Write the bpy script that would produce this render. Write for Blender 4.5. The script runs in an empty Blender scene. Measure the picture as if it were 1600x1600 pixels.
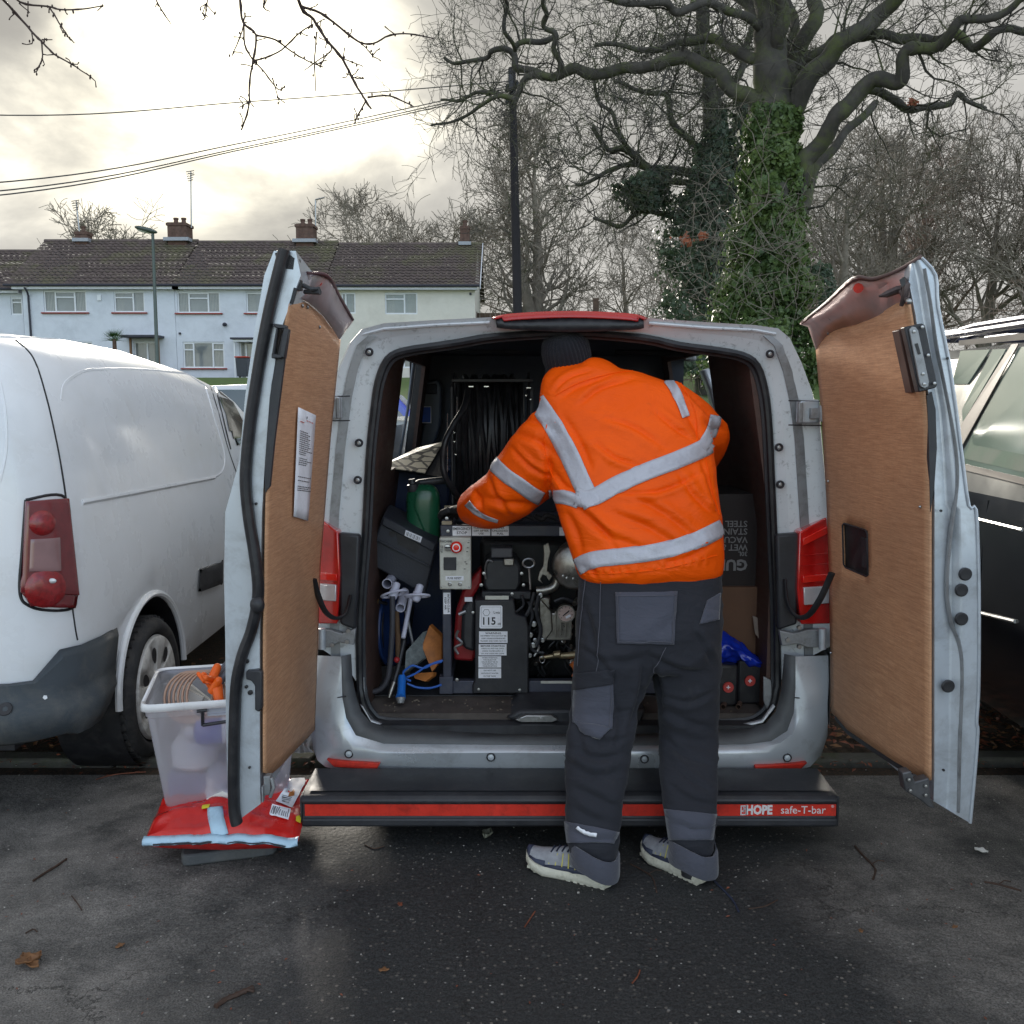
import bpy, bmesh, math, random
import numpy as np
from mathutils import Vector, Matrix, Quaternion, noise
from mathutils.bvhtree import BVHTree
V = Vector
random.seed(7)
S = bpy.context.scene
COL = S.collection
# ---------------------------------------------------------------- camera
FPX = 1500.0; PITCH = math.atan(180/1500); EYE = 1.63
cam_d = bpy.data.cameras.new("camera"); cam = bpy.data.objects.new("camera", cam_d); COL.objects.link(cam)
cam_d.sensor_width = 36; cam_d.lens = 36*FPX/1600; cam_d.clip_start = .05; cam_d.clip_end = 2000
cam.location = (0, 0, EYE); cam.rotation_euler = (math.pi/2-PITCH, 0, 0)
S.camera = cam
# ---------------------------------------------------------------- sky and sun
SUN_EL = math.radians(19); SUN_AZ = math.radians(-17)      # azimuth from +Y towards +X
sdir = V((math.sin(SUN_AZ)*math.cos(SUN_EL), math.cos(SUN_AZ)*math.cos(SUN_EL), math.sin(SUN_EL)))
world = bpy.data.worlds.new("World"); S.world = world; world.use_nodes = True
wn = world.node_tree; wn.nodes.clear()
def N(nt, t, **kw):
    n = nt.nodes.new(t)
    for k, v in kw.items():
        if k in n.inputs: n.inputs[k].default_value = v
        else: setattr(n, k, v)
    return n
def ramp(nt, fac, stops):
    r = nt.nodes.new('ShaderNodeValToRGB'); e = r.color_ramp.elements
    while len(e) < len(stops): e.new(.5)
    for i, (p, c) in enumerate(stops):
        e[i].position = p; e[i].color = (*c, 1) if len(c) == 3 else c
    nt.links.new(fac, r.inputs[0]); return r.outputs[0]
def mth(nt, op, a, b=None, c=None, clamp=False):
    n = nt.nodes.new('ShaderNodeMath'); n.operation = op; n.use_clamp = clamp
    for i, x in enumerate((a, b, c)):
        if x is None: continue
        if isinstance(x, (int, float)): n.inputs[i].default_value = x
        else: nt.links.new(x, n.inputs[i])
    return n.outputs[0]
def mixc(nt, fac, a, b, bt='MIX'):
    n = nt.nodes.new('ShaderNodeMix'); n.data_type = 'RGBA'; n.blend_type = bt
    for s, x in ((n.inputs[0], fac), (n.inputs[6], a), (n.inputs[7], b)):
        if isinstance(x, (int, float)): s.default_value = x
        elif isinstance(x, tuple): s.default_value = (*x, 1) if len(x) == 3 else x
        else: nt.links.new(x, s)
    return n.outputs[2]
sky = N(wn, 'ShaderNodeTexSky', sky_type='NISHITA', sun_disc=False, sun_elevation=SUN_EL, sun_rotation=SUN_AZ)
tc = N(wn, 'ShaderNodeTexCoord')
mp = N(wn, 'ShaderNodeMapping'); mp.inputs['Location'].default_value = (4, 8, 1); mp.inputs['Scale'].default_value = (1, 1, 1.8); wn.links.new(tc.outputs['Generated'], mp.inputs[0])
n1 = N(wn, 'ShaderNodeTexNoise', Scale=4.2, Detail=7, Roughness=.55, Distortion=.35); wn.links.new(mp.outputs[0], n1.inputs[0])
n2 = N(wn, 'ShaderNodeTexNoise', Scale=1.6, Detail=3, Roughness=.5, Distortion=.1); wn.links.new(mp.outputs[0], n2.inputs[0])
dt = N(wn, 'ShaderNodeVectorMath', operation='DOT_PRODUCT'); wn.links.new(tc.outputs['Generated'], dt.inputs[0]); dt.inputs[1].default_value = sdir
ang = mth(wn, 'ARCCOSINE', mth(wn, 'MINIMUM', dt.outputs['Value'], .99999))
cl = mth(wn, 'ADD', mth(wn, 'MULTIPLY', n1.outputs[0], .6), mth(wn, 'MULTIPLY', n2.outputs[0], .4))
ccol = ramp(wn, cl, [(.38, (.46, .452, .445)), (.45, (.57, .56, .54)), (.54, (.72, .705, .675)), (.62, (.92, .90, .86))])
# the cloud glows where the sun stands behind it, ragged by the cloud's thickness
ga = mth(wn, 'SUBTRACT', ang, mth(wn, 'MULTIPLY', mth(wn, 'SUBTRACT', cl, .5), 1.0))
glow = mth(wn, 'POWER', 2.718, mth(wn, 'MULTIPLY', mth(wn, 'POWER', mth(wn, 'MAXIMUM', mth(wn, 'DIVIDE', ga, .12), 0), 2.0), -1))
wide = mth(wn, 'POWER', 2.718, mth(wn, 'MULTIPLY', mth(wn, 'DIVIDE', ang, .30), -1))
c1 = mixc(wn, 1.0, ccol, mixc(wn, wide, (0, 0, 0), (.30, .27, .19)), 'ADD')
c2 = mixc(wn, 1.0, c1, mixc(wn, glow, (0, 0, 0), (2.3, 2.1, 1.55)), 'ADD')
bs = N(wn, 'ShaderNodeVectorMath', operation='SCALE'); wn.links.new(sky.outputs[0], bs.inputs[0]); bs.inputs['Scale'].default_value = .13
cs = N(wn, 'ShaderNodeVectorMath', operation='SCALE'); wn.links.new(c2, cs.inputs[0]); CLOUD = cs.inputs['Scale']; CLOUD.default_value = .30
# broken cover: thin places in the cloud let blue sky through, mostly away from the sun
gap = mth(wn, 'MULTIPLY', ramp(wn, n2.outputs[0], [(.34, (1, 1, 1)), (.50, (.25, .25, .25))]), mth(wn, 'MULTIPLY', mth(wn, 'SUBTRACT', ang, .95), .8, clamp=True), clamp=True)
# cloud opposite the low sun is front-lit, raised and blued to fill the shade
front = ramp(wn, mth(wn, 'DIVIDE', ang, 3.1416), [(.34, (1, 1, 1)), (.75, (3.8, 4.2, 4.8))])
cs2 = mixc(wn, 1.0, cs.outputs[0], front, 'MULTIPLY')
sk = mixc(wn, gap, cs2, bs.outputs[0])
bg = N(wn, 'ShaderNodeBackground', Strength=1.0); wn.links.new(sk, bg.inputs[0])
wo = N(wn, 'ShaderNodeOutputWorld'); wn.links.new(bg.outputs[0], wo.inputs[0])
sl = bpy.data.lights.new("sun", 'SUN'); sl.energy = 1.5; sl.angle = math.radians(10); sl.color = (1, .93, .82)
so = bpy.data.objects.new("sun", sl); COL.objects.link(so); so.rotation_euler = sdir.to_track_quat('Z', 'Y').to_euler()
S.view_settings.view_transform = 'Standard'; S.view_settings.look = 'None'; S.view_settings.gamma = 1
S.view_settings.exposure = 1.3
S.render.engine = 'CYCLES'
S.cycles.use_denoising = True; S.cycles.max_bounces = 8; S.cycles.transparent_max_bounces = 12
S.cycles.caustics_reflective = False; S.cycles.caustics_refractive = False; S.cycles.sample_clamp_indirect = 6
# ---------------------------------------------------------------- helpers
CP, SP = math.cos(PITCH), math.sin(PITCH)
def at(px, py, Y):
    """the point at distance Y in front of the photographer that the photograph shows at (px, py)"""
    b = (800-py)/FPX; t = Y/(CP+SP*b)
    return V(((px-800)/FPX*t, Y, EYE+t*(-SP+CP*b)))
def ray(px, py):
    p = at(px, py, 1) - V((0, 0, EYE)); return p.normalized()
def gnd(px, py, z=0.):
    d = ray(px, py); t = (z-EYE)/d.z; return V((0, 0, EYE)) + d*t
WO = {}
def link(o, parent=None):
    COL.objects.link(o)
    if parent: o.parent = parent
    return o
def tag(o, label=None, cat=None, group=None, kind=None):
    for k, v in (('label', label), ('category', cat), ('group', group), ('kind', kind)):
        if v: o[k] = v
    return o
def thing(name, loc, label, cat, group=None):
    o = bpy.data.objects.new(name, None); o.location = loc; o.empty_display_size = .1; link(o); WO[o] = V(loc)
    return tag(o, label, cat, group)
def frame_of(d):
    d = d.normalized(); a = V((0, 0, 1)) if abs(d.z) < .95 else V((1, 0, 0))
    x = d.cross(a).normalized(); return x, x.cross(d).normalized()
class MB:
    def __init__(s): s.v = []; s.f = []; s.m = []; s.cm = 0
    def pts(s, p): i = len(s.v); s.v += [tuple(q) for q in p]; return i
    def face(s, *idx): s.f.append(idx); s.m.append(s.cm)
    def mat(s, k): s.cm = k; return s
    def poly(s, P): i = s.pts(P); s.face(*range(i, i+len(P))); return s
    def box(s, c, d, R=None):
        c = V(c); i = len(s.v)
        for z in (-.5, .5):
            for x, y in ((-.5, -.5), (.5, -.5), (.5, .5), (-.5, .5)):
                q = V((x*d[0], y*d[1], z*d[2])); q = (R @ q) if R is not None else q; s.v.append(tuple(c+q))
        for f in ((3, 2, 1, 0), (4, 5, 6, 7), (0, 1, 5, 4), (1, 2, 6, 5), (2, 3, 7, 6), (3, 0, 4, 7)): s.face(*[i+k for k in f])
        return s
    def hexa(s, P):      # 8 corners: bottom 4, top 4 (any skew box)
        i = s.pts(P)
        for f in ((3, 2, 1, 0), (4, 5, 6, 7), (0, 1, 5, 4), (1, 2, 6, 5), (2, 3, 7, 6), (3, 0, 4, 7)): s.face(*[i+k for k in f])
        return s
    def tube(s, P, r, n=8, caps=True, closed=False, flat=1.):
        P = [V(p) for p in P]; m = len(P); R = r if isinstance(r, (list, tuple)) else [r]*m
        x = None; i0 = len(s.v)
        for k in range(m):
            a = P[(k-1) % m] if (k or closed) else P[0]; b = P[(k+1) % m] if (k < m-1 or closed) else P[-1]
            d = (b-a)
            if d.length < 1e-9: d = V((0, 0, 1))
            d.normalize()
            if x is None: x, _ = frame_of(d)
            else:
                x = x-d*x.dot(d)
                if x.length < 1e-6: x, _ = frame_of(d)
                x.normalize()
            y = d.cross(x)
            for j in range(n):
                t = 2*math.pi*j/n; s.v.append(tuple(P[k]+(x*math.cos(t)+y*math.sin(t)*flat)*R[k]))
        for k in range(m if closed else m-1):
            a = i0+k*n; b = i0+((k+1) % m)*n
            for j in range(n): s.face(a+j, a+(j+1) % n, b+(j+1) % n, b+j)
        if caps and not closed:
            s.face(*[i0+j for j in range(n)][::-1]); s.face(*[i0+(m-1)*n+j for j in range(n)])
        return s
    def loft(s, rings, caps=True, closed=True):
        n = len(rings[0]); i0 = len(s.v)
        for r in rings: s.pts(r)
        for k in range(len(rings)-1):
            a = i0+k*n; b = a+n
            for j in range(n if closed else n-1): s.face(a+j, a+(j+1) % n, b+(j+1) % n, b+j)
        if caps: s.face(*[i0+j for j in range(n)][::-1]); s.face(*[i0+(len(rings)-1)*n+j for j in range(n)])
        return s
    def lathe(s, prof, c, ax=(0, 0, 1), n=24, caps=True):    # prof: (radius, height)
        c = V(c); ax = V(ax).normalized(); x, y = frame_of(ax)
        s.loft([[c+ax*h+(x*math.cos(2*math.pi*j/n)+y*math.sin(2*math.pi*j/n))*r for j in range(n)] for r, h in prof], caps)
        return s
    def prism(s, P, e):
        P = [V(p) for p in P]; e = V(e); n = len(P); i = s.pts(P); s.pts([p+e for p in P])
        s.face(*range(i, i+n)); s.face(*[i+n+k for k in range(n)][::-1])
        for k in range(n): s.face(i+(k+1) % n, i+k, i+n+k, i+n+(k+1) % n)
        return s
    def grid(s, G):
        h = len(G); w = len(G[0]); i = len(s.v)
        for r in G: s.pts(r)
        for a in range(h-1):
            for b in range(w-1): s.face(i+a*w+b, i+a*w+b+1, i+(a+1)*w+b+1, i+(a+1)*w+b)
        return s
    def ell(s, c, r, n=12, m=8, R=None):
        c = V(c); rings = []
        for a in range(m+1):
            t = math.pi*(a/m)*.998+.003; rr = []
            for b in range(n):
                u = 2*math.pi*b/n; q = V((r[0]*math.sin(t)*math.cos(u), r[1]*math.sin(t)*math.sin(u), r[2]*math.cos(t)))
                rr.append(c+((R @ q) if R is not None else q))
            rings.append(rr)
        return s.loft(rings)
    def build(s, name, mats, parent=None, smooth=40, weld=0, bevel=0, seg=2, sub=0, label=None, solid=0, mesh=None):
        me = bpy.data.meshes.new(name); A = np.array(s.v, dtype=float)
        c = (A.min(0)+A.max(0))/2
        if not parent: c[2] = A[:, 2].min()
        me.from_pydata((A-c).tolist(), [], s.f)
        mats = mats if isinstance(mats, (list, tuple)) else [mats]
        for m in mats: me.materials.append(m)
        if len(mats) > 1: me.polygons.foreach_set('material_index', s.m)
        if bevel or sub or smooth:
            bm = bmesh.new(); bm.from_mesh(me); bmesh.ops.remove_doubles(bm, verts=bm.verts, dist=weld) if weld else None; bmesh.ops.recalc_face_normals(bm, faces=bm.faces) if len(bm.faces) < 60000 else None
            bm.to_mesh(me); bm.free()
        if smooth:
            me.polygons.foreach_set('use_smooth', [True]*len(me.polygons)); me.set_sharp_from_angle(angle=math.radians(smooth))
        me.update()
        o = bpy.data.objects.new(name, me); link(o, parent)
        o.location = V(c)-(WO[parent] if parent else V((0, 0, 0))); WO[o] = V(c)
        if solid: md = o.modifiers.new('solid', 'SOLIDIFY'); md.thickness = solid; md.offset = 0
        if bevel: md = o.modifiers.new('bevel', 'BEVEL'); md.width = bevel; md.segments = seg; md.limit_method = 'ANGLE'; md.angle_limit = math.radians(35); md.harden_normals = False
        if sub: md = o.modifiers.new('sub', 'SUBSURF'); md.levels = md.render_levels = sub
        if label: o['label'] = label
        return o
def bvh_of(o):
    dg = bpy.context.evaluated_depsgraph_get(); dg.update(); e = o.evaluated_get(dg); me = e.to_mesh()
    M = Matrix.Translation(WO[o]) if o in WO else o.matrix_world
    vs = [M @ v.co for v in me.vertices]; fs = [tuple(p.vertices) for p in me.polygons]; e.to_mesh_clear()
    return BVHTree.FromPolygons(vs, fs)
def bake(o):         # apply the modifiers
    dg = bpy.context.evaluated_depsgraph_get(); dg.update(); me = bpy.data.meshes.new_from_object(o.evaluated_get(dg))
    o.modifiers.clear(); o.data = me; return o
def hit(b, px, py, off=0.):
    loc, nor, i, d = b.ray_cast(V((0, 0, EYE)), ray(px, py))
    if loc is None: return None, None
    if nor.dot(ray(px, py)) > 0: nor = -nor
    return loc+nor*off, nor
def dens(P, k):      # densify / smooth polyline (Catmull-Rom)
    out = []; n = len(P)
    for i in range(n-1):
        a = P[max(i-1, 0)]; b = P[i]; c = P[i+1]; d = P[min(i+2, n-1)]
        for j in range(k):
            t = j/k; out.append(tuple(.5*((2*b[q])+(-a[q]+c[q])*t+(2*a[q]-5*b[q]+4*c[q]-d[q])*t*t+(-a[q]+3*b[q]-3*c[q]+d[q])*t**3) for q in range(len(b))))
    out.append(tuple(P[-1])); return out
def band(mb, b, path, w, off=.003, k=6, nu=4, thick=.004):
    """a strip of tape laid on the surface b along a path seen at these pixels, w pixels wide"""
    P = dens(path, k); top = []; 
    for i, p in enumerate(P):
        a = P[max(i-1, 0)]; c = P[min(i+1, len(P)-1)]; dx, dy = c[0]-a[0], c[1]-a[1]; L = math.hypot(dx, dy) or 1
        ww = w if isinstance(w, (int, float)) else w[0]+(w[1]-w[0])*i/(len(P)-1)
        r = []; last = None
        for j in range(nu+1):
            u = (j/nu-.5)*ww; h, n_ = hit(b, p[0]-dy/L*u, p[1]+dx/L*u, off)
            r.append((h, n_))
        top.append(r)
    rows = []
    for r in top:
        hs = [x[0] for x in r]
        if sum(h is not None for h in hs) < 2: continue
        m_ = hs[nu//2] or next(h for h in hs if h is not None)
        hs = [h if (h is not None and (h-m_).length < .12) else None for h in hs]
        for j in range(1, nu+1):
            if hs[j] is None: hs[j] = hs[j-1]
        for j in range(nu-1, -1, -1):
            if hs[j] is None: hs[j] = hs[j+1]
        if rows and (hs[nu//2]-rows[-1][nu//2]).length > .12: _emit(mb, rows, thick); rows = []
        rows.append(hs)
    _emit(mb, rows, thick)
    return mb
def _emit(mb, rows, thick):
    if len(rows) < 2: return
    mb.grid(rows)
def patch(mb, b, q, nu=8, nv=8, off=.004, bow=0., lim=.25):
    """a plate or pocket laid on surface b between four pixel corners"""
    G = []; miss = 0; cx, cy = sum(p[0] for p in q)/4, sum(p[1] for p in q)/4; ref, _ = hit(b, cx, cy)
    for j in range(nv+1):
        v = j/nv; r = []
        for i in range(nu+1):
            u = i/nu
            x = (q[0][0]*(1-u)+q[1][0]*u)*(1-v)+(q[3][0]*(1-u)+q[2][0]*u)*v
            y = (q[0][1]*(1-u)+q[1][1]*u)*(1-v)+(q[3][1]*(1-u)+q[2][1]*u)*v
            h, n_ = hit(b, x, y, off)
            if h is not None and ref is not None and (h-ref).length > lim: h = None
            if h is not None and ref is None: ref = h
            if h is None: h = r[-1] if r else (G[-1][i] if G else None); miss += 1
            r.append(h if h is not None else (ref if ref is not None else at(x, y, 3.4)))
        G.append(r)
    mb.grid(G); return mb
def text(name, body, size, loc, xd, yd, m, parent=None, ext=.0006, bold=0., align='CENTER', sx=1.):
    """lettering: flat mesh letters; xd = reading direction, yd = up direction"""
    cu = bpy.data.curves.new(name, 'FONT'); cu.body = body; cu.size = size; cu.extrude = ext; cu.offset = bold
    cu.align_x = align; cu.align_y = 'CENTER'; cu.resolution_u = 2
    t = bpy.data.objects.new('tmp', cu); COL.objects.link(t)
    dg = bpy.context.evaluated_depsgraph_get(); dg.update(); me = bpy.data.meshes.new_from_object(t.evaluated_get(dg))
    bpy.data.objects.remove(t); bpy.data.curves.remove(cu)
    xd = V(xd).normalized(); yd = V(yd).normalized(); zd = xd.cross(yd)
    M = Matrix((xd*sx, yd, zd)).transposed().to_4x4(); me.transform(M); me.materials.clear(); me.materials.append(m); me.name = name
    o = bpy.data.objects.new(name, me); link(o, parent); o.location = V(loc)-(WO[parent] if parent else V((0, 0, 0))); WO[o] = V(loc)
    return o
def join_text(objs, name):     # several lines of print become one printed piece
    o0 = objs[0]; bm = bmesh.new()
    for o in objs:
        me = o.data.copy(); me.transform(Matrix.Translation(WO[o]-WO[o0])); bm.from_mesh(me); bpy.data.meshes.remove(me)
    bm.to_mesh(o0.data); bm.free(); o0.name = name
    for o in objs[1:]: bpy.data.objects.remove(o)
    return o0
# ---------------------------------------------------------------- materials
MATS = {}
def newmat(name):
    m = bpy.data.materials.new(name); m.use_nodes = True; nt = m.node_tree; nt.nodes.clear()
    b = nt.nodes.new('ShaderNodeBsdfPrincipled'); o = nt.nodes.new('ShaderNodeOutputMaterial'); nt.links.new(b.outputs[0], o.inputs[0])
    MATS[name] = m; return m, nt, b
def mat(name, col, rough=.6, metal=0., var=.12, scale=8., bump=.0, bscale=60., dirt=None, damt=.3, dscale=5., coat=0., trans=0., alpha=1., spec=.5, emit=None, stretch=None, sheen=0., space='Object', rvar=.1, ior=1.45, sss=0., dlo=.48):
    m, nt, b = newmat(name)
    tcn = N(nt, 'ShaderNodeTexCoord'); geo = tcn.outputs['Object']
    if space == 'World':
        g = N(nt, 'ShaderNodeNewGeometry'); geo = g.outputs['Position']
    if stretch:
        mpn = N(nt, 'ShaderNodeMapping'); mpn.inputs['Scale'].default_value = stretch; nt.links.new(geo, mpn.inputs[0]); vec = mpn.outputs[0]
    else: vec = geo
    nz = N(nt, 'ShaderNodeTexNoise', Scale=scale, Detail=6, Roughness=.6); nt.links.new(vec, nz.inputs[0])
    lo = tuple(max(0, c*(1-var)) for c in col); hi = tuple(min(1, c*(1+var)) for c in col)
    c = ramp(nt, nz.outputs[0], [(.3, lo), (.7, hi)])
    if dirt:
        dz = N(nt, 'ShaderNodeTexNoise', Scale=dscale, Detail=9, Roughness=.72, Distortion=.4); nt.links.new(geo, dz.inputs[0])
        f = ramp(nt, dz.outputs[0], [(dlo, (0, 0, 0)), (dlo+.22, (damt,)*3)])
        c = mixc(nt, f, c, tuple(dirt))
    nt.links.new(c, b.inputs['Base Color'])
    nt.links.new(ramp(nt, nz.outputs[0], [(.3, (max(0, rough-rvar),)*3), (.7, (min(1, rough+rvar),)*3)]), b.inputs['Roughness'])
    b.inputs['Metallic'].default_value = metal; b.inputs['Coat Weight'].default_value = coat; b.inputs['Coat Roughness'].default_value = .12
    b.inputs['Transmission Weight'].default_value = trans; b.inputs['Alpha'].default_value = alpha; b.inputs['Specular IOR Level'].default_value = spec
    b.inputs['Sheen Weight'].default_value = sheen; b.inputs['IOR'].default_value = ior
    if sss: b.inputs['Subsurface Weight'].default_value = sss; b.inputs['Subsurface Radius'].default_value = (.05, .05, .05)
    if bump:
        bz = N(nt, 'ShaderNodeTexNoise', Scale=bscale, Detail=6, Roughness=.6); nt.links.new(vec, bz.inputs[0])
        bp = N(nt, 'ShaderNodeBump', Strength=min(1, bump), Distance=.004 if bump <= 1 else .004*bump); nt.links.new(bz.outputs[0], bp.inputs['Height']); nt.links.new(bp.outputs[0], b.inputs['Normal'])
    if emit: b.inputs['Emission Color'].default_value = (*emit[:3], 1); b.inputs['Emission Strength'].default_value = emit[3]
    return m
silver = mat('silver_paint', (.55, .585, .625), .34, .4, .05, 3, dirt=(.16, .145, .13), damt=.4, dscale=9, coat=.35, dlo=.52)
silver_clean = mat('silver_door_edge', (.55, .595, .645), .38, .4, .05, 3, dirt=(.16, .15, .14), damt=.4, dscale=9, coat=.25)
frame_paint = mat('grimy_frame_paint', (.62, .64, .66), .45, .2, .08, 4, dirt=(.05, .045, .04), damt=.9, dscale=38, coat=.1, dlo=.56)
step_plastic = mat('bumper_step_grey', (.10, .105, .11), .5, 0, .2, 6, bump=.3, bscale=200, dirt=(.2, .19, .17), damt=.2)
rubber = mat('black_rubber', (.018, .018, .021), .42, 0, .3, 10, dirt=(.08, .075, .07), damt=.3, dscale=20)
blackp = mat('black_plastic', (.028, .029, .034), .45, 0, .25, 10, bump=.2, bscale=300, dirt=(.09, .085, .08), damt=.25, dscale=12)
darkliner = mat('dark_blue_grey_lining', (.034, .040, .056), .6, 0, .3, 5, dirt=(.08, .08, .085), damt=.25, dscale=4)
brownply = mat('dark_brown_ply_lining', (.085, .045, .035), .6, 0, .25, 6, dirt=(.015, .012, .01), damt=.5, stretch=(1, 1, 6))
floorp = mat('muddy_load_floor', (.075, .062, .055), .75, 0, .4, 9, bump=.6, bscale=60, dirt=(.14, .12, .10), damt=.5, dscale=7)
steel = mat('bare_steel', (.42, .42, .42), .35, .9, .15, 12, dirt=(.12, .10, .08), damt=.5, dscale=25)
galv = mat('grey_painted_bracket', (.30, .31, .32), .5, .4, .1, 10, dirt=(.08, .07, .06), damt=.6, dscale=14)
red_lip = mat('burgundy_underside_primer', (.21, .075, .065), .45, .1, .35, 7, dirt=(.25, .2, .19), damt=.5, dscale=8)
tapered = mat('red_reflective_tape', (.62, .035, .02), .4, 0, .12, 9, dirt=(.18, .02, .015), damt=.6, dscale=16)
# plywood with fine horizontal grain, blotches and scratches
def plywood():
    m, nt, b = newmat('plywood'); tcn = N(nt, 'ShaderNodeTexCoord'); g = tcn.outputs['Object']
    def mapn(sc):
        q = N(nt, 'ShaderNodeMapping'); q.inputs['Scale'].default_value = sc; nt.links.new(g, q.inputs[0]); return q.outputs[0]
    a = N(nt, 'ShaderNodeTexNoise', Scale=9, Detail=8, Roughness=.75, Distortion=.2); nt.links.new(mapn((1, 1.2, 28)), a.inputs[0])
    f = N(nt, 'ShaderNodeTexNoise', Scale=60, Detail=4, Roughness=.7); nt.links.new(mapn((1, 1, 9)), f.inputs[0])
    big = N(nt, 'ShaderNodeTexNoise', Scale=2.2, Detail=5, Roughness=.6); nt.links.new(g, big.inputs[0])
    vert = N(nt, 'ShaderNodeTexNoise', Scale=30, Detail=4, Roughness=.7); nt.links.new(mapn((6, 6, .25)), vert.inputs[0])
    c = ramp(nt, a.outputs[0], [(.3, (.36, .17, .09)), (.5, (.55, .295, .16)), (.7, (.70, .41, .245))])
    c = mixc(nt, mth(nt, 'MULTIPLY', ramp(nt, f.outputs[0], [(.5, (0, 0, 0)), (.75, (1, 1, 1))]), .45), c, (.16, .085, .05))
    c = mixc(nt, mth(nt, 'MULTIPLY', ramp(nt, vert.outputs[0], [(.55, (0, 0, 0)), (.8, (1, 1, 1))]), .35), c, (.20, .11, .065))
    c = mixc(nt, ramp(nt, big.outputs[0], [(.40, (0, 0, 0)), (.8, (.4,)*3)]), c, (.22, .13, .085))
    nt.links.new(c, b.inputs['Base Color']); b.inputs['Roughness'].default_value = .55; b.inputs['Specular IOR Level'].default_value = .35
    bp = N(nt, 'ShaderNodeBump', Strength=.15, Distance=.001); nt.links.new(f.outputs[0], bp.inputs['Height']); nt.links.new(bp.outputs[0], b.inputs['Normal'])
    return m
ply = plywood()
glass = mat('window_glass', (.55, .60, .58), .04, 0, .02, 3, trans=0, alpha=.45, spec=.8, rvar=.01)
carglass = mat('tinted_car_glass', (.03, .045, .04), .05, 0, .1, 3, spec=.9, coat=1, rvar=.02)
clearglass = mat('clear_side_window', (.8, .85, .85), .05, 0, .02, 3, alpha=.12, spec=.6, rvar=.01)
redlens = mat('red_lamp_lens', (.55, .012, .01), .15, 0, .25, 12, coat=1, spec=.7)
brightred = mat('bright_red_lens', (.8, .02, .012), .2, 0, .1, 12, coat=1)
whitelens = mat('clear_lamp_lens', (.62, .62, .64), .2, .2, .1, 20, coat=1)
paper = mat('white_label_paper', (.86, .87, .92), .6, 0, .05, 8, dirt=(.45, .44, .45), damt=.3, dscale=30)
ink = mat('black_ink', (.02, .02, .025), .6, 0, .1)
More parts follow.
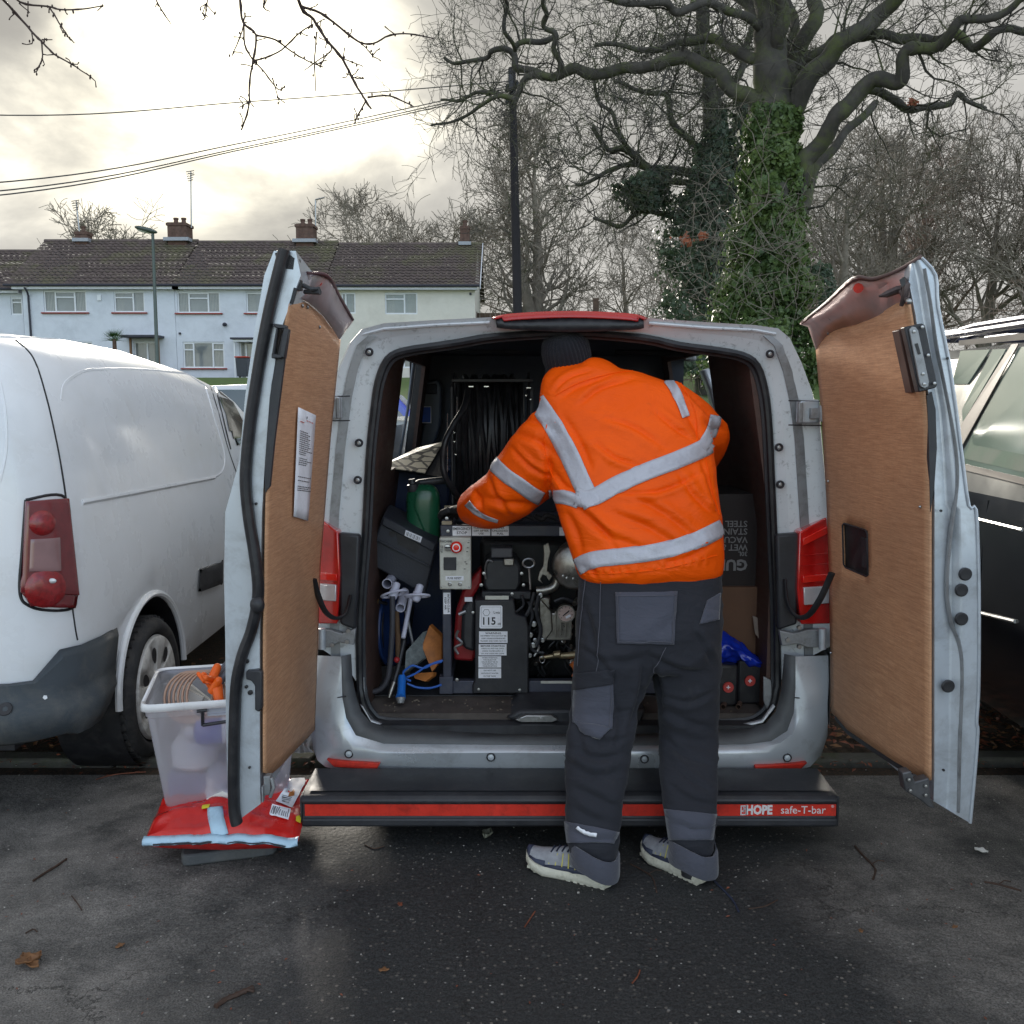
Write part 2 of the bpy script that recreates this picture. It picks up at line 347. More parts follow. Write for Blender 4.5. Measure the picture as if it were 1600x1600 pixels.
# ================================================================ SETTING
def asphalt():
    m, nt, b = newmat('damp_asphalt'); g = N(nt, 'ShaderNodeNewGeometry').outputs['Position']
    vo = N(nt, 'ShaderNodeTexVoronoi', Scale=62, Randomness=1); nt.links.new(g, vo.inputs['Vector'])
    vo2 = N(nt, 'ShaderNodeTexVoronoi', Scale=38, Randomness=1); nt.links.new(g, vo2.inputs['Vector'])
    fine = N(nt, 'ShaderNodeTexNoise', Scale=190, Detail=5, Roughness=.7); nt.links.new(g, fine.inputs[0])
    big = N(nt, 'ShaderNodeTexNoise', Scale=1.1, Detail=9, Roughness=.62, Distortion=.5); nt.links.new(g, big.inputs[0])
    mid = N(nt, 'ShaderNodeTexNoise', Scale=5, Detail=7, Roughness=.7); nt.links.new(g, mid.inputs[0])
    sp = N(nt, 'ShaderNodeSeparateXYZ'); nt.links.new(g, sp.inputs[0])
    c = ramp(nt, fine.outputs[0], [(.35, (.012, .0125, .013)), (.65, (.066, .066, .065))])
    chipc = N(nt, 'ShaderNodeSeparateXYZ'); nt.links.new(vo.outputs['Color'], chipc.inputs[0])
    chip = mth(nt, 'MULTIPLY', mth(nt, 'LESS_THAN', vo.outputs['Distance'], .30), mth(nt, 'GREATER_THAN', chipc.outputs[0], .52))
    c = mixc(nt, mth(nt, 'MULTIPLY', chip, .6), c, mixc(nt, mth(nt, 'POWER', chipc.outputs[1], 3), (.055, .053, .05), (.30, .27, .23)))
    ch2 = N(nt, 'ShaderNodeSeparateXYZ'); nt.links.new(vo2.outputs['Color'], ch2.inputs[0])
    chb = mth(nt, 'MULTIPLY', mth(nt, 'LESS_THAN', vo2.outputs['Distance'], .16), mth(nt, 'GREATER_THAN', ch2.outputs[0], .90))
    c = mixc(nt, mth(nt, 'MULTIPLY', chb, .8), c, (.28, .27, .25))
    # sunlit sides painted as paler, drier ground, shadowed middle left dark; scuffed cement smears
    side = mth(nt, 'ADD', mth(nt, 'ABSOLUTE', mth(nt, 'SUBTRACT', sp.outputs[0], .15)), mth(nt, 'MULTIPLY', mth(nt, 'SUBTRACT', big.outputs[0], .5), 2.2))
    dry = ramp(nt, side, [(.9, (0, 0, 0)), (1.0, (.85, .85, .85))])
    dry = mth(nt, 'MULTIPLY', mth(nt, 'SUBTRACT', side, .70), 1.3, clamp=True)  # this mask also carries the sunlight painted into both sides
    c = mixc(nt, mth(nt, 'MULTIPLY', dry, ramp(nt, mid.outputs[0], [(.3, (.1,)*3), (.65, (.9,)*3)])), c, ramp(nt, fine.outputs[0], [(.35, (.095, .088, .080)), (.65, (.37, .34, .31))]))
    smear = ramp(nt, mid.outputs[0], [(.60, (0, 0, 0)), (.75, (1, 1, 1))])
    smb = ramp(nt, big.outputs[0], [(.56, (0, 0, 0)), (.66, (.9,)*3)])
    c = mixc(nt, mth(nt, 'MULTIPLY', mth(nt, 'MULTIPLY', smear, smb), .6), c, (.26, .25, .235))
    wv = N(nt, 'ShaderNodeVectorMath', operation='ADD'); nt.links.new(g, wv.inputs[0]); wz = N(nt, 'ShaderNodeVectorMath', operation='SCALE'); nt.links.new(mid.outputs['Color'], wz.inputs[0]); wz.inputs['Scale'].default_value = .35; nt.links.new(wz.outputs[0], wv.inputs[1])
    ck = N(nt, 'ShaderNodeTexVoronoi', Scale=.9); ck.feature = 'DISTANCE_TO_EDGE'; nt.links.new(wv.outputs[0], ck.inputs['Vector']); crk = mth(nt, 'MULTIPLY', mth(nt, 'LESS_THAN', ck.outputs['Distance'], .003), ramp(nt, big.outputs[0], [(.48, (0, 0, 0)), (.56, (.7,)*3)])); c = mixc(nt, crk, c, (.012, .011, .010))
    moss = ramp(nt, big.outputs[0], [(.28, (.22,)*3), (.42, (0, 0, 0))])
    c = mixc(nt, moss, c, (.018, .03, .018))
    nt.links.new(c, b.inputs['Base Color'])
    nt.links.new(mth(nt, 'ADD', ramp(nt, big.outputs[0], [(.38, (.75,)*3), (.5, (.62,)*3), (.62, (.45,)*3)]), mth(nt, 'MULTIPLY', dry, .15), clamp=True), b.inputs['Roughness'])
    b.inputs['Specular IOR Level'].default_value = .24
    h = mth(nt, 'ADD', mth(nt, 'MULTIPLY', fine.outputs[0], .6), mth(nt, 'MULTIPLY', mth(nt, 'SUBTRACT', 1, vo.outputs['Distance']), .7))
    h = mth(nt, 'ADD', h, mth(nt, 'MULTIPLY', mid.outputs[0], 1.2))
    bp = N(nt, 'ShaderNodeBump', Strength=.7, Distance=.006); nt.links.new(h, bp.inputs['Height']); nt.links.new(bp.outputs[0], b.inputs['Normal'])
    return m
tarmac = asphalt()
soil = mat('leaf_littered_soil', (.045, .034, .024), .9, 0, .5, 30, bump=2, bscale=40, dirt=(.12, .06, .03), damt=.8, dscale=60, space='World')
kerbm = mat('mossy_kerb_concrete', (.085, .08, .068), .85, 0, .25, 25, bump=1, bscale=90, dirt=(.06, .075, .03), damt=.8, dscale=7, space='World')
grassm = mat('mown_grass', (.075, .14, .03), .85, 0, .35, 3, bump=2, bscale=15, dirt=(.10, .08, .04), damt=.5, dscale=1.5, space='World')
roadm = mat('road_tarmac', (.05, .05, .052), .7, 0, .2, 4, bump=.6, bscale=80, space='World')
def sm(a, b, x): t = min(1, max(0, (x-a)/(b-a))); return t*t*(3-2*t)
def gz(x, y): return 2.5*sm(12, 46, y) + 1.2*sm(50, 140, y) + .55*sm(13, 36, y)*sm(1, 6, x)
ys = [-12, -6, -3, 0, 2, 4.0, 4.3, 5, 7, 9]+list(range(12, 52))+[52, 60, 80, 110, 150, 220, 320, 480]
xs = [-400, -200, -120, -80, -50, -35, -25, -18, -12, -8, -5, -3, -1, 0, 1, 2, 3, 4, 5, 6, 8, 12, 18, 25, 35, 50, 80, 120, 200, 400]
mb = MB(); mb.grid([[V((x, y, gz(x, y)-.035)) for x in xs] for y in ys])
g = mb.build('ground', soil, smooth=60); g['kind'] = 'structure'
def sheet(name, x0, x1, y0, y1, dz, m, nx=2, ny=2):
    X_ = sorted(set([x0+(x1-x0)*i/nx for i in range(nx+1)]+[q for q in (1, 2, 3, 4, 5, 6) if x0 < q < x1])) if nx > 2 else [x0+(x1-x0)*i/nx for i in range(nx+1)]
    mb = MB(); mb.grid([[V((x, y0+(y1-y0)*j/ny, gz(x, y0+(y1-y0)*j/ny)+dz)) for x in X_] for j in range(ny+1)])
    o = mb.build(name, m, smooth=0); o['kind'] = 'structure'; return o
# the tarmac the photographer stands on: gently uneven
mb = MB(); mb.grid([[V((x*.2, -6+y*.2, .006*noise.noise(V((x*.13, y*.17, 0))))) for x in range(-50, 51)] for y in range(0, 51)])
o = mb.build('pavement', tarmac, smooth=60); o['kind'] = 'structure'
sheet('parking_bay_ground', -14, 14, 4.28, 11, -.012, soil)
sheet('road', -60, 60, 12.2, 18.5, .02, roadm, 12, 20)
sheet('grass_verge', -60, 80, 18.7, 48, .02, grassm, 12, 60)
sheet('grass_verge', -60, 80, 55, 200, .02, grassm, 2, 30)
# kerb edging between tarmac and parking bays, laid stone by stone
pave = o
KM = None
ke = tag(bpy.data.objects.new('kerb', None), kind='structure'); ke.location = (0, 4.2, 0); link(ke); WO[ke] = V((0, 4.2, 0))
x = -9.; k = 0
while x < 9:
    L = .9; mb = MB()
    z = .012+.01*noise.noise(V((x*3, 0, 1))); yy = 4.22+.012*noise.noise(V((x*5, 2, 1)))
    mb.box((x+L/2, yy, z-.066), (L-.012, .10, .12)); mb.build('kerb_stone', kerbm, ke, bevel=.012)
    x += L
# ---- houses
wallblue = mat('pale_blue_grey_render', (.66, .695, .76), .85, 0, .05, 2, bump=1.5, bscale=12, dirt=(.40, .43, .48), damt=.4, dscale=.8)
wallcream = mat('cream_render', (.72, .69, .615), .85, 0, .05, 2, bump=1, bscale=12, dirt=(.5, .46, .38), damt=.4, dscale=.8)
tilem = mat('brown_concrete_roof_tile', (.105, .080, .074), .8, 0, .35, 3, bump=1, bscale=10, dirt=(.14, .15, .055), damt=.65, dscale=.45)
upvc = mat('white_window_plastic', (.75, .77, .80), .4, 0, .04, 4)
gutterm = mat('black_gutter_plastic', (.03, .03, .045), .5)
bargem = mat('white_barge_board', (.65, .66, .70), .6, 0, .1, 4)
redsill = mat('red_tiled_sill', (.30, .06, .05), .7)
brickm = mat('brown_chimney_brick', (.11, .065, .05), .9, 0, .35, 6, bump=1, bscale=20, dirt=(.16, .12, .10), damt=.5, dscale=3)
housepane = mat('house_window_pane', (.16, .18, .19), .06, 0, .3, .8, spec=.9, rvar=.02)
curtain = mat('pale_curtain', (.40, .40, .36), .8, 0, .2, 4, stretch=(12, 1, 1))
lead = mat('lead_flashing', (.33, .35, .38), .6, .3)
def HX(px, Y=50.): return at(px, 450, Y).x
def HZ(py, Y=50.): return at(400, py, Y).z
def window(parent, x0, x1, z0, z1, Y, splits, sill=True, tops=()):
    """frame with mullions standing in its opening; splits are fractions of the width"""
    mb = MB(); w = .07; d = .08; Yc = Y+.09
    e = [x0]+[x0+(x1-x0)*s for s in splits]+[x1]
    mb.box(((x0+x1)/2, Yc, z0+w/2), (x1-x0, d, w)); mb.box(((x0+x1)/2, Yc, z1-w/2), (x1-x0, d, w))
    for i, q in enumerate(e):
        c = q+(w/2 if i == 0 else -w/2 if i == len(e)-1 else 0); mb.box((c, Yc, (z0+z1)/2), (w if i in (0, len(e)-1) else w*1.1, d-.006, z1-z0-2*w))
    for i in tops:
        a, b2 = e[i], e[i+1]; zz = z1-(z1-z0)*.3; mb.box(((a+b2)/2, Yc-.012, zz), (b2-a-w, d, w*.9)); mb.box(((a+b2)/2, Yc-.012, z1-w*1.3), (b2-a-w*.9, d-.01, w*.5))
    f = mb.build('window', upvc, parent, smooth=0)
    for i in range(len(e)-1):
        a, b2 = e[i]+w/2, e[i+1]-w/2
        MB().box(((a+b2)/2, Yc+.02, (z0+z1)/2), (b2-a, .012, z1-z0-w)).build('pane', housepane, f, smooth=0)
    nn = 16
    for a, b2 in ((x0+.05, x0+(x1-x0)*.3), (x1-(x1-x0)*.3, x1-.05)):
        cu = MB(); cu.grid([[V((a+(b2-a)*j/nn, Yc+.012+.008*(j % 2), z)) for j in range(nn+1)] for z in (z0+.06, z1-.06)])
        cu.build('curtain', curtain, f, smooth=0)
    if sill: MB().box(((x0+x1)/2, Y-.05, z0-.04), (x1-x0+.25, .16, .07)).build('sill', sill, f, smooth=0, bevel=.01)
    return f
def house(px0, px1, Y, eave, ridge, wallm, label, wins, chims=(), Dp=4.2, ground=2.5, verge=(0, 0)):
    x0, x1 = HX(px0, Y), HX(px1, Y); ze = HZ(eave, Y); zr = HZ(ridge, Y+Dp)
    h = thing('terraced_house', ((x0+x1)/2, Y, ground), label, 'house')
    rects = [(HX(a, Y), HX(c, Y), HZ(d, Y), HZ(b_, Y)) for a, b_, c, d, *_ in wins]
    xs = sorted(set([x0, x1]+[q for r in rects for q in r[:2] if x0 <= q <= x1])); zs = sorted(set([ground-.5, ze]+[q for r in rects for q in r[2:]]))
    mb = MB()
    for i in range(len(xs)-1):
        for j in range(len(zs)-1):
            cx, cz = (xs[i]+xs[i+1])/2, (zs[j]+zs[j+1])/2
            if any(r[0] < cx < r[1] and r[2] < cz < r[3] for r in rects): continue
            mb.poly([V((xs[i], Y, zs[j])), V((xs[i+1], Y, zs[j])), V((xs[i+1], Y, zs[j+1])), V((xs[i], Y, zs[j+1]))])
    for a, b_, c, d in rects:
        for P, Q in (((a, c), (a, d)), ((b_, d), (b_, c)), ((a, d), (b_, d)), ((b_, c), (a, c))):
            mb.poly([V((P[0], Y, P[1])), V((Q[0], Y, Q[1])), V((Q[0], Y+.2, Q[1])), V((P[0], Y+.2, P[1]))])
        mb.poly([V((a, Y+.2, c)), V((b_, Y+.2, c)), V((b_, Y+.2, d)), V((a, Y+.2, d))])
    for xx in (x0, x1):    # gable ends
        mb.poly([V((xx, Y, ground-.5)), V((xx, Y+2*Dp, ground-.5)), V((xx, Y+2*Dp, ze)), V((xx, Y+Dp, zr-.12)), V((xx, Y, ze))])
    mb.poly([V((x0, Y+2*Dp, ground-.5)), V((x1, Y+2*Dp, ground-.5)), V((x1, Y+2*Dp, ze)), V((x0, Y+2*Dp, ze))])
    mb.build('wall', wallm, h, smooth=0)
    # roof: courses of interlocking tiles, each course stepping over the one below
    ro = MB(); a0, a1 = x0-verge[0], x1+verge[1]; rows = 15; tw = .30; nx = max(4, int((a1-a0)/tw)*4)
    for side in (1, -1):
        for r in range(rows):
            t0, t1 = r/rows, (r+1)/rows; g_ = []
            for t, up in ((t0, .085), (t1, .0)):
                yy = (Y-.45)+(Dp+.45)*t; yy = yy if side > 0 else 2*(Y+Dp)-yy
                zz = (ze-.02)+(zr-ze+.02)*t
                g_.append([V((a0+(a1-a0)*i/nx, yy, zz+up+.045*(1 if i % 4 == 1 else .55 if i % 4 == 2 else 0))) for i in range(nx+1)])
            ro.grid(g_)
            lo = [V((p.x, p.y, p.z-.06)) for p in g_[0]]; ro.grid([lo, g_[0]])
    roof = ro.build('roof', tilem, h, smooth=0)
    MB().tube([V((a0, Y+Dp, zr+.03)), V((a1, Y+Dp, zr+.03))], .12, 8).build('ridge_tiles', tilem, roof)
    if side:
        MB().tube([V((a0, Y-.5, ze-.03)), V((a1, Y-.5, ze-.03))], .065, 8).build('gutter', gutterm, roof)
        MB().box(((x0+x1)/2, Y-.38, ze-.13), (a1-a0, .04, .17)).build('fascia', bargem, roof, smooth=0)
        MB().box(((x0+x1)/2, Y-.19, ze-.2), (a1-a0, .36, .03)).build('soffit', bargem, roof, smooth=0)
    for px, top, w, pots in chims:
        X = HX(px, Y+Dp); zt = HZ(top, Y+Dp); hh = w*(Y+Dp)/FPX
        c = MB().box((X, Y+Dp, (zr+zt)/2-.3), (hh, hh*1.1, zt-zr+.6)).box((X, Y+Dp, zt-.1), (hh*1.12, hh*1.2, .14)).build('chimney', brickm, roof, smooth=0)
        MB().box((X, Y+Dp-.02, zr+.05), (hh*1.35, hh*1.5, .18)).build('flashing', lead, roof, smooth=0)
        for q in pots: MB().lathe([(.13, 0), (.11, .2), (.14, .24), (.14, .32)], (X+q*hh, Y+Dp, zt), n=10).build('chimney_pot', brickm, roof)
    for a, b_, c, d, sp, tops, sl_ in wins: window(h, HX(a, Y)+.002, HX(c, Y)-.002, HZ(d, Y)+.002, HZ(b_, Y)-.002, Y, sp, sl_, tops)
    return h, x0, x1, ze, zr
hA = house(-90, 34, 50.6, 452, 394, wallblue, 'low end house of the terrace at the far left with one small window', [(15, 464, 33, 492, [], (0,), None), (-60, 462, -25, 492, [.5], (1,), redsill)])
hB = house(34.5, 272, 50, 446, 378, wallblue, 'pale blue terraced house with downpipe and dark porch behind the street lamp', [(67, 454, 134, 488, [.27, .72], (1,), redsill), (177, 455, 225, 488, [.62], (0,), redsill), (205, 534, 246, 592, [.5], (), None), (80, 534, 140, 575, [.3, .7], (1,), redsill)], [(135, 363, 18, (0,)), (285, 350, 28, (-.2, .22))], verge=(.7, 0))
hC = house(272.5, 508, 50, 446, 380, wallblue, 'pale blue terraced house with white porch and red-lidded bin', [(276, 456, 343, 489, [.27, .72], (1,), redsill), (384, 457, 432, 489, [.62], (), redsill), (282, 534, 347, 575, [.25, .72], (0, 2), redsill), (371, 532, 404, 594, [.3], (), None)], [(481, 352, 26, (-.2, .22))])
hD = house(508.5, 742, 50, 447, 383, wallcream, 'cream end-of-terrace house with gable beside the bare trees', [(533, 457, 555, 490, [.3], (), None), (601, 457, 652, 491, [.6], (0,), None), (600, 534, 660, 575, [.5], (), None)], [(727, 354, 14, (0,))], verge=(0, .25))
# bits of the facades
h = hB[0]; MB().tube([at(38, 449, 49.5), at(42, 455, 49.6), at(44, 462, 49.92), at(48, 520, 49.93), at(50, 560, 49.93), at(51, 600, 49.93)], .05, 8).build('downpipe', gutterm, h)
MB().box(at(155, 462, 49.97)-V((0, 0, .1)), (.2, .1, .3)).build('alarm_box', upvc, h, smooth=0, bevel=.01)
MB().box(at(222, 526, 49.5), (1.9, 1.1, .12)).build('porch_canopy', gutterm, h, smooth=0, bevel=.02)
porchbrown = mat('brown_porch_panel', (.20, .11, .06), .7)
MB().box(at(205, 560, 49.7), (.1, .1, 2.2)).box(at(248, 560, 49.7), (.1, .1, 2.2)).build('porch_post', porchbrown, h, smooth=0)
h = hC[0]; MB().box(at(388, 529.5, 49.55), (1.6, 1, .1)).build('porch_canopy', gutterm, h, smooth=0, bevel=.02)
MB().box(at(390, 533, 49.6), (1.45, .9, .1)).build('porch_fascia', upvc, h, smooth=0)
MB().box(at(367, 562, 49.3), (.08, .08, 2.0)).build('porch_post', upvc, h, smooth=0)
MB().ell(at(351, 507, 49.9), (.12, .12, .1)).build('security_lamp', gutterm, h)
MB().box(at(281, 521, 49.95), (.1, .08, .1)).build('vent', gutterm, h, smooth=0)
h = hD[0]; MB().box(at(735, 459, 49.95), (.1, .06, .12)).build('vent', gutterm, h, smooth=0)
mb = MB(); x1 = hD[2]+.27; zt, zb = hD[4], hD[3]
mb.prism([V((x1, 49.5, zb-.2)), V((x1, 54.2, zt-.08)), V((x1, 54.2, zt+.12)), V((x1, 49.5, zb+.05))], (.04, 0, 0)); mb.build('barge_board', bargem, h, smooth=0)
# wheelie bin
binc = mat('dark_bin_plastic', (.05, .055, .07), .5); binl = mat('red_bin_lid', (.45, .05, .03), .5); binb = mat('brown_box_card', (.25, .15, .07), .9)
p = at(381, 598, 47.5); p.z = gz(0, 47.5); t = thing('wheelie_bin', p, 'red-lidded wheelie bin in front of the white porch', 'bin')
MB().hexa([p+V((a*.24, b_*.3, .12)) for a, b_ in ((-1, -1), (1, -1), (1, 1), (-1, 1))]+[p+V((a*.29, b_*.36, 1.0)) for a, b_ in ((-1, -1), (1, -1), (1, 1), (-1, 1))]).build('body', binc, t, bevel=.02)
MB().box(p+V((0, 0, 1.05)), (.64, .78, .07)).build('lid', binl, t, bevel=.02)
for s in (-1, 1): MB().lathe([(.02, -.03), (.11, -.03), (.11, .03), (.02, .03)], p+V((s*.26, .3, .12)), (1, 0, 0), 14).build('wheel', rubber, t)
# aerials
for px, py0, py1, kind, lab in ((122, 314, 378, 0, 'leaning thin aerial mast over the leftmost chimney'), (298, 268, 352, 1, 'tall aerial mast beside the middle chimney'), (493, 312, 352, 2, 'short angled aerial beside the chimney behind the open van door')):
    p0 = at(px+(4 if kind == 0 else 1 if kind == 1 else 0), py1+4, 54.3); p1 = at(px-(3 if kind == 0 else 0), py0, 54.3)
    t = thing('tv_aerial', p0, lab, 'aerial'); MB().tube([p0, p1], .040, 6).build('mast', steel, t)
    mb = MB()
    if kind == 2:
        mb.tube([p1, p1+V((.5, 0, .12))], .04, 6)
        for i in range(5): q = p1+V((.1*i+.05, 0, .02*i)); mb.tube([q-V((0, .18, 0)), q+V((0, .18, 0))], .008, 4)
    else:
        for i in range(5): q = p1-V((0, 0, .12*i)); mb.tube([q-V((.22-.02*i, .1, .04)), q+V((.22-.02*i, -.1, .03))], .024, 4)
        mb.tube([p1-V((.05, .3, .15)), p1+V((.1, .3, -.1))], .02, 5)
    mb.build('aerial_elements', steel, t)
# palm by the wall
palmm = mat('palm_green', (.05, .11, .035), .6, 0, .3, 5)
p = at(180, 560, 44); base = V((p.x, 44, gz(0, 44))); t = thing('palm', base, 'small spiky green palm poking above the white van roof', 'palm')
MB().tube([base, base+V((0, 0, at(0, 530, 44).z-base.z))], [.12, .09], 8).build('trunk', brickm, t)
mb = MB(); top = base+V((0, 0, at(0, 533, 44).z-base.z))
for i in range(26):
    a = i*2.4; e = random.uniform(.1, 1.2); d = V((math.cos(a)*math.cos(e), math.sin(a)*math.cos(e), math.sin(e))); L = random.uniform(.7, .95)
    s_ = V((-math.sin(a), math.cos(a), 0)); q = top+d*L*.45
    for j in range(-4, 5):
        dd = (d+s_*j*.16).normalized(); tip = top+d*L*.35+dd*L*.6-V((0, 0, .12*abs(j)*.3)); mb.poly([top+d*L*.35-s_*.015, top+d*L*.35+s_*.015, tip])
    mb.tube([top, top+d*L*.36], .012, 4)
mb.build('fronds', palmm, t, smooth=0)
# street lamp
postm = mat('weathered_lamp_steel', (.10, .125, .115), .55, .4, .15, 6)
Yl = 30; b0 = at(249, 640, Yl); b0.z = gz(0, Yl); top = at(238.5, 362, Yl)
t = thing('street_lamp', b0, 'slim grey street lamp standing in front of the pale blue houses', 'street lamp')
MB().tube([b0, b0+V((0, 0, 1.2)), b0+V((.0, 0, 1.25)), top], [.09, .09, .06, .045], 12).build('post', postm, t)
hd = MB(); c = top+V((-.2, 0, .06)); R = Matrix.Rotation(math.radians(14), 3, 'Y'); hd.ell(c, (.36, .16, .085), 16, 8, R); hd.build('lamp_head', postm, t)
MB().ell(c-V((.05, 0, .045)), (.24, .11, .05), 14, 6, R).build('lamp_lens', whitelens, t)
# telegraph pole and its wires
tarm = mat('tarred_timber', (.018, .016, .020), .75, 0, .3, 10, bump=1.5, bscale=30, stretch=(3, 3, .4))
Yp = 24; b0 = at(813, 640, Yp); b0.z = gz(0, Yp); top = at(800, 106, Yp)
t = thing('telegraph_pole', b0, 'tall dark timber telegraph pole rising behind the silver van', 'telegraph pole')
MB().tube([b0, (b0+top)/2, top], [.13, .11, .088], 14).build('post', tarm, t)
for k, q in enumerate((132, 138, 150, 156)):
    c = at(800, q, Yp)+V((-.12 if k % 2 else .12, 0, 0)); MB().lathe([(.02, -.1), (.05, -.06), (.035, 0), (.05, .05), (.02, .1)], c, n=8).build('insulator', blackp, t)
MB().box(at(798, 128, Yp)-V((0, .1, 0)), (.12, .12, .5)).build('cable_box', blackp, t, bevel=.01)
wirem = mat('black_cable', (.06, .06, .065), .6)
for k, (a, b_, c, lab) in enumerate(((at(-40, 179, 19), at(400, 158, 22), at(797, 127, Yp), 'uppermost thin cable running left from the telegraph pole'), (at(-40, 288, 15), at(400, 219, 20), at(797, 134, Yp), 'second cable down running left from the telegraph pole'), (at(-40, 302, 15.2), at(400, 226, 20), at(797, 138, Yp), 'third cable down, almost touching the lowest one'), (at(-40, 309, 14.8), at(400, 229, 19.8), at(797, 142, Yp), 'lowest cable running left from the telegraph pole'))):
    P = [V(q) for q in dens([tuple(a+(a-b_)*1.6+V((0, 0, 1.2))), tuple(a), tuple(b_), tuple(c)], 12)]; o = MB().tube(P, .012, 6).build('overhead_cable', wirem); tag(o, lab, 'cable', 'cables strung from the telegraph pole')
# back garden fence right of the houses
fencem = mat('brown_fence_timber', (.10, .065, .045), .85, 0, .3, 8, bump=1, bscale=30)
t = thing('garden_fence', at(840, 500, 52), 'brown timber garden fence between the cream house and the trees', 'fence')
n = 0
for px in range(742, 934, 8):
    a = at(px, 489, 52); MB().box((a.x+.13, 52+.02*(n % 2), (a.z+2.4)/2), (.26, .03, a.z-2.4)).build('board', fencem, t, smooth=0); n += 1
for px in (744, 838, 931): a = at(px, 466 if px > 900 else 487, 51.9); MB().box((a.x, 51.9, (a.z+2.4)/2), (.3 if px > 900 else .12, .12, a.z-2.4)).build('post', fencem, t, smooth=0)

# ================================================================ TREES
bark = mat('dark_mossy_bark', (.062, .058, .050), .9, 0, .4, 4, bump=2.5, bscale=25, dirt=(.10, .13, .03), damt=.85, dscale=1.6)
barkfar = mat('grey_brown_bark', (.215, .185, .15), .9, 0, .3, 2, bump=1, bscale=10, dirt=(.07, .085, .05), damt=.5, dscale=.8)
barkred = mat('reddish_brown_twigs', (.24, .18, .145), .9, 0, .3, 2)
R_ = random.Random(11)
def rv(r): return V((R_.gauss(0, 1), R_.gauss(0, 1), R_.gauss(0, 1)))*r
def grow(mb, p, d, L, r, lv, wig=.25, up=.06, kids=(4, 6), spread=.75, shrink=.62, seg=None, flat=1., rmin=.004):
    n = max(3, int(L/(seg or .45))) if lv > 1 else 3; n = min(n, 9); P = [p]; D = [d]; q = p; dd = d
    for i in range(n):
        w = rv(wig); w.y *= flat; dd = (dd+w+V((0, 0, up))).normalized(); q = q+dd*(L/n); P.append(q); D.append(dd)
    mb.tube(P, [max(rmin, r*(1-.62*i/n)) for i in range(n+1)], 7 if r > .12 else 5 if r > .05 else 3, caps=False)
    if lv <= 0: return
    for k in range(R_.randint(*kids)):
        t = R_.uniform(.3, 1.) if k else 1.; i = min(n, max(1, int(round(t*n)))); base = P[i]
        dx = rv(spread); dx.y *= flat; nd = (D[i]+dx).normalized()
        grow(mb, base, nd, L*R_.uniform(.5, .78)*(shrink/.62), max(rmin, r*(1-.62*i/n)*R_.uniform(.5, .75)), lv-1, wig, up, kids, spread, shrink, seg, flat, rmin)
def tree(px, base_py, Y, height, r, lv, label, material, lean=0., kids=(4, 6), spread=.65, up=.05, wig=.2, name='bare_tree', stems=1, group=None, rmin=.012, L0=.36, flat=1.):
    b0 = at(px, base_py, Y); b0.z = gz(0, Y)-.1
    t = thing(name, b0, label, 'tree', group); tr = MB(); cr = MB()
    for s in range(stems):
        d = V((lean+R_.uniform(-.12, .12)*(stems > 1), 0, 1)).normalized(); P = [b0]; n = 10; q = b0; H = height*.72
        for i in range(n): d = (d+V((R_.gauss(0, .05), R_.gauss(0, .05), .05))).normalized(); q = q+d*H/n; P.append(q)
        tr.tube(P, [r*(1.25 if i == 0 else 1-.8*i/n) for i in range(n+1)], 10)
        for i in range(2 if height > 7 else 1, n+1):
            for k in range(2 if i < n else 4):
                a = R_.uniform(0, 2*math.pi); e = R_.uniform(.35, .95); nd = V((math.cos(a)*(1-e*.5), math.sin(a)*flat*(1-e*.5), e)).normalized()
                grow(cr, P[i], nd, height*L0*R_.uniform(.6, 1.)*(1.05-.5*i/n), r*(1-.8*i/n)*R_.uniform(.35, .55), lv, wig, up, kids, spread, .62, height*.05, 1., rmin)
    tr.build('trunk', material, t, smooth=60); cr.build('crown', material, t, smooth=60)
    return t
tree(846, 560, 58, 17.5, .5, 3, 'bare grey-brown tree with a broad fan-shaped crown right of the telegraph pole', barkfar, kids=(4, 5), up=.10, stems=2, rmin=.017, L0=.27)
tree(985, 560, 60, 11, .26, 3, 'smaller bare tree between the broad fan-shaped one and the ivy-clad oak', barkfar, kids=(4, 5), up=.05, rmin=.012)
tree(560, 520, 74, 15.5, .3, 3, 'bare tree above the cream house roof, right of its chimney stack', barkfar, kids=(4, 5), rmin=.022)
tree(640, 520, 78, 13.5, .3, 3, 'low bare tree behind the cream house roof', barkfar, kids=(4, 5), rmin=.022)
tree(700, 520, 76, 14.5, .3, 3, 'bare tree rising behind the gable chimney of the cream house', barkfar, kids=(4, 5), rmin=.022)
tree(172, 520, 80, 14, .25, 3, 'small bare tree peeping over the roof beside the leftmost chimney', barkfar, kids=(4, 5), rmin=.022)
# thicket of bare trees on the right, behind the oak
RT = [(1085, 42, 9, .32, barkfar, 'grey bare tree just left behind the ivy-clad oak'), (1300, 33, 8.6, .30, barkfar, 'first bare tree right of the ivy-clad oak trunk'), (1372, 38, 10.5, .36, barkfar, 'bare tree with two stems showing above the right van door'),
      (1455, 40, 10, .30, barkred, 'reddish-twigged bare tree right of the raised van door corner'), (1535, 36, 9.2, .30, barkfar, 'bare tree above the roof rack of the dark car'), (1620, 34, 10.5, .34, barkfar, 'bare tree at the right edge of the photograph'), (1420, 56, 9.5, .34, barkfar, 'most distant bare tree seen past the right van door'), (1700, 42, 12, .4, barkfar, 'large bare tree just beyond the right edge')]
for px, Y, hh, r, mm, lab in RT[:-1]: tree(px, 560, Y, hh, r, 3, lab, mm, kids=(4, 5), spread=.62, up=.06, wig=.15, rmin=.011, L0=.38, stems=2 if 'two stems' in lab else 1)
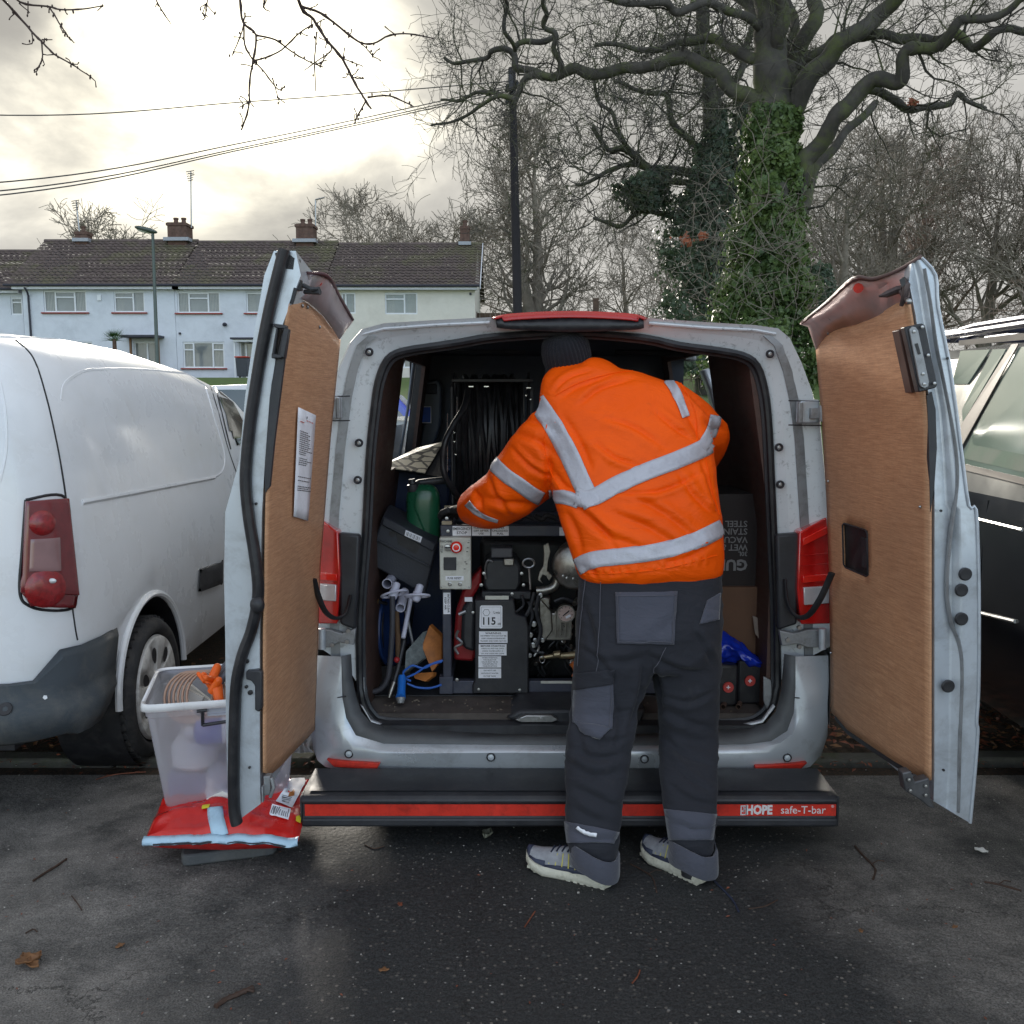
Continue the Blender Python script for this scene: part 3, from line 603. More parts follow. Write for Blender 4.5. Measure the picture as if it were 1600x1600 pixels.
# low thicket of twigs at their feet
mb = MB()
for k in range(70):
    px = R_.uniform(1040, 1700); Y = R_.uniform(28, 46); b0 = at(px, 600, Y); b0.z = gz(0, Y)
    grow(mb, b0, V((R_.gauss(0, .35), 0, 1)).normalized(), R_.uniform(1.4, 3.0), .03, 3, .3, -.02, (3, 4), .7, .62, .5, 1., .008)
o = mb.build('thicket', barkred, smooth=60); tag(o, 'brown tangle of bare undergrowth beneath the trees on the right', 'undergrowth', kind='stuff')
# ---- the oak
YO = 20.
oak = thing('oak_tree', V((at(1203, 600, YO).x, YO, gz(0, YO))), 'huge spreading bare oak with ivy climbing its trunk, right of the telegraph pole', 'tree')
def limb(pts, r0, r1, dy=0., k=6, jit=.06):
    P = dens([(p[0], p[1]) for p in pts], k); n = len(P); out = []
    for i, (x, y) in enumerate(P):
        t = i/(n-1); q = at(x, y, YO+dy*t); q += V((noise.noise(V((x*.02, y*.02, 1))), 2*noise.noise(V((x*.015, y*.015, 5))), noise.noise(V((x*.02, y*.02, 9)))))*jit*3; out.append(q)
    return out, [(r0+(r1-r0)*(i/(n-1)))*YO/FPX*(1+.22*noise.noise(V((P[i][0]*.06, P[i][1]*.06, 2)))) for i in range(n)]
tr = MB(); cr = MB(); MBk = []
P, Rr = limb([(1200, 640), (1203, 520), (1205, 400), (1206, 300), (1207, 180), (1203, 100), (1200, 0), (1196, -120)], 46, 17); tr.tube(P, Rr, 14)
LIMBS = [([(1222, 235), (1232, 190), (1245, 130), (1262, 50), (1275, -40)], 17, 10, 1.),
 ([(1235, 190), (1265, 125), (1310, 75), (1370, 30), (1420, -20), (1480, -60)], 17, 8, -1.5),
 ([(1268, 85), (1310, 64), (1350, 56), (1395, 58), (1430, 61), (1460, 60), (1485, 52), (1510, 70), (1535, 62), (1560, 50), (1610, 47)], 8, 5, -2),
 ([(1232, 300), (1255, 262), (1275, 222), (1310, 180), (1345, 140), (1375, 130), (1400, 122), (1412, 92), (1430, 80), (1460, 68), (1490, 45), (1525, 28), (1560, 20), (1610, -10)], 15, 4, -3),
 ([(1345, 142), (1375, 150), (1405, 158), (1430, 165), (1462, 166), (1485, 156), (1503, 144), (1518, 156), (1534, 172)], 7, 3.5, 1),
 ([(1190, 172), (1165, 150), (1140, 135), (1115, 112), (1085, 100), (1050, 95), (1025, 98), (1000, 107), (960, 116), (925, 114), (895, 110), (870, 122), (850, 118), (835, 110), (812, 104), (802, 90), (790, 82), (776, 78), (762, 82), (757, 92), (735, 96), (715, 98), (690, 92)], 12, 2.4, 1.5),
 ([(868, 122), (845, 118), (828, 126), (810, 148), (795, 158), (778, 150), (758, 140), (735, 142), (715, 155), (690, 160)], 6, 2, 2),
 ([(805, 158), (780, 155), (755, 165), (725, 178), (700, 190), (675, 200)], 4, 1.8, 2),
 ([(872, 112), (868, 95), (858, 75), (866, 60), (855, 40), (862, 20), (850, 5), (845, -20)], 5, 3, -1),
 ([(800, 82), (790, 60), (785, 30), (790, 0), (785, -30)], 3.4, 2.4, -1), ([(865, 62), (830, 62), (812, 70), (798, 78)], 4.5, 4, 0),
 ([(1190, 92), (1165, 88), (1135, 78), (1112, 60), (1085, 62), (1060, 68), (1030, 78), (1000, 75), (960, 70), (935, 68)], 9, 3, 2.5),
 ([(1190, 70), (1175, 40), (1155, 0), (1130, -50)], 11, 8, 1), ([(1180, 55), (1150, 22), (1110, 8), (1070, 14), (1020, 4), (980, 8), (930, -10)], 7, 3.5, -2),
 ([(1225, 330), (1250, 330), (1268, 300), (1290, 240), (1320, 205), (1370, 165)], 12, 6, 3),
 ([(1225, 160), (1238, 110), (1242, 60), (1232, 10), (1240, -50)], 10, 6, 2), ([(1215, 120), (1218, 60), (1224, 0), (1220, -60)], 12, 8, -1)]
for pts, r0, r1, dy in LIMBS:
    P, Rr = limb(pts, r0, r1, dy); tr.tube(P, Rr, 10 if r0 > 6 else 7)
    L = sum((P[i+1]-P[i]).length for i in range(len(P)-1)); n = int(L*3.0)
    for k in range(n):
        i = R_.randint(len(P)//6, len(P)-2); d = (P[i+1]-P[i]).normalized(); s_ = rv(1.); s_.y *= .7; nd = (d*.5+s_).normalized(); nd = (nd+V((0, 0, .15))).normalized()
        grow(cr, P[i], nd, R_.uniform(.5, 1.6), min(Rr[i]*.5, R_.uniform(.012, .035)), 3, .24, .03, (3, 4), .75, .62, .22, 1., .0045)
tr.build('trunk', bark, oak, smooth=60); cr.build('crown', bark, oak, smooth=60)
# ---- second, ivy-smothered tree behind it
Y2 = 29.; t2 = thing('ivy_tree', V((at(1100, 600, Y2).x, Y2, gz(0, Y2))), 'dark ivy-smothered tree behind the oak on its left', 'tree')
tr = MB(); cr = MB()
for pts, r0, r1 in (([(1105, 640), (1110, 450), (1100, 300), (1112, 180), (1100, 60), (1095, -40)], 20, 8), ([(1108, 330), (1070, 270), (1020, 265), (980, 240), (945, 235), (925, 200)], 8, 3), ([(1108, 300), (1060, 290), (1010, 262), (960, 262), (930, 275), (900, 285)], 6, 2), ([(1112, 240), (1060, 200), (1040, 150), (1000, 140), (960, 135)], 6, 2.5), ([(1105, 380), (1050, 330), (1000, 332), (960, 350), (930, 345)], 6, 2), ([(1110, 170), (1150, 120), (1170, 60), (1165, 0)], 7, 4), ([(1112, 260), (1150, 240), (1165, 180), (1160, 140)], 7, 4), ([(985, 240), (960, 180), (930, 150), (935, 110)], 3.5, 2)):
    P, Rr = limb(pts, r0, r1); k_ = (Y2-YO); P = [V((p.x*Y2/YO, Y2+p.y-YO, EYE+(p.z-EYE)*Y2/YO)) for p in P]; Rr = [r*Y2/YO for r in Rr]; tr.tube(P, Rr, 8)
    L = sum((P[i+1]-P[i]).length for i in range(len(P)-1))
    for k in range(int(L*2.4)):
        i = R_.randint(len(P)//5, len(P)-2); s_ = rv(1.); nd = ((P[i+1]-P[i]).normalized()*.5+s_+V((0, 0, .2))).normalized()
        grow(cr, P[i], nd, R_.uniform(.8, 2.2), min(Rr[i]*.5, .04), 3, .22, .04, (3, 5), .75, .62, .3, 1., .0075)
tr.build('trunk', bark, t2, smooth=60); cr.build('crown', bark, t2, smooth=60)
# ---- ivy leaves: each a small lobed face, scattered through the clumps
def ivymat(name, a, b_):
    m, nt, b = newmat(name); g = N(nt, 'ShaderNodeNewGeometry'); oi = N(nt, 'ShaderNodeTexNoise', Scale=2.2, Detail=6, Roughness=.75); nt.links.new(g.outputs['Position'], oi.inputs[0])
    rr = N(nt, 'ShaderNodeTexNoise', Scale=30, Detail=2); nt.links.new(g.outputs['Position'], rr.inputs[0])
    c = mixc(nt, ramp(nt, oi.outputs[0], [(.35, (0, 0, 0)), (.68, (1, 1, 1))]), a, b_); c = mixc(nt, ramp(nt, rr.outputs[0], [(.4, (0, 0, 0)), (.7, (.6,)*3)]), c, tuple(x*.45 for x in a))
    nt.links.new(c, b.inputs['Base Color']); b.inputs['Roughness'].default_value = .38; b.inputs['Transmission Weight'].default_value = 0
    tl = N(nt, 'ShaderNodeBsdfTranslucent'); nt.links.new(c, tl.inputs[0]); mx = N(nt, 'ShaderNodeMixShader'); mx.inputs[0].default_value = .4
    out = [n for n in nt.nodes if n.type == 'OUTPUT_MATERIAL'][0]; nt.links.new(b.outputs[0], mx.inputs[1]); nt.links.new(tl.outputs[0], mx.inputs[2]); nt.links.new(mx.outputs[0], out.inputs[0]); return m
ivy1 = ivymat('bright_ivy', (.072, .135, .045), (.20, .285, .08)); ivy2 = ivymat('dark_ivy', (.075, .115, .070), (.12, .175, .11))
def leaves(name, cent, nrm, size, m, parent, seed=3):
    rg = np.random.default_rng(seed); n = len(cent); C = np.array(cent); Nn = np.array(nrm)+rg.normal(0, .55, (n, 3)); Nn /= np.linalg.norm(Nn, axis=1)[:, None]
    T = np.cross(Nn, rg.normal(0, 1, (n, 3))); T /= np.linalg.norm(T, axis=1)[:, None]; B = np.cross(Nn, T); s = (size*np.clip(rg.lognormal(-.1, .4, n), .35, 2.1))[:, None]
    q = [C-T*s, C-B*s*.75+Nn*s*.25, C+T*s, C+B*s*.75+Nn*s*.25]; A = np.stack(q, 1).reshape(-1, 3); c = A.mean(0)
    me = bpy.data.meshes.new(name); me.vertices.add(4*n); me.vertices.foreach_set('co', (A-c).ravel())
    me.loops.add(4*n); me.loops.foreach_set('vertex_index', np.arange(4*n, dtype=np.int32)); me.polygons.add(n); me.polygons.foreach_set('loop_start', np.arange(0, 4*n, 4, dtype=np.int32)); me.polygons.foreach_set('loop_total', np.full(n, 4, dtype=np.int32))
    me.update(); me.materials.append(m); o = bpy.data.objects.new(name, me); link(o, parent); o.location = V(c)-(WO[parent] if parent else V((0, 0, 0))); WO[o] = V(c); o['kind'] = 'stuff'; return o
def ivy_column(path, Y, n, seed, clump=.0, sq=1.):
    rg = random.Random(seed); C = []; Nn = []; P = dens(path, 8)
    for k in range(n):
        i = rg.randint(0, len(P)-1); x, y, w = P[i]; a = rg.uniform(-math.pi, 0) if rg.random() < .8 else rg.uniform(0, math.pi); c0 = at(x, y, Y)
        h = noise.noise(V((x*.03, y*.03, a*1.3)))+.6*noise.noise(V((x*.09, y*.09, a*3)))
        rr = w*Y/FPX*(.78+.55*h+abs(rg.gauss(0, .10))*1.3)*(1. if rg.random() < .8 else rg.uniform(.6, 1.1)); nv = V((math.cos(a), math.sin(a)*sq, .2))
        C.append(c0+V((nv.x*rr, nv.y*rr, rg.uniform(-.12, .12)))); Nn.append(nv)
    return C, Nn
C, Nn = ivy_column([(1193, 150, 8), (1197, 175, 20), (1205, 195, 37), (1208, 240, 40), (1206, 280, 43), (1203, 320, 49), (1200, 370, 52), (1196, 430, 60), (1192, 480, 68), (1190, 540, 76), (1190, 600, 78)], YO, 40000, 5)
C2, N2 = ivy_column([(1228, 150, 8), (1226, 180, 14), (1222, 210, 18)], YO, 1500, 6); leaves('ivy', C+C2, Nn+N2, .05, ivy1, oak)
tang = MB()
for k in range(40):
    px = R_.gauss(1185, 50); py = R_.uniform(300, 500); p = at(px, py, 18.9); grow(tang, p, V((R_.gauss(0, 1), -.1, R_.gauss(.2, .6))).normalized(), R_.uniform(.5, 1.3), .010, 2, .35, -.02, (2, 4), .8, .62, .25, .4, .004)
tang.build('climbing_stems', barkfar, oak, smooth=60)
C, Nn = [], []
for path, n in (([(1120, 180, 12), (1115, 240, 26), (1108, 290, 40), (1098, 330, 52), (1090, 390, 54), (1095, 450, 56), (1095, 520, 60), (1095, 580, 60)], 15000), ([(1030, 270, 18), (1010, 285, 32), (1000, 300, 36), (1010, 325, 30)], 3800), ([(1160, 150, 10), (1165, 200, 22), (1165, 250, 26), (1165, 310, 22)], 3000), ([(1280, 420, 18), (1285, 470, 24), (1290, 540, 30)], 2200)):
    a, b_ = ivy_column(path, Y2, n, n); C += a; Nn += b_
leaves('ivy', C, Nn, .062, ivy2, t2)
deadleaf = mat('clinging_dead_leaves', (.30, .10, .05), .8, 0, .3, 6)
C, Nn = [], []
for px, py, w in ((1068, 372, 14), (1098, 368, 8), (1425, 160, 9)):
    for k in range(38): C.append(at(px+R_.gauss(0, w*.5), py+R_.gauss(0, w*.4), YO+.4*R_.random())); Nn.append(V((0, -1, 0)))
leaves('dead_leaves', C, Nn, .045, deadleaf, oak)
# ---- twigs of an overhanging tree close by
Yt = 4.2; tw = mat('dark_red_brown_twig', (.055, .035, .030), .7, 0, .3, 60, bump=1, bscale=400)
tt = thing('overhanging_branch', at(420, -60, Yt), 'knobbly bare twigs hanging into the top left of the picture', 'branch')
tt2 = thing('overhanging_branch', at(20, -60, Yt), 'bare twigs hanging into the far top left corner', 'branch')
TW = [(tt, [(450, -60), (470, 10), (490, 30), (510, 62), (535, 92), (555, 130), (572, 158), (580, 170)], 2.8, 1.5), (tt, [(575, 152), (610, 150), (645, 166)], 1.5, 1.), (tt, [(572, 158), (562, 175), (553, 193)], 1.4, 1.), (tt, [(470, 10), (500, 20), (530, 42), (560, 65), (583, 68), (610, 55), (640, 53), (677, 60)], 2.2, .9), (tt, [(560, 65), (575, 78), (583, 90)], 1., .8),
 (tt, [(370, -50), (375, 0), (380, 35), (400, 55), (395, 95), (390, 130), (388, 170), (377, 203)], 2.2, 1.2), (tt, [(400, 55), (430, 62), (455, 80), (480, 95), (505, 105)], 1.6, .9), (tt, [(395, 95), (415, 90), (440, 78), (470, 50), (490, 38)], 1.5, 1.), (tt, [(398, 96), (415, 115), (435, 140), (445, 134)], 1.3, .8), (tt, [(425, 122), (437, 160)], 1., .7), (tt, [(383, 20), (378, 50), (362, 88)], 1.2, .8), (tt, [(380, 30), (383, 70), (396, 95)], 1.6, 1.2),
 (tt, [(495, 50), (492, 90), (493, 142)], 1.2, .8), (tt, [(510, 62), (518, 78), (500, 92), (475, 110)], 1.2, .7), (tt, [(530, 88), (545, 95), (568, 104)], 1.1, .7), (tt, [(548, 118), (555, 122), (569, 123)], 1., .7), (tt, [(388, 160), (373, 168)], 1., .8), (tt, [(325, -20), (323, 8), (320, 28)], 1.2, .8), (tt, [(323, 5), (312, 12)], 1., .7), (tt, [(323, 8), (336, 22)], 1., .7), (tt, [(420, -20), (412, 10), (422, 18)], 1.2, .8), (tt, [(230, -30), (252, 15), (267, 37)], 1.4, .8),
 (tt2, [(-20, -25), (15, 10), (50, 50), (68, 68), (85, 85), (112, 100), (140, 119)], 2.2, .9), (tt2, [(65, 65), (66, 92), (56, 113)], 1.3, .8), (tt2, [(50, 50), (51, 68)], 1.1, .8), (tt2, [(66, 62), (82, 62)], 1., .7), (tt2, [(10, -30), (30, 3), (75, 10), (95, 15), (130, 14), (160, 9)], 1.8, .9), (tt2, [(78, 12), (92, 35), (105, 55), (116, 67)], 1.3, .8), (tt2, [(30, 5), (47, 20)], 1., .7)]
TM = {tt: MB(), tt2: MB()}
for par, pts, r0, r1 in TW:
    P = dens(pts, 4); Q = []
    for i, (x, y) in enumerate(P): Q.append(at(x+1.5*noise.noise(V((x*.2, y*.2, 0))), y, Yt+.25*noise.noise(V((x*.01, y*.01, 3)))))
    rr = [(r0+(r1-r0)*i/(len(P)-1))*Yt/FPX*.92*(1.35 if i % 5 == 0 else 1) for i in range(len(P))]; TM[par].tube(Q, rr, 7)
    for k in range(len(P)//2):
        i = R_.randint(1, len(Q)-1); TM[par].ell(Q[i]+rv(.004), (.004, .004, .0065), 6, 4)
        if R_.random() < .35: dd = rv(1).normalized(); dd.y *= .3; TM[par].tube([Q[i], Q[i]+dd*.03, Q[i]+dd*.045+rv(.006)], [.0028, .002, .003], 5)
for par in (tt, tt2): TM[par].build('twigs', tw, par, smooth=60)
# the bough they hang from, out of the top of the picture, and its trunk off to the right
ends = [at(450, -60, Yt), at(370, -50, Yt), at(230, -30, Yt), at(325, -20, Yt), at(420, -20, Yt)]
bq = [at(200, -150, Yt), at(330, -170, Yt), at(460, -190, Yt), V((.9, 3.9, 4.6)), V((3.2, 3.4, 5.2)), V((6.2, 2.6, 4.9)), V((7.6, 2.2, 3.9))]
P = [V(p) for p in dens([tuple(p) for p in bq], 5)]; mb = MB(); mb.tube(P, [.012+.10*(i/len(P))**1.5 for i in range(len(P))], 8)
for e in ends: j = min(P, key=lambda p: (p-e).length); mb.tube([e, e.lerp(j, .5)+V((0, .03, .03)), j], [.006, .008, .011], 6)
mb.tube([V((8.1, 2.0, -.1)), V((8.0, 2.0, 2.2)), V((7.8, 2.1, 3.6)), V((7.5, 2.0, 5.2)), V((7.7, 2.2, 7.5))], [.32, .26, .22, .18, .12], 12); mb.build('bough', bark, tt, smooth=60)
mb = MB(); q0 = [at(-140, -190, Yt), at(-20, -150, Yt), at(60, -140, Yt), at(200, -150, Yt)]; mb.tube([V(p) for p in dens([tuple(p) for p in q0], 5)], .011, 6)
for e in (at(-20, -25, Yt), at(10, -30, Yt)): mb.tube([e, e.lerp(q0[1], .5), q0[1]], [.005, .007, .010], 6)
mb.build('bough', bark, tt2, smooth=60)
# ================================================================ THE SILVER VAN
YR = 3.60
VX = .205                      # centre line
van = thing('van', (VX, 5.6, 0), 'silver panel van seen from behind with both rear doors swung open and tools inside', 'van')
# outlines of the rear, read at the rear plane: outer skin, then the door opening, point for point
def L_(px, py, Y=YR): return at(px, py, Y)
outer = [(497, 1010), (500, 900), (503, 800), (509, 700), (519, 620), (531, 575), (548, 535), (566, 514), (600, 505), (680, 500), (780, 495), (890, 493), (1000, 496), (1100, 503), (1180, 508), (1216, 513), (1234, 528), (1252, 566), (1268, 610), (1281, 660), (1288, 740), (1294, 830), (1297, 920), (1297, 1010)]
mid = [(541, 1040), (530, 900), (534, 800), (545, 700), (556, 620), (563, 580), (574, 542), (590, 532), (625, 524), (700, 519), (780, 515), (890, 511), (1000, 515), (1100, 521), (1150, 526), (1186, 532), (1203, 548), (1215, 590), (1222, 640), (1226, 700), (1230, 780), (1234, 850), (1238, 920), (1240, 1040)]
inner = [(563, 1075), (562, 960), (571, 840), (577, 720), (585, 640), (592, 595), (606, 562), (630, 549), (680, 541), (720, 535), (775, 526), (890, 520), (1005, 528), (1060, 540), (1120, 548), (1160, 556), (1182, 572), (1194, 610), (1200, 660), (1204, 740), (1208, 830), (1211, 900), (1213, 960), (1214, 1070)]
sill_in = [(563, 1075), (567, 1100), (578, 1120), (600, 1131), (700, 1134), (790, 1138), (820, 1143), (960, 1143), (1000, 1136), (1150, 1133), (1190, 1124), (1208, 1102), (1214, 1070)]
O = [L_(*p, YR+.02) for p in outer]; M_ = [L_(*p, YR+.05) for p in mid]; I_ = [L_(*p, YR+.075) for p in inner]
# side/roof skin: rings running forward (a van narrows a little and its nose drops)
def ring(Y, sx, topz, sh=0.):
    out = []
    for i, p in enumerate(O):
        x = VX+(p.x-VX)*sx; z = p.z if topz is None else min(p.z, topz) if p.z < 1 else 1+(p.z-1)*(topz-1)/(1.935-1)
        out.append(V((x, Y, z)))
    return out
sk_ = MB(); rings = [O, ring(YR+.06, 1.015, None), ring(YR+.5, 1.03, 1.955), ring(YR+2, 1.04, 1.97), ring(YR+3.1, 1.03, 1.95)]
lowl = lambda r: [V((r[0].x-.01, r[0].y, .34))]+r+[V((r[-1].x+.01, r[-1].y, .34))]
# leave the window openings of the sliding doors: cut by index (side panels between z 1.34 and 1.80)
RG = [lowl(r) for r in rings]
def seg_skin(Ya, Yb, skipwin):
    pass
n = len(RG[0])
for k in range(len(RG)-1):
    for j in range(n-1):
        a, b_, c, d = RG[k][j], RG[k][j+1], RG[k+1][j+1], RG[k+1][j]
        zl, zh = min(a.z, b_.z), max(a.z, b_.z)
        side = abs((a.x+b_.x)/2-VX) > .72 and zl > 1.28 and zh < 1.9
        if k == 2 and side: continue        # window band on both sides
        if k == 3 and side: continue
        sk_.poly([a, b_, c, d])
body = sk_.build('body', silver, van, smooth=50)
# pillars that frame the side windows
for s in (0, -1):
    for Ya, Yb in ((YR+.5, YR+.62), (YR+1.95, YR+2.1)):
        idx = range(3, 8) if s == 0 else range(n-8, n-3)
        def lr(Y, i):
            t = (Y-rings[2][0].y)/(1.5); t = min(max(t, 0), 1); return RG[2][i].lerp(RG[3][i], t) if Y <= YR+2 else RG[3][i].lerp(RG[4][i], (Y-YR-2)/1.1)
        g_ = [[V((lr(Y, i).x, Y, lr(Y, i).z)) for i in idx] for Y in (Ya, Yb)]; MB().grid(g_).build('window_pillar', silver, van, smooth=50, solid=.03)
for s, idx in ((0, range(3, 8)), (-1, range(n-8, n-3))):
    g_ = [[(lambda q: V((VX+(q.x-VX)*.985, Y, q.z)))(RG[2][i].lerp(RG[3][i], (Y-YR-.5)/1.5)) for i in idx] for Y in (YR+.6, YR+1.97)]
    MB().grid(g_).build('side_window', clearglass, van, smooth=0)
# cab and nose
cab = MB(); Yc = YR+3.1
secs = [(Yc, 1.95, .95), (Yc+.5, 1.90, .93), (Yc+1.15, 1.28, .93), (Yc+1.25, 1.20, .92), (Yc+1.75, 1.02, .86), (Yc+1.95, .80, .80), (Yc+2.0, .45, .78)]
cr_ = []
for Y, zt, hw in secs:
    cr_.append([V((VX-hw, Y, .34)), V((VX-hw-.02, Y, min(.8, zt*.8))), V((VX-hw+.02, Y, min(1.2, zt*.92))), V((VX-hw+.1, Y, zt-.06)), V((VX-hw*.7, Y, zt)), V((VX+hw*.7, Y, zt)), V((VX+hw-.1, Y, zt-.06)), V((VX+hw-.02, Y, min(1.2, zt*.92))), V((VX+hw+.02, Y, min(.8, zt*.8))), V((VX+hw, Y, .34))])
cab.loft(cr_); cab.build('cab', silver, van, smooth=50)
MB().grid([[V((VX+s*.80, Yc+.53, 1.88)) for s in (-1, 1)], [V((VX+s*.85, Yc+1.16, 1.30)) for s in (-1, 1)]]).build('windscreen', carglass, van, smooth=0, solid=.01)
# rear frame: grimy painted flange between skin and opening
fr = MB(); fr.grid([O, M_]); fr.grid([M_, I_]); fr.grid([I_, [p+V((0, .10, 0)) for p in I_]]); fr.build('rear_frame', frame_paint, van, smooth=35)
# dull drip channel along each side of the frame
for a, b_ in ((0, 8), (15, 24)):
    P = [o_.lerp(m_, .62)+V((0, -.008, 0)) for o_, m_ in zip(O[a:b_], M_[a:b_])]
    MB().grid([[p+V((-.014, 0, 0)) for p in P], [p+V((.020, .004, 0)) for p in P]]).build('pillar_channel', galv, van, smooth=0, solid=.006)
# rubber seal round the opening
P = dens([tuple(p+V((0, -.01, 0))) for p in I_], 3); P += dens([tuple(L_(*p, YR+.06)) for p in sill_in[::-1]], 3)[1:-1]
MB().tube([V(p) for p in P], .0145, 8, closed=True).build('door_seal', rubber, van)
P2 = [V(p) for p in P]; c = sum(P2, V())/len(P2); MB().tube([c+(p-c)*.985+V((0, .022, 0)) for p in P2], .011, 6, closed=True).build('inner_seal', blackp, van)
# quarter panels: bright silver corners curving round to the sides
for s, pts in ((-1, [(497, 1010), (500, 900), (509, 700), (519, 620), (531, 575), (548, 535), (563, 517)]), (1, [(1216, 516), (1236, 530), (1254, 568), (1270, 612), (1283, 665), (1290, 740)])):
    pass
# roof brake light and the dark recess below it
bl = [(769, 497), (800, 491), (890, 487), (985, 491), (1011, 498)]; b2_ = [(776, 510), (800, 513), (890, 517), (985, 514), (1006, 511)]
mb = MB(); up = [L_(*p, YR+.006) for p in dens(bl, 4)]; lo = [L_(p[0]+(5 if p[0] < 780 else -5 if p[0] > 1000 else 0), p[1]+(1 if (p[0] < 780 or p[0] > 1000) else 9), YR-.016) for p in dens(bl, 4)]; bk = [p+V((0, .2, .01)) for p in up]
mb.grid([bk, up]); mb.grid([up, lo]); mb.build('brake_light', mat('dull_red_lens', (.42, .012, .012), .3, 0, .1, 12, coat=.4), van, smooth=50, solid=.006)
mb = MB(); lo2 = [L_(*p, YR-.012) for p in dens(b2_, 4)]; mb.grid([[p+V((0, .012, 0)) for p in lo], lo2]); mb.grid([lo2, [p+V((0, .1, .01)) for p in lo2]]); mb.build('brake_light_housing', rubber, van, smooth=40, solid=.008)
# header dirt lip
mb = MB(); mb.tube([L_(x, y+3, YR+.03) for x, y in ((566, 520), (600, 511), (680, 505), (765, 501))], .006, 6); mb.build('header_lip', frame_paint, van)
mb = MB(); mb.tube([L_(x, y+3, YR+.03) for x, y in ((1014, 502), (1100, 509), (1180, 513), (1212, 519))], .006, 6); mb.build('header_lip', frame_paint, van)
# screws with dark washers down the frame
def bolt(px, py, r=.016, par=van, Y=YR+.03, m1=blackp, m2=steel, nm='grommet'):
    p = L_(px, py, Y); o = MB().lathe([(r*.7, .004), (r, .002), (r, -.004), (r*.75, -.008), (r*.5, -.004), (r*.48, .0)], p, (0, 1, 0), 18, caps=False).build(nm, m1, par)
    MB().lathe([(r*.42, .0), (r*.42, -.006), (r*.25, -.007), (r*.22, -.003)], p, (0, 1, 0), 10).build('screw', m2, o); return o
for px, py in ((577, 550), (561, 692), (559, 750), (1203, 553), (1217, 699), (1219, 757)): bolt(px, py)
for px, py, s in ((517, 636, -1), (1262, 643, 1)):      # upper hinges in their pockets
    a = L_(px, py, YR-.01); MB().box(a, (.075, .05, .088)).build('hinge_pocket', silver_clean if s > 0 else frame_paint, van, bevel=.008)
    h = MB().box(L_(px-12*s, py+2, YR-.04), (.016, .02, .075)).box(L_(px+14*s, py+3, YR-.045), (.05, .03, .04)).tube([L_(px+22*s, py-10, YR-.06), L_(px+22*s, py+16, YR-.06)], .011, 10); h.build('hinge', galv, van, bevel=.003)
    MB().tube([L_(px-30*s, py-17, YR-.032), L_(px+20*s, py-16, YR-.032)], .0025, 5).build('panel_gap', blackp, van)
    MB().tube([L_(px-30*s, py+21, YR-.032), L_(px+22*s, py+22, YR-.032)], .0025, 5).build('panel_gap', blackp, van)
for py in (757, 640-17, 640+24):
    for a, b_ in (((529, 540), (560, 560)), ((1212, 1238), (1238, 1238)))[0:0]: pass
# tail lights: tall clusters on the corners
def lamp(q, s):
    t = MB(); 
    F_ = [L_(x, y, Y) for x, y, Y in q]; n_ = len(F_)
    t.prism(F_, (0, .10, 0)); o = t.build('tail_light', redlens, van, bevel=.006); return o
# right cluster (fully seen)
o = lamp([(1249, 832, 3.575), (1292, 808, 3.615), (1297, 860, 3.62), (1298, 975, 3.62), (1252, 976, 3.575), (1246, 920, 3.57)], 1)
MB().prism([L_(1256, 918, 3.57), L_(1297, 916, 3.60), L_(1296, 943, 3.60), L_(1257, 946, 3.57)], (0, .02, 0)).build('reversing_lens', whitelens, o, bevel=.004)
MB().prism([L_(1255, 900, 3.568), L_(1296, 897, 3.598), L_(1296, 907, 3.598), L_(1255, 911, 3.568)], (0, .02, 0)).build('bright_band', brightred, o, bevel=.002)  # brighter red strip across the lens
MB().prism([L_(1255, 842, 3.567), L_(1294, 822, 3.597), L_(1296, 833, 3.598), L_(1255, 853, 3.567)], (0, .02, 0)).build('fog_band', brightred, o, bevel=.002)
for yy in (868, 884): MB().tube([L_(1252, yy, 3.565), L_(1296, yy-4, 3.598)], .0018, 5).build('lens_rib', redlens, o)
o = lamp([(497, 808, 3.615), (528, 832, 3.575), (531, 900, 3.57), (527, 975, 3.575), (497, 975, 3.62)], -1)
MB().prism([L_(497, 912, 3.60), L_(525, 914, 3.57), L_(525, 940, 3.57), L_(497, 938, 3.60)], (0, .02, 0)).build('reversing_lens', whitelens, o, bevel=.004)
MB().prism([L_(497, 895, 3.598), L_(526, 898, 3.568), L_(526, 908, 3.568), L_(497, 906, 3.598)], (0, .02, 0)).build('bright_band', brightred, o, bevel=.002)
# black surrounds inboard of the lamps, door check straps, lower hinges
for s, q in ((1, [(1213, 836), (1250, 833), (1246, 976), (1216, 985)]), (-1, [(529, 833), (562, 836), (556, 985), (531, 976)])):
    MB().prism([L_(x, y, YR+.0) for x, y in q], (0, .045, 0)).build('lamp_surround', blackp, van, bevel=.01)
mb = MB(); mb.tube([V(p) for p in dens([tuple(L_(1226, 905, 3.59)), tuple(L_(1230, 940, 3.57)), tuple(L_(1243, 962, 3.54)), tuple(L_(1262, 962, 3.5)), tuple(L_(1282, 935, 3.46)), tuple(L_(1300, 895, 3.42))], 5)], .0125, 10, flat=.5); mb.build('check_strap', rubber, van)
mb = MB(); mb.tube([V(p) for p in dens([tuple(L_(490, 905, 3.42)), tuple(L_(497, 930, 3.46)), tuple(L_(508, 955, 3.5)), tuple(L_(524, 966, 3.54)), tuple(L_(540, 958, 3.57)), tuple(L_(548, 930, 3.59))], 5)], .0125, 10, flat=.5); mb.build('check_strap', rubber, van)
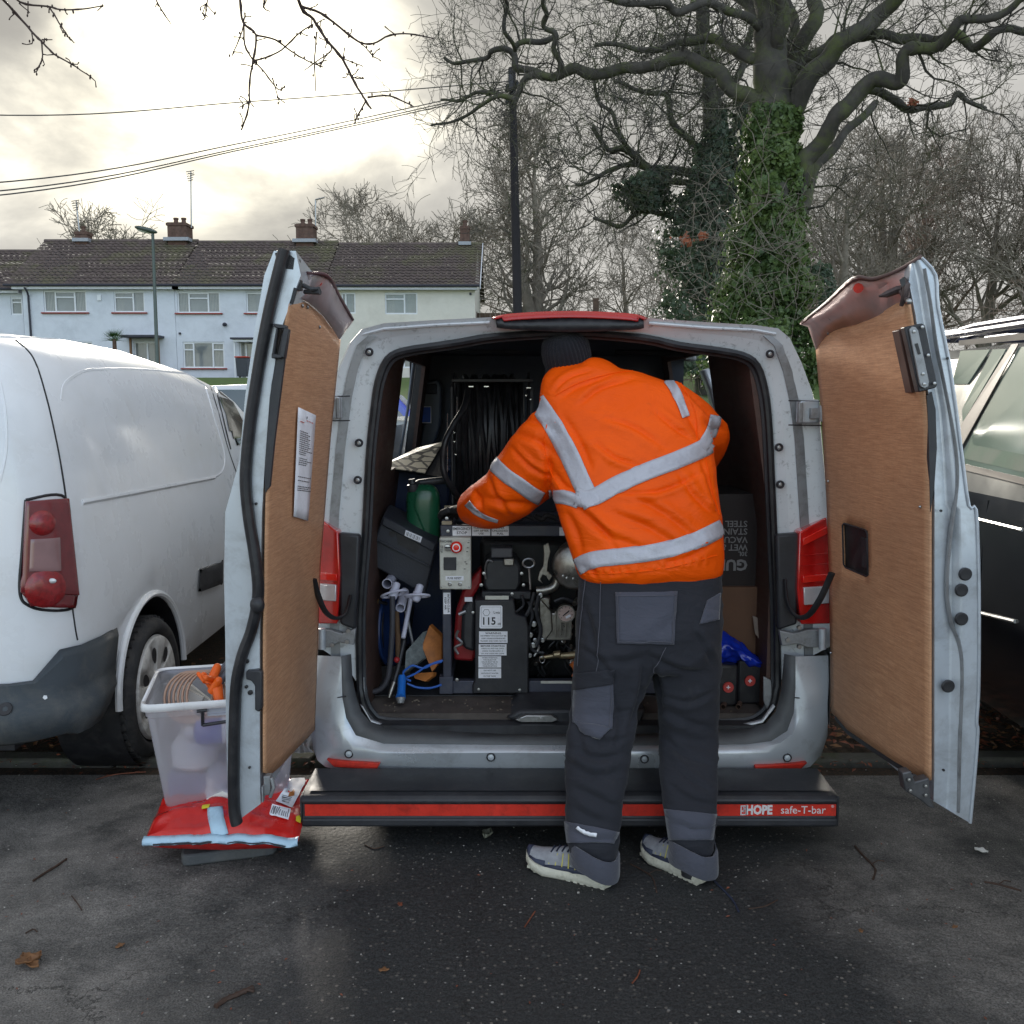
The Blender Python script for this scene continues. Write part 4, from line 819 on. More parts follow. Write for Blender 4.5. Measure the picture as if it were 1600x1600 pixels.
for s, q, kn in ((1, [(1218, 985), (1240, 990), (1262, 984), (1290, 984), (1290, 1012), (1262, 1012), (1246, 1006), (1222, 1010)], (1285, 998)), (-1, [(553, 1008), (530, 1004), (515, 1012), (497, 1012), (497, 984), (515, 984), (534, 990), (556, 982)], (503, 998))):
    o = MB().prism([L_(x, y, YR-.01) for x, y in q], (0, .03, 0)).build('lower_hinge', galv, van, bevel=.004)
    for bx, by in (((1230, 999), (1248, 1010), (1248, 980)) if s > 0 else ((545, 985), (520, 1007), (543, 1002))): MB().lathe([(.001, -.012), (.008, -.012), (.009, 0)], L_(bx, by, YR-.01), (0, 1, 0), 10).build('bolt', steel, o)
    MB().tube([L_(kn[0], kn[1]-16, YR-.05), L_(kn[0], kn[1]+16, YR-.05)], .014, 12).build('hinge_pin', silver_clean, o)
# bumper: centre skin with corners wrapping up to the lamps
bt = [(495, 1024), (533, 1026), (534, 1060), (535, 1090), (541, 1122), (556, 1149), (600, 1162), (800, 1164), (1000, 1165), (1165, 1163), (1205, 1158), (1230, 1142), (1240, 1115), (1243, 1075), (1243, 1026), (1294, 1024)]
bb = [(486, 1150), (490, 1172), (496, 1188), (508, 1198), (525, 1203), (545, 1206), (580, 1208), (660, 1209), (800, 1211), (1000, 1212), (1150, 1212), (1210, 1210), (1240, 1205), (1266, 1198), (1283, 1180), (1293, 1150)]
bm_ = [(490, 1100), (500, 1130), (512, 1150), (522, 1165), (535, 1172), (552, 1176), (590, 1177), (660, 1177), (800, 1176), (1000, 1177), (1165, 1178), (1205, 1177), (1235, 1174), (1255, 1160), (1275, 1140), (1293, 1100)]
YT = lambda x: 3.50+.10*abs((x-887)/405)**4
T_ = [L_(x, y, YT(x)+.015) for x, y in bt]; Mm = [L_(x, y, YT(x)-.02) for x, y in bm_]; Bm = [L_(x, y, YT(x)+.015) for x, y in bb]
T_up = [L_(x, y-0, YT(x)+.03) for x, y in bt]
mb = MB(); mid1 = [a.lerp(b_, .5)+V((0, -.012, 0)) for a, b_ in zip(T_, Mm)]; mid2 = [a.lerp(b_, .5)+V((0, -.004, 0)) for a, b_ in zip(Mm, Bm)]
mb.grid([T_, mid1, Mm, mid2, Bm, [p+V((0, .12, -.01)) for p in Bm]]); 
for side in (0, -1):      # wrap round to the flanks
    col_ = [g_[side] for g_ in (T_, mid1, Mm, mid2, Bm)]; sx = -1 if side == 0 else 1
    mb.grid([col_, [p+V((sx*.015, .12, 0)) for p in col_], [p+V((sx*.02, .6, 0)) for p in col_]])
bump = mb.build('bumper', silver, van, smooth=50)
# the dark textured step along its top
st_o = bt[1:-1]
st_i = [(548, 1022), (550, 1060), (556, 1088), (564, 1112), (578, 1128), (606, 1137), (800, 1147), (1000, 1147), (1165, 1138), (1196, 1131), (1212, 1112), (1221, 1078), (1224, 1045), (1226, 1022)]
mb = MB(); mb.grid([[L_(x, y, YT(x)+.017) for x, y in st_o], [L_(x, y, 3.615) for x, y in st_i]]); mb.build('bumper_step', step_plastic, bump, smooth=50, solid=.006)
# shut line under the bumper's shoulder, number-plate step and sensors
for px, py in ((545, 1178), (767, 1183), (1007, 1186), (1230, 1184)):
    p = L_(px, py, YT(px)-.02); o = MB().lathe([(.016, .006), (.017, -.002), (.014, -.004), (.012, .002)], p, (0, 1, 0), 20, caps=False).build('parking_sensor', blackp, bump)
    MB().lathe([(.0115, .004), (.0115, -.004), (.001, -.006)], p, (0, 1, 0), 14).build('sensor_face', silver_clean, o)
for q in (((510, 1187), (594, 1193), (588, 1203), (522, 1199)), ((1180, 1197), (1262, 1192), (1252, 1202), (1181, 1208))):
    o = MB().prism([L_(x, y, YT(x)-.026) for x, y in q], (0, .04, 0)).build('rear_reflector', tapered, bump, bevel=.003)
for s, x0, x1 in ((-1, 482, 541), (1, 1241, 1294)):
    MB().tube([L_(x0, 1088 if s < 0 else 1090, YT(x0)+.005), L_((x0+x1)/2, 1092, YT((x0+x1)/2)-.012), L_(x1, 1088, YT(x1)+.006)], .0022, 5).build('panel_gap', blackp, bump)
# sill plate, latch plate
mb = MB(); mb.grid([[L_(x, y, YR+.02) for x, y in ((567, 1105), (580, 1128), (602, 1138), (790, 1143), (820, 1150), (960, 1150), (1000, 1141), (1152, 1138), (1192, 1129), (1211, 1104))], [L_(x, y, YR+.035) for x, y in ((563, 1100), (576, 1122), (600, 1132), (790, 1138), (820, 1144), (960, 1144), (1000, 1136), (1152, 1133), (1190, 1124), (1208, 1100))]])
mb.build('sill_flange', frame_paint, van, smooth=50, solid=.004)
mb = MB(); mb.prism([L_(x, y, YR+.06) for x, y in ((790, 1122), (812, 1110), (1010, 1108), (1000, 1136), (830, 1138))], (0, .25, 0)); mb.build('latch_housing', blackp, van, bevel=.012)
o = MB().prism([L_(x, y, YR+.035) for x, y in ((805, 1125), (822, 1118), (862, 1118), (872, 1125), (862, 1129), (815, 1129))], (0, .03, .0)).build('striker_plate', steel, van, bevel=.003)
for s in (811, 846): MB().lathe([(.001, -.012), (.006, -.012), (.006, 0)], L_(s, 1123, YR+.035), (0, 1, 0), 10).build('bolt', steel, o)
for px, py in ((563, 1081), (1199, 1085)):
    MB().prism([L_(px-6, py-28, YR+.07), L_(px+6, py-22, YR+.07), L_(px+9, py+22, YR+.07), L_(px+1, py+28, YR+.07), L_(px-6, py+10, YR+.07)], (0, .01, 0)).build('corner_bracket', galv, van, bevel=.003)
# protective step bar
bar = MB(); xL, xR = L_(473, 1260, 3.28).x, L_(1306, 1270, 3.28).x; zt = L_(800, 1244, 3.27).z; zb = L_(800, 1292, 3.27).z
prof = [(3.50, zt+.012), (3.33, zt+.006), (3.275, zt), (3.262, zt-.012), (3.262, zt-.022), (3.272, zt-.026), (3.272, zb+.036), (3.262, zb+.030), (3.262, zb+.008), (3.272, zb), (3.42, zb+.004), (3.50, zb+.03)]
bar.loft([[V((x, y, z)) for y, z in prof] for x in (xL, xL+.01, xR-.01, xR)]); bo = bar.build('step_bar', blackp, van, bevel=.003, smooth=40)
MB().grid([[V((xL+.02, 3.30, zt+.0075)), V((xR-.02, 3.30, zt+.0075))], [V((xL+.02, 3.49, zt+.0150)), V((xR-.02, 3.49, zt+.0150))]]).build('tread', blackp, bo, smooth=0)
za, zb_ = zt-.030, zb+.042
MB().box(((xL+xR)/2+.003, 3.2695, (za+zb_)/2), (xR-xL-.014, .003, za-zb_)).build('red_strip', tapered, bo, smooth=0)
for s in (xL-.004, xR+.004): MB().box((s, 3.38, (zt+zb)/2), (.008, .22, zt-zb-.004)).build('end_cap', blackp, bo, bevel=.003)
zc = (za+zb_)/2; white_ink = mat('white_print', (.72, .68, .68), .5); sc = FPX/3.27
o = text('logo_lettering', 'HOPE', .046, (L_(1186, 1268, 3.266).x, 3.2672, zc), (1, 0, 0), (0, 0, 1), white_ink, bo, bold=.0022, sx=.80)
text('logo_lettering', 'safe-T-bar', .040, (L_(1255, 1269, 3.266).x, 3.2672, zc), (1, 0, 0), (0, 0, 1), white_ink, bo, sx=.98)
text('logo_lettering', '\u00ae', .014, (L_(1301, 1262, 3.266).x, 3.2672, zc+.014), (1, 0, 0), (0, 0, 1), white_ink, bo)
mb = MB(); x0_ = L_(1158, 1268, 3.266).x; w_ = .0055     # square emblem made of bars
for x, z, a, b_ in ((0, 0, .004, .036), (.010, .016, .018, .004), (.010, -.016, .018, .004), (.0095, .004, .004, .022), (.018, 0, .004, .036), (.006, -.003, .010, .004), (.013, .005, .010, .004)): mb.box((x0_+x, 3.2672, zc+z), (a, .0012, b_))
mb.build('emblem', white_ink, bo, smooth=0)
# wheels and dark underside
MB().box((VX, 6.0, .34), (1.56, 4.2, .10)).build('underbody', blackp, van, smooth=0)
for sx in (-1, 1):
    for Y in (4.55, 7.55):
        w = MB().lathe([(.19, -.09), (.30, -.11), (.325, -.09), (.33, 0), (.325, .09), (.30, .11), (.19, .09)], (VX+sx*.80, Y, .33), (1, 0, 0), 32, caps=False).build('wheel', rubber, van)
        MB().lathe([(.02, sx*.08), (.12, sx*.09), (.195, sx*.07), (.2, 0)], (VX+sx*.80, Y, .33), (1, 0, 0), 24).build('rim', steel, w)
for s in (-1, 1): MB().box((VX+s*.79, 4.13, .27), (.27, .012, .36)).build('sun_block_flap', rubber, van, smooth=0)  # unseen flaps added to stop sun leaking under the van
MB().box((VX, 3.86, .33), (1.5, .5, .06)).build('sun_block_tray', blackp, van, smooth=0)  # unseen tray added to keep the ground below shaded
# ---- load bay
zf = L_(800, 1112, 3.70).z; YB = 5.75; bx0, bx1 = -.60, .99; zr_ = 1.86
MB().box((VX, (3.68+YB)/2, zf-.02), (1.58, YB-3.68, .04)).build('load_floor', floorp, van, smooth=0)
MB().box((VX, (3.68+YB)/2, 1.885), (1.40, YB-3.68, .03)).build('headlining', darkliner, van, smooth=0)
def wall_with_hole(x, dx, Y0, Y1, z0, z1, hy0, hy1, hz0, hz1, m, nm, lean):
    mb = MB()
    def X(z): return x+lean*max(0, z-1.1)
    ysn = sorted([Y0, hy0, hy1, Y1]); zsn = sorted({z0, 1.1, hz0, hz1, z1})
    for i in range(3):
        for j in range(len(zsn)-1):
            cy, cz = (ysn[i]+ysn[i+1])/2, (zsn[j]+zsn[j+1])/2
            if hy0 < cy < hy1 and hz0 < cz < hz1: continue
            a, b_ = zsn[j], zsn[j+1]
            mb.hexa([V((X(a), ysn[i], a)), V((X(a)+dx, ysn[i], a)), V((X(a)+dx, ysn[i+1], a)), V((X(a), ysn[i+1], a)), V((X(b_), ysn[i], b_)), V((X(b_)+dx, ysn[i], b_)), V((X(b_)+dx, ysn[i+1], b_)), V((X(b_), ysn[i+1], b_))])
    return mb.build(nm, m, van, smooth=0)
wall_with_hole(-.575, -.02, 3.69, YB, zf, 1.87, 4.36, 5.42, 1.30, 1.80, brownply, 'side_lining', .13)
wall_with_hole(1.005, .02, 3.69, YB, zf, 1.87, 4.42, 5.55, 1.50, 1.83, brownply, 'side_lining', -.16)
# wheel arch boxes
# bulkhead: pressed steel, dark, with a ribbed corner post
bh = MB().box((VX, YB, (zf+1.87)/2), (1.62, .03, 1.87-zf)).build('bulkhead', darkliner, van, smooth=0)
lightpost = mat('grey_blue_post', (.16, .19, .23), .45, .2, .1, 6)
MB().tube([at(646, 565, YB-.33), at(637, 640, YB-.34), at(622, 725, YB-.36)], .014, 8, flat=.6).build('door_pillar', lightpost, van)
MB().prism([at(651, 560, YB-.12), at(668, 560, YB-.12), at(650, 735, YB-.12), at(628, 735, YB-.12)], (0, .1, 0)).build('door_pillar', blackp, van, bevel=.01)
mb = MB(); P = [(664, 597), (684, 592), (690, 605), (688, 665), (680, 690), (664, 724), (652, 728), (656, 690), (662, 660), (660, 620)]
mb.prism([at(x, y, YB-.10) for x, y in P], (0, .08, 0)); o = mb.build('bulkhead_post', mat('satin_blue_grey_panel', (.055, .07, .10), .4, .1, .2, 5), van, bevel=.012)
MB().box(at(674, 608, YB-.11), (.062, .02, .058)).build('post_recess', darkliner, o, bevel=.006)
bluest = mat('blue_sticker', (.015, .10, .55), .45, 0, .25, 25)
o = MB().box(at(663.5, 648, YB-.115), (.078, .004, .098)).build('blue_notice', paper, van, smooth=0)
MB().box(at(663.5, 648, YB-.119), (.068, .003, .088)).build('notice_print', bluest, o, smooth=0)
for px, py, w, h_ in ((655, 560, .05, .05), (1078, 560, .07, .03)): MB().box(at(px, py, YB-.08), (w, .05, h_)).build('interior_lamp', galv, van, bevel=.01)
MB().tube([at(700, 546, 5), at(820, 548, 5)], .02, 8).build('roof_rail', blackp, van); MB().tube([at(960, 548, 5), at(1080, 552, 5)], .02, 8).build('roof_rail', blackp, van)

# ================================================================ REAR DOORS
def door(side, profO, profI, plyL, plyR):
    pass
YF = 2.80
LF = None
def dz(px, py, f=0.):     # f: 0 free edge plane, 1 hinge plane
    return at(px, py, YF+(YR-.02-YF)*f)
class Face:
    """inner face of an open door: edge lines at the free and the hinge side, read as (px, py)"""
    def __init__(f, free, hinge, top, bot, Yf=YF, Yh=YR-.06):
        f.Yf, f.Yh = Yf, Yh
        e0 = sorted((at(x, y, Yf).z, at(x, y, Yf).x) for x, y in free); e1 = sorted((at(x, y, Yh).z, at(x, y, Yh).x) for x, y in hinge)
        f.z0, f.x0 = zip(*e0); f.z1, f.x1 = zip(*e1)
        f.tu, f.tz = zip(*[(u, at(x, y, f.Y(u)).z) for u, x, y in top]); f.bu, f.bz = zip(*[(u, at(x, y, f.Y(u)).z) for u, x, y in bot])
    def Y(f, u): return f.Yf+(f.Yh-f.Yf)*u
    def P(f, u, z, off=0.): return V((np.interp(z, f.z0, f.x0)*(1-u)+np.interp(z, f.z1, f.x1)*u+off, f.Y(u), z))
    def ztop(f, u): return float(np.interp(u, f.tu, f.tz))
    def zbot(f, u): return float(np.interp(u, f.bu, f.bz))
    def u_of(f, px, py):
        lo, hi = -.2, 1.2
        def g(u): q = at(px, py, f.Y(u)); return q.x-f.P(u, q.z).x
        gl = g(lo)
        for _ in range(40):
            m_ = (lo+hi)/2; gm = g(m_)
            if (gm > 0) == (gl > 0): lo, gl = m_, gm
            else: hi = m_
        return (lo+hi)/2
    def on(f, px, py, off=0.): u = f.u_of(px, py); return f.P(u, at(px, py, f.Y(u)).z, off)
# --- left door
ld = tag(bpy.data.objects.new('rear_door', None)); ld.location = V((-.72, YR, .4))-WO[van]; ld.parent = van; link(ld); ld.parent = van; WO[ld] = V((-.72, YR, .4)); ld['label'] = 'left rear door, plywood-lined with a notice pinned to it'
skinp = [(428, 392), (413, 430), (397, 520), (383, 620), (374, 720), (352, 800), (350, 900), (352, 1000), (353, 1130), (356, 1250), (364, 1288)]
facep = [(462, 392), (470, 430), (448, 520), (428, 620), (421, 720), (418, 800), (416, 900), (415, 1000), (415, 1130), (414, 1215), (408, 1256)]
LF = Face([(452, 470), (440, 540), (428, 620), (416, 780), (412, 980), (412, 1210)], [(531, 530), (524, 600), (516, 680), (500, 880), (491, 1140)], [(0, 456, 474), (.12, 470, 468), (.3, 480, 474), (.6, 505, 494), (1, 530, 530)], [(0, 414, 1207), (.1, 420, 1210), (.25, 436, 1198), (.5, 458, 1176), (1, 491, 1140)])
A = [dz(*p) for p in skinp]; B = [dz(*p) for p in facep]
B = [V((min(b_.x, LF.P(0, b_.z).x-.012), b_.y, b_.z)) if b_.z < LF.ztop(0) else b_ for b_ in B]
# match heights, then run the section back to the hinge
HX_L = -.700; 
def back(P, xh, dx0):
    out = []
    for p in P:
        t = (p.z-.4)/1.5; out.append(V((p.x+(xh-dx0), YR-.03, .40+(p.z-.40)*.965)))
    return out
B2 = [V((LF.P(1, .40+(p.z-.40)*.965).x-.024, YR-.045, .40+(p.z-.40)*.965)) for p in B]; A2 = [p+V((-.085, .03, 0)) for p in B2]
mb = MB(); mb.grid([A, A2]); mb.grid([A2, B2]); mb.grid([B2, B]); mb.grid([B, A]); mb.poly(A[:1]+B[:1]+B2[:1]+A2[:1]); mb.poly([A[-1], A2[-1], B2[-1], B[-1]])
dl = mb.build('door_shell', silver_clean, ld, smooth=40, bevel=.006)
sealp = [(446, 391), (436, 430), (424, 480), (412, 540), (402, 600), (393, 660), (387, 720), (386, 760), (391, 810), (399, 860), (405, 910), (403, 945), (394, 985), (381, 1020), (372, 1060), (369, 1110), (367, 1200), (368, 1262), (372, 1284)]
mb = MB(); P = [dz(x, y)+V((0, -.012, 0)) for x, y in dens(sealp, 4)]; ws = [.024*(1 if i > 6 else .9) for i in range(len(P))]; mb.tube(P, .0245, 12, flat=.7); mb.build('edge_seal', rubber, ld)
MB().prism([dz(425, 393), dz(445, 388), dz(464, 402), dz(461, 425), dz(434, 422)], (0, .06, 0)).build('top_cap', rubber, ld, bevel=.006)
# plywood lining, slightly bowed
def quadpanel(q, nu, nv, m, nm, par, bow=.0, thick=.006, wob=0.):
    """q: 4 corners TL TR BR BL as world points"""
    G = []
    for j in range(nv+1):
        v = j/nv; G.append([(q[0].lerp(q[1], i/nu)).lerp(q[3].lerp(q[2], i/nu), v)+V((bow*math.sin(math.pi*v), 0, 0)) for i in range(nu+1)])
    return MB().grid(G).build(nm, m, par, smooth=60, solid=thick)
plyo = [(456, 474), (467, 462), (480, 470), (505, 492), (530, 528), (524, 600), (516, 680), (508, 780), (500, 880), (496, 980), (493, 1080), (491, 1140), (470, 1170), (440, 1196), (432, 1205), (428, 1200), (414, 1207), (412, 1100), (412, 980), (413, 880), (416, 780), (421, 700), (428, 620), (440, 540)]
def plyY(px, a, b_): return a+(b_-a)*max(0, min(1, (px)))
def lface(px, py):      # distance of the left door's inner face: from the free edge back to the hinge
    xl = np.interp(py, [470, 620, 780, 980, 1210], [452, 428, 416, 412, 412]); xr = np.interp(py, [470, 530, 680, 880, 1140, 1210], [532, 531, 516, 500, 491, 490])
    t = (px-xl)/(xr-xl); X0 = (xl-800)/FPX*YF; X1 = (xr-800)/FPX*(YR-.06)
    # solve for depth along the straight line between the two edges
    k = (px-800)/FPX; d0 = V((X0, YF)); d1 = V((X1, YR-.06)); den = (d1.x-d0.x)-k*(d1.y-d0.y); u = (k*d0.y-d0.x)/den if abs(den) > 1e-6 else t
    return d0.y+(d1.y-d0.y)*max(-.05, min(1.05, u))
us = [i/24 for i in range(25)]; vs = [j/40 for j in range(41)]
mb = MB(); fr = [[LF.P(u, LF.ztop(u)+(LF.zbot(u)-LF.ztop(u))*v) for u in us] for v in vs]; mb.grid(fr); pl = mb.build('plywood_panel', ply, ld, smooth=60, solid=.006)
# notice pinned on it
nt_ = [(461, 636), (489, 649), (477, 814), (454, 807)]
q = [LF.on(x, y, .010) for x, y in nt_]; no = quadpanel(q, 4, 10, paper, 'paper_notice', pl, 0, .0008)
ux = (q[1]-q[0]).normalized(); uy = (q[0]-q[3]).normalized(); nrm = ux.cross(uy); W_ = (q[1]-q[0]).length; H_ = (q[0]-q[3]).length
if nrm.dot(V((0, 0, EYE))-q[0]) < 0: nrm = -nrm
rr_ = random.Random(4); pr = MB(); redp = MB()
def strip(mbx, u, v, w, h_): c = q[0]+ux*W_*u-uy*H_*v+nrm*.002; mbx.poly([c, c+ux*W_*w, c+ux*W_*w-uy*H_*h_, c-uy*H_*h_])
for v in [.05, .063, .20]+[.22+.019*i for i in range(17)]+[.62+.018*i for i in range(8)]:
    if v in (.05, .063) or rr_.random() < .9:
        u = .12 if v > .1 else .45; e = rr_.uniform(.35, .75) if v > .1 else .4
        while u < e+.1: w = rr_.uniform(.03, .10); strip(pr, u, v, w, .007 if v > .1 else .010); u += w+.02
for i in range(3): strip(redp, .45+.14*i, .085, .1, .007)
strip(redp, .12, .115, .2, .007)
pr.build('print', ink, no, smooth=0); redp.build('red_print', tapered, no, smooth=0)
# upper inside of the door: flared metal lip with burgundy edge
lipg = mat('scuffed_grey_lip', (.42, .36, .37), .35, .3, .25, 6, dirt=(.5, .46, .46), damt=.4, dscale=7)
mb = MB(); a1 = [dz(458, 412, .05), at(480, 425, 2.95), at(514, 430, 2.98), at(532, 462, 3.25), at(553, 499, 3.5)]; a2 = [dz(456, 440, .05), at(474, 452, 2.95), at(497, 458, 3.05), at(520, 492, 3.25), at(541, 515, 3.5)]; a3 = [dz(452, 476, .05), at(468, 466, 2.9), at(484, 474, 3.0), at(507, 496, 3.2), at(530, 530, 3.48)]; a4 = [at(448, 520, 2.9), at(462, 520, 3.0), at(480, 540, 3.1), at(500, 560, 3.3), at(527, 570, 3.5)]
mb.grid([dens([tuple(p) for p in r], 4) for r in (a1, a2, a3)]); mb.build('door_lip', lipg, ld, smooth=50, solid=.004)
P = [V(p)+V((0, -.006, 0)) for p in dens([tuple(p) for p in a1[1:]], 5)]; mb = MB(); mb.grid([P, [p.lerp(q_, .16)+V((0, -.004, 0)) for p, q_ in zip(P, [V(p) for p in dens([tuple(p) for p in a2[1:]], 5)])]]); mb.build('lip_edge', mat('dark_purple_edge', (.10, .045, .05), .45), ld, smooth=50, solid=.006)
MB().prism([at(497, 434, 3.0), at(508, 433, 3.0), at(501, 447, 3.0)], (0, .004, 0)).build('red_plug_area', tapered, ld, smooth=0)
mb = MB(); mb.tube([at(474, 446, 2.82), at(487, 452, 2.80), at(498, 451, 2.80), at(500, 457, 2.80), at(476, 456, 2.83)], .007, 8); mb.box(at(466, 446, 2.83), (.02, .03, .03)); mb.tube([at(462, 450, 2.8), at(458, 466, 2.8), at(455, 475, 2.8)], .006, 6); mb.build('top_latch', blackp, ld, bevel=.002)
mb = MB(); Z = dz
for q_ in (((424, 505), (447, 508), (447, 514), (431, 513)), ((431, 513), (434, 513), (428, 556), (424, 556)), ((424, 552), (444, 556), (438, 560), (424, 560)), ((443, 512), (451, 514), (444, 560), (436, 556))): mb.prism([at(x, y, YF-.03) for x, y in q_], (0, .03, 0))
mb.build('door_stop', blackp, ld, bevel=.004)
mb = MB(); mb.prism([at(x, y, YF-.012) for x, y in ((441, 520), (448, 530), (428, 690), (421, 760), (414, 770), (414, 720), (424, 600))], (0, .02, 0)); mb.build('gap_shadow_strip', blackp, ld, smooth=0)  # black strip put in for the shade inside the gap
mb = MB(); mb.prism([at(x, y, YF-.02) for x, y in ((384, 1049), (402, 1047), (409, 1050), (409, 1108), (404, 1113), (398, 1110), (398, 1072), (392, 1064), (384, 1062))], (0, .025, 0)); mb.build('handle_bracket', blackp, ld, bevel=.004)
for px, py, r in ((400, 787, .004), (386, 1033, .007), (385, 1073, .005), (391, 1082, .0075), (390, 1199, .004), (387, 940, 0)):
    if r: MB().lathe([(.0005, -.004), (r, -.003), (r, .002)], at(px, py, YF-.004), (0, 1, 0), 12).build('grommet', rubber, ld)
MB().ell(at(402, 945, YF-.03), (.022, .02, .026), 12, 8).build('bump_stop', rubber, ld)
mb = MB(); mb.box(at(419, 1225, YF+.02), (.02, .03, .06)).tube([at(424, 1215, YF), at(428, 1230, YF), at(422, 1246, YF)], .006, 6).box(at(411, 1240, YF-.01), (.004, .02, .05)); mb.build('bottom_latch', galv, ld, bevel=.002)
for x, y in ((470, 478), (478, 480), (497, 511)): MB().lathe([(.0005, -.004), (.005, -.002), (.006, .002)], LF.on(x, y, .006), (-.9, -.3, 0), 8).build('screw', steel, pl)

# --- right door
rd = tag(bpy.data.objects.new('rear_door', None)); rd.location = V((1.17, YR, .4))-WO[van]; rd.parent = van; link(rd); rd.parent = van; WO[rd] = V((1.17, YR, .4)); rd['label'] = 'right rear door, plywood-lined with a deadlock and a cut-out handle'
skinp = [(1440, 403), (1462, 430), (1466, 480), (1482, 560), (1494, 640), (1503, 710), (1514, 790), (1525, 796), (1529, 880), (1530, 980), (1529, 1080), (1526, 1128), (1528, 1142), (1524, 1200), (1516, 1286)]
facep = [(1424, 412), (1420, 440), (1424, 490), (1438, 570), (1452, 650), (1454, 710), (1454, 790), (1454, 796), (1454, 880), (1454, 980), (1454, 1080), (1454, 1128), (1454, 1142), (1452, 1200), (1440, 1252)]
RF = Face([(1420, 468), (1424, 492), (1436, 570), (1451, 650), (1454, 720), (1454, 1225)], [(1274, 520), (1284, 640), (1293, 780), (1297, 900), (1300, 1120)], [(0, 1418, 468), (.1, 1402, 474), (.35, 1350, 497), (.86, 1293, 520), (.95, 1282, 528), (1, 1276, 542)], [(0, 1452, 1219), (.12, 1430, 1210), (.3, 1385, 1192), (.55, 1340, 1166), (.8, 1312, 1142), (1, 1300, 1112)])
A = [at(*p, YF) for p in skinp]; B = [at(*p, YF) for p in facep]
B = [V((max(b_.x, RF.P(0, b_.z).x+.012), b_.y, b_.z)) if b_.z < RF.ztop(0) else b_ for b_ in B]
def rface(px, py):
    xl = np.interp(py, [410, 520, 640, 780, 900, 1110, 1220], [1262, 1275, 1284, 1293, 1297, 1300, 1303]); xr = np.interp(py, [410, 480, 570, 650, 1220], [1422, 1424, 1438, 1452, 1454])
    k = (px-800)/FPX; d0 = V(((xr-800)/FPX*YF, YF)); d1 = V(((xl-800)/FPX*(YR-.06), YR-.06)); den = (d1.x-d0.x)-k*(d1.y-d0.y); u = (k*d0.y-d0.x)/den
    return d0.y+(d1.y-d0.y)*max(-.08, min(1.08, u))
B2 = [V((RF.P(1, .40+(p.z-.40)*.965).x+.024, YR-.045, .40+(p.z-.40)*.965)) for p in B]; A2 = [p+V((.085, .03, 0)) for p in B2]
mb = MB(); mb.grid([A, A2]); mb.grid([A2, B2]); mb.grid([B2, B]); mid_ = [a.lerp(b_, .42)+V((0, -.004, 0)) for a, b_ in zip(A, B)]; mid2_ = [a.lerp(b_, .60)+V((0, .012, 0)) for a, b_ in zip(A, B)]; mb.grid([B, mid2_, mid_, A]); mb.poly(A[:1]+B[:1]+B2[:1]+A2[:1]); mb.poly([A[-1], A2[-1], B2[-1], B[-1]])
mb.build('door_shell', silver_clean, rd, smooth=30, bevel=.004)
# pressed groove that wanders down the edge and the bright outer hem
groove = [(1443, 420), (1452, 470), (1462, 540), (1478, 620), (1492, 700), (1494, 760), (1484, 840), (1479, 900), (1480, 940), (1487, 975), (1499, 1010), (1502, 1060), (1499, 1150), (1496, 1268)]
Pg = [at(x, y, YF-.0) for x, y in dens(groove, 4)]; MB().tube(Pg, .0135, 8, flat=.35).build('pressed_groove', galv, rd)
MB().tube([at(x, y, YF-.002) for x, y in dens(skinp, 3)], .005, 8).build('skin_hem', silver_clean, rd)
for px, py in ((1508, 897), (1502, 922), (1502, 967), (1481, 1072)): MB().lathe([(.001, -.006), (.016, -.006), (.0195, -.003), (.0195, .002)], at(px, py, YF-.012), (0, 1, 0), 24).build('blanking_plug', rubber, rd)
for px, py in ((1470, 798), (1474, 1203), (1480, 560)): MB().lathe([(.0005, -.003), (.004, -.003), (.004, .002)], at(px, py, YF-.01), (0, 1, 0), 10).build('drain_hole', rubber, rd)
plyo = [(1275, 545), (1280, 530), (1293, 522), (1350, 497), (1400, 474), (1418, 468), (1424, 492), (1436, 570), (1448, 620), (1451, 660), (1453, 800), (1454, 1000), (1454, 1180), (1452, 1218), (1446, 1214), (1370, 1185), (1330, 1160), (1312, 1140), (1300, 1110), (1298, 1000), (1296, 880), (1290, 760), (1284, 660), (1278, 600)]
ua, ub = RF.u_of(1358, 858), RF.u_of(1319, 858); za = RF.on(1338, 823).z; zb2 = RF.on(1338, 893).z
us = sorted([i/20 for i in range(21) if not ua-.02 < i/20 < ua+.02 and not ub-.02 < i/20 < ub+.02]+[ua, ub]); mb = MB()
mb.grid([[RF.P(u, RF.ztop(u)+(za-RF.ztop(u))*j/16) for u in us] for j in range(17)]); mb.grid([[RF.P(u, zb2+(RF.zbot(u)-zb2)*j/16) for u in us] for j in range(17)])
mb.grid([[RF.P(u, za+(zb2-za)*j/4) for u in us if u <= ua+1e-9] for j in range(5)]); mb.grid([[RF.P(u, za+(zb2-za)*j/4) for u in us if u >= ub-1e-9] for j in range(5)])
pr_ = mb.build('plywood_panel', ply, rd, smooth=60, solid=.008, weld=.0004)
q = [RF.P(ua-.03, za+.02, .006), RF.P(ub+.04, za+.02, .006), RF.P(ub+.04, zb2-.02, .006), RF.P(ua-.03, zb2-.02, .006)]; MB().poly(q).build('handle_recess', rubber, rd, smooth=0)
mb = MB(); rim = [RF.P(ua+(ub-ua)*a, zb2+(za-zb2)*b_, -.004) for a, b_ in ((.08, 0), (.92, 0), (1, .06), (1, .94), (.92, 1), (.08, 1), (0, .94), (0, .06))]; mb.tube(rim, .0032, 6, closed=True); mb.build('recess_rim', blackp, rd)
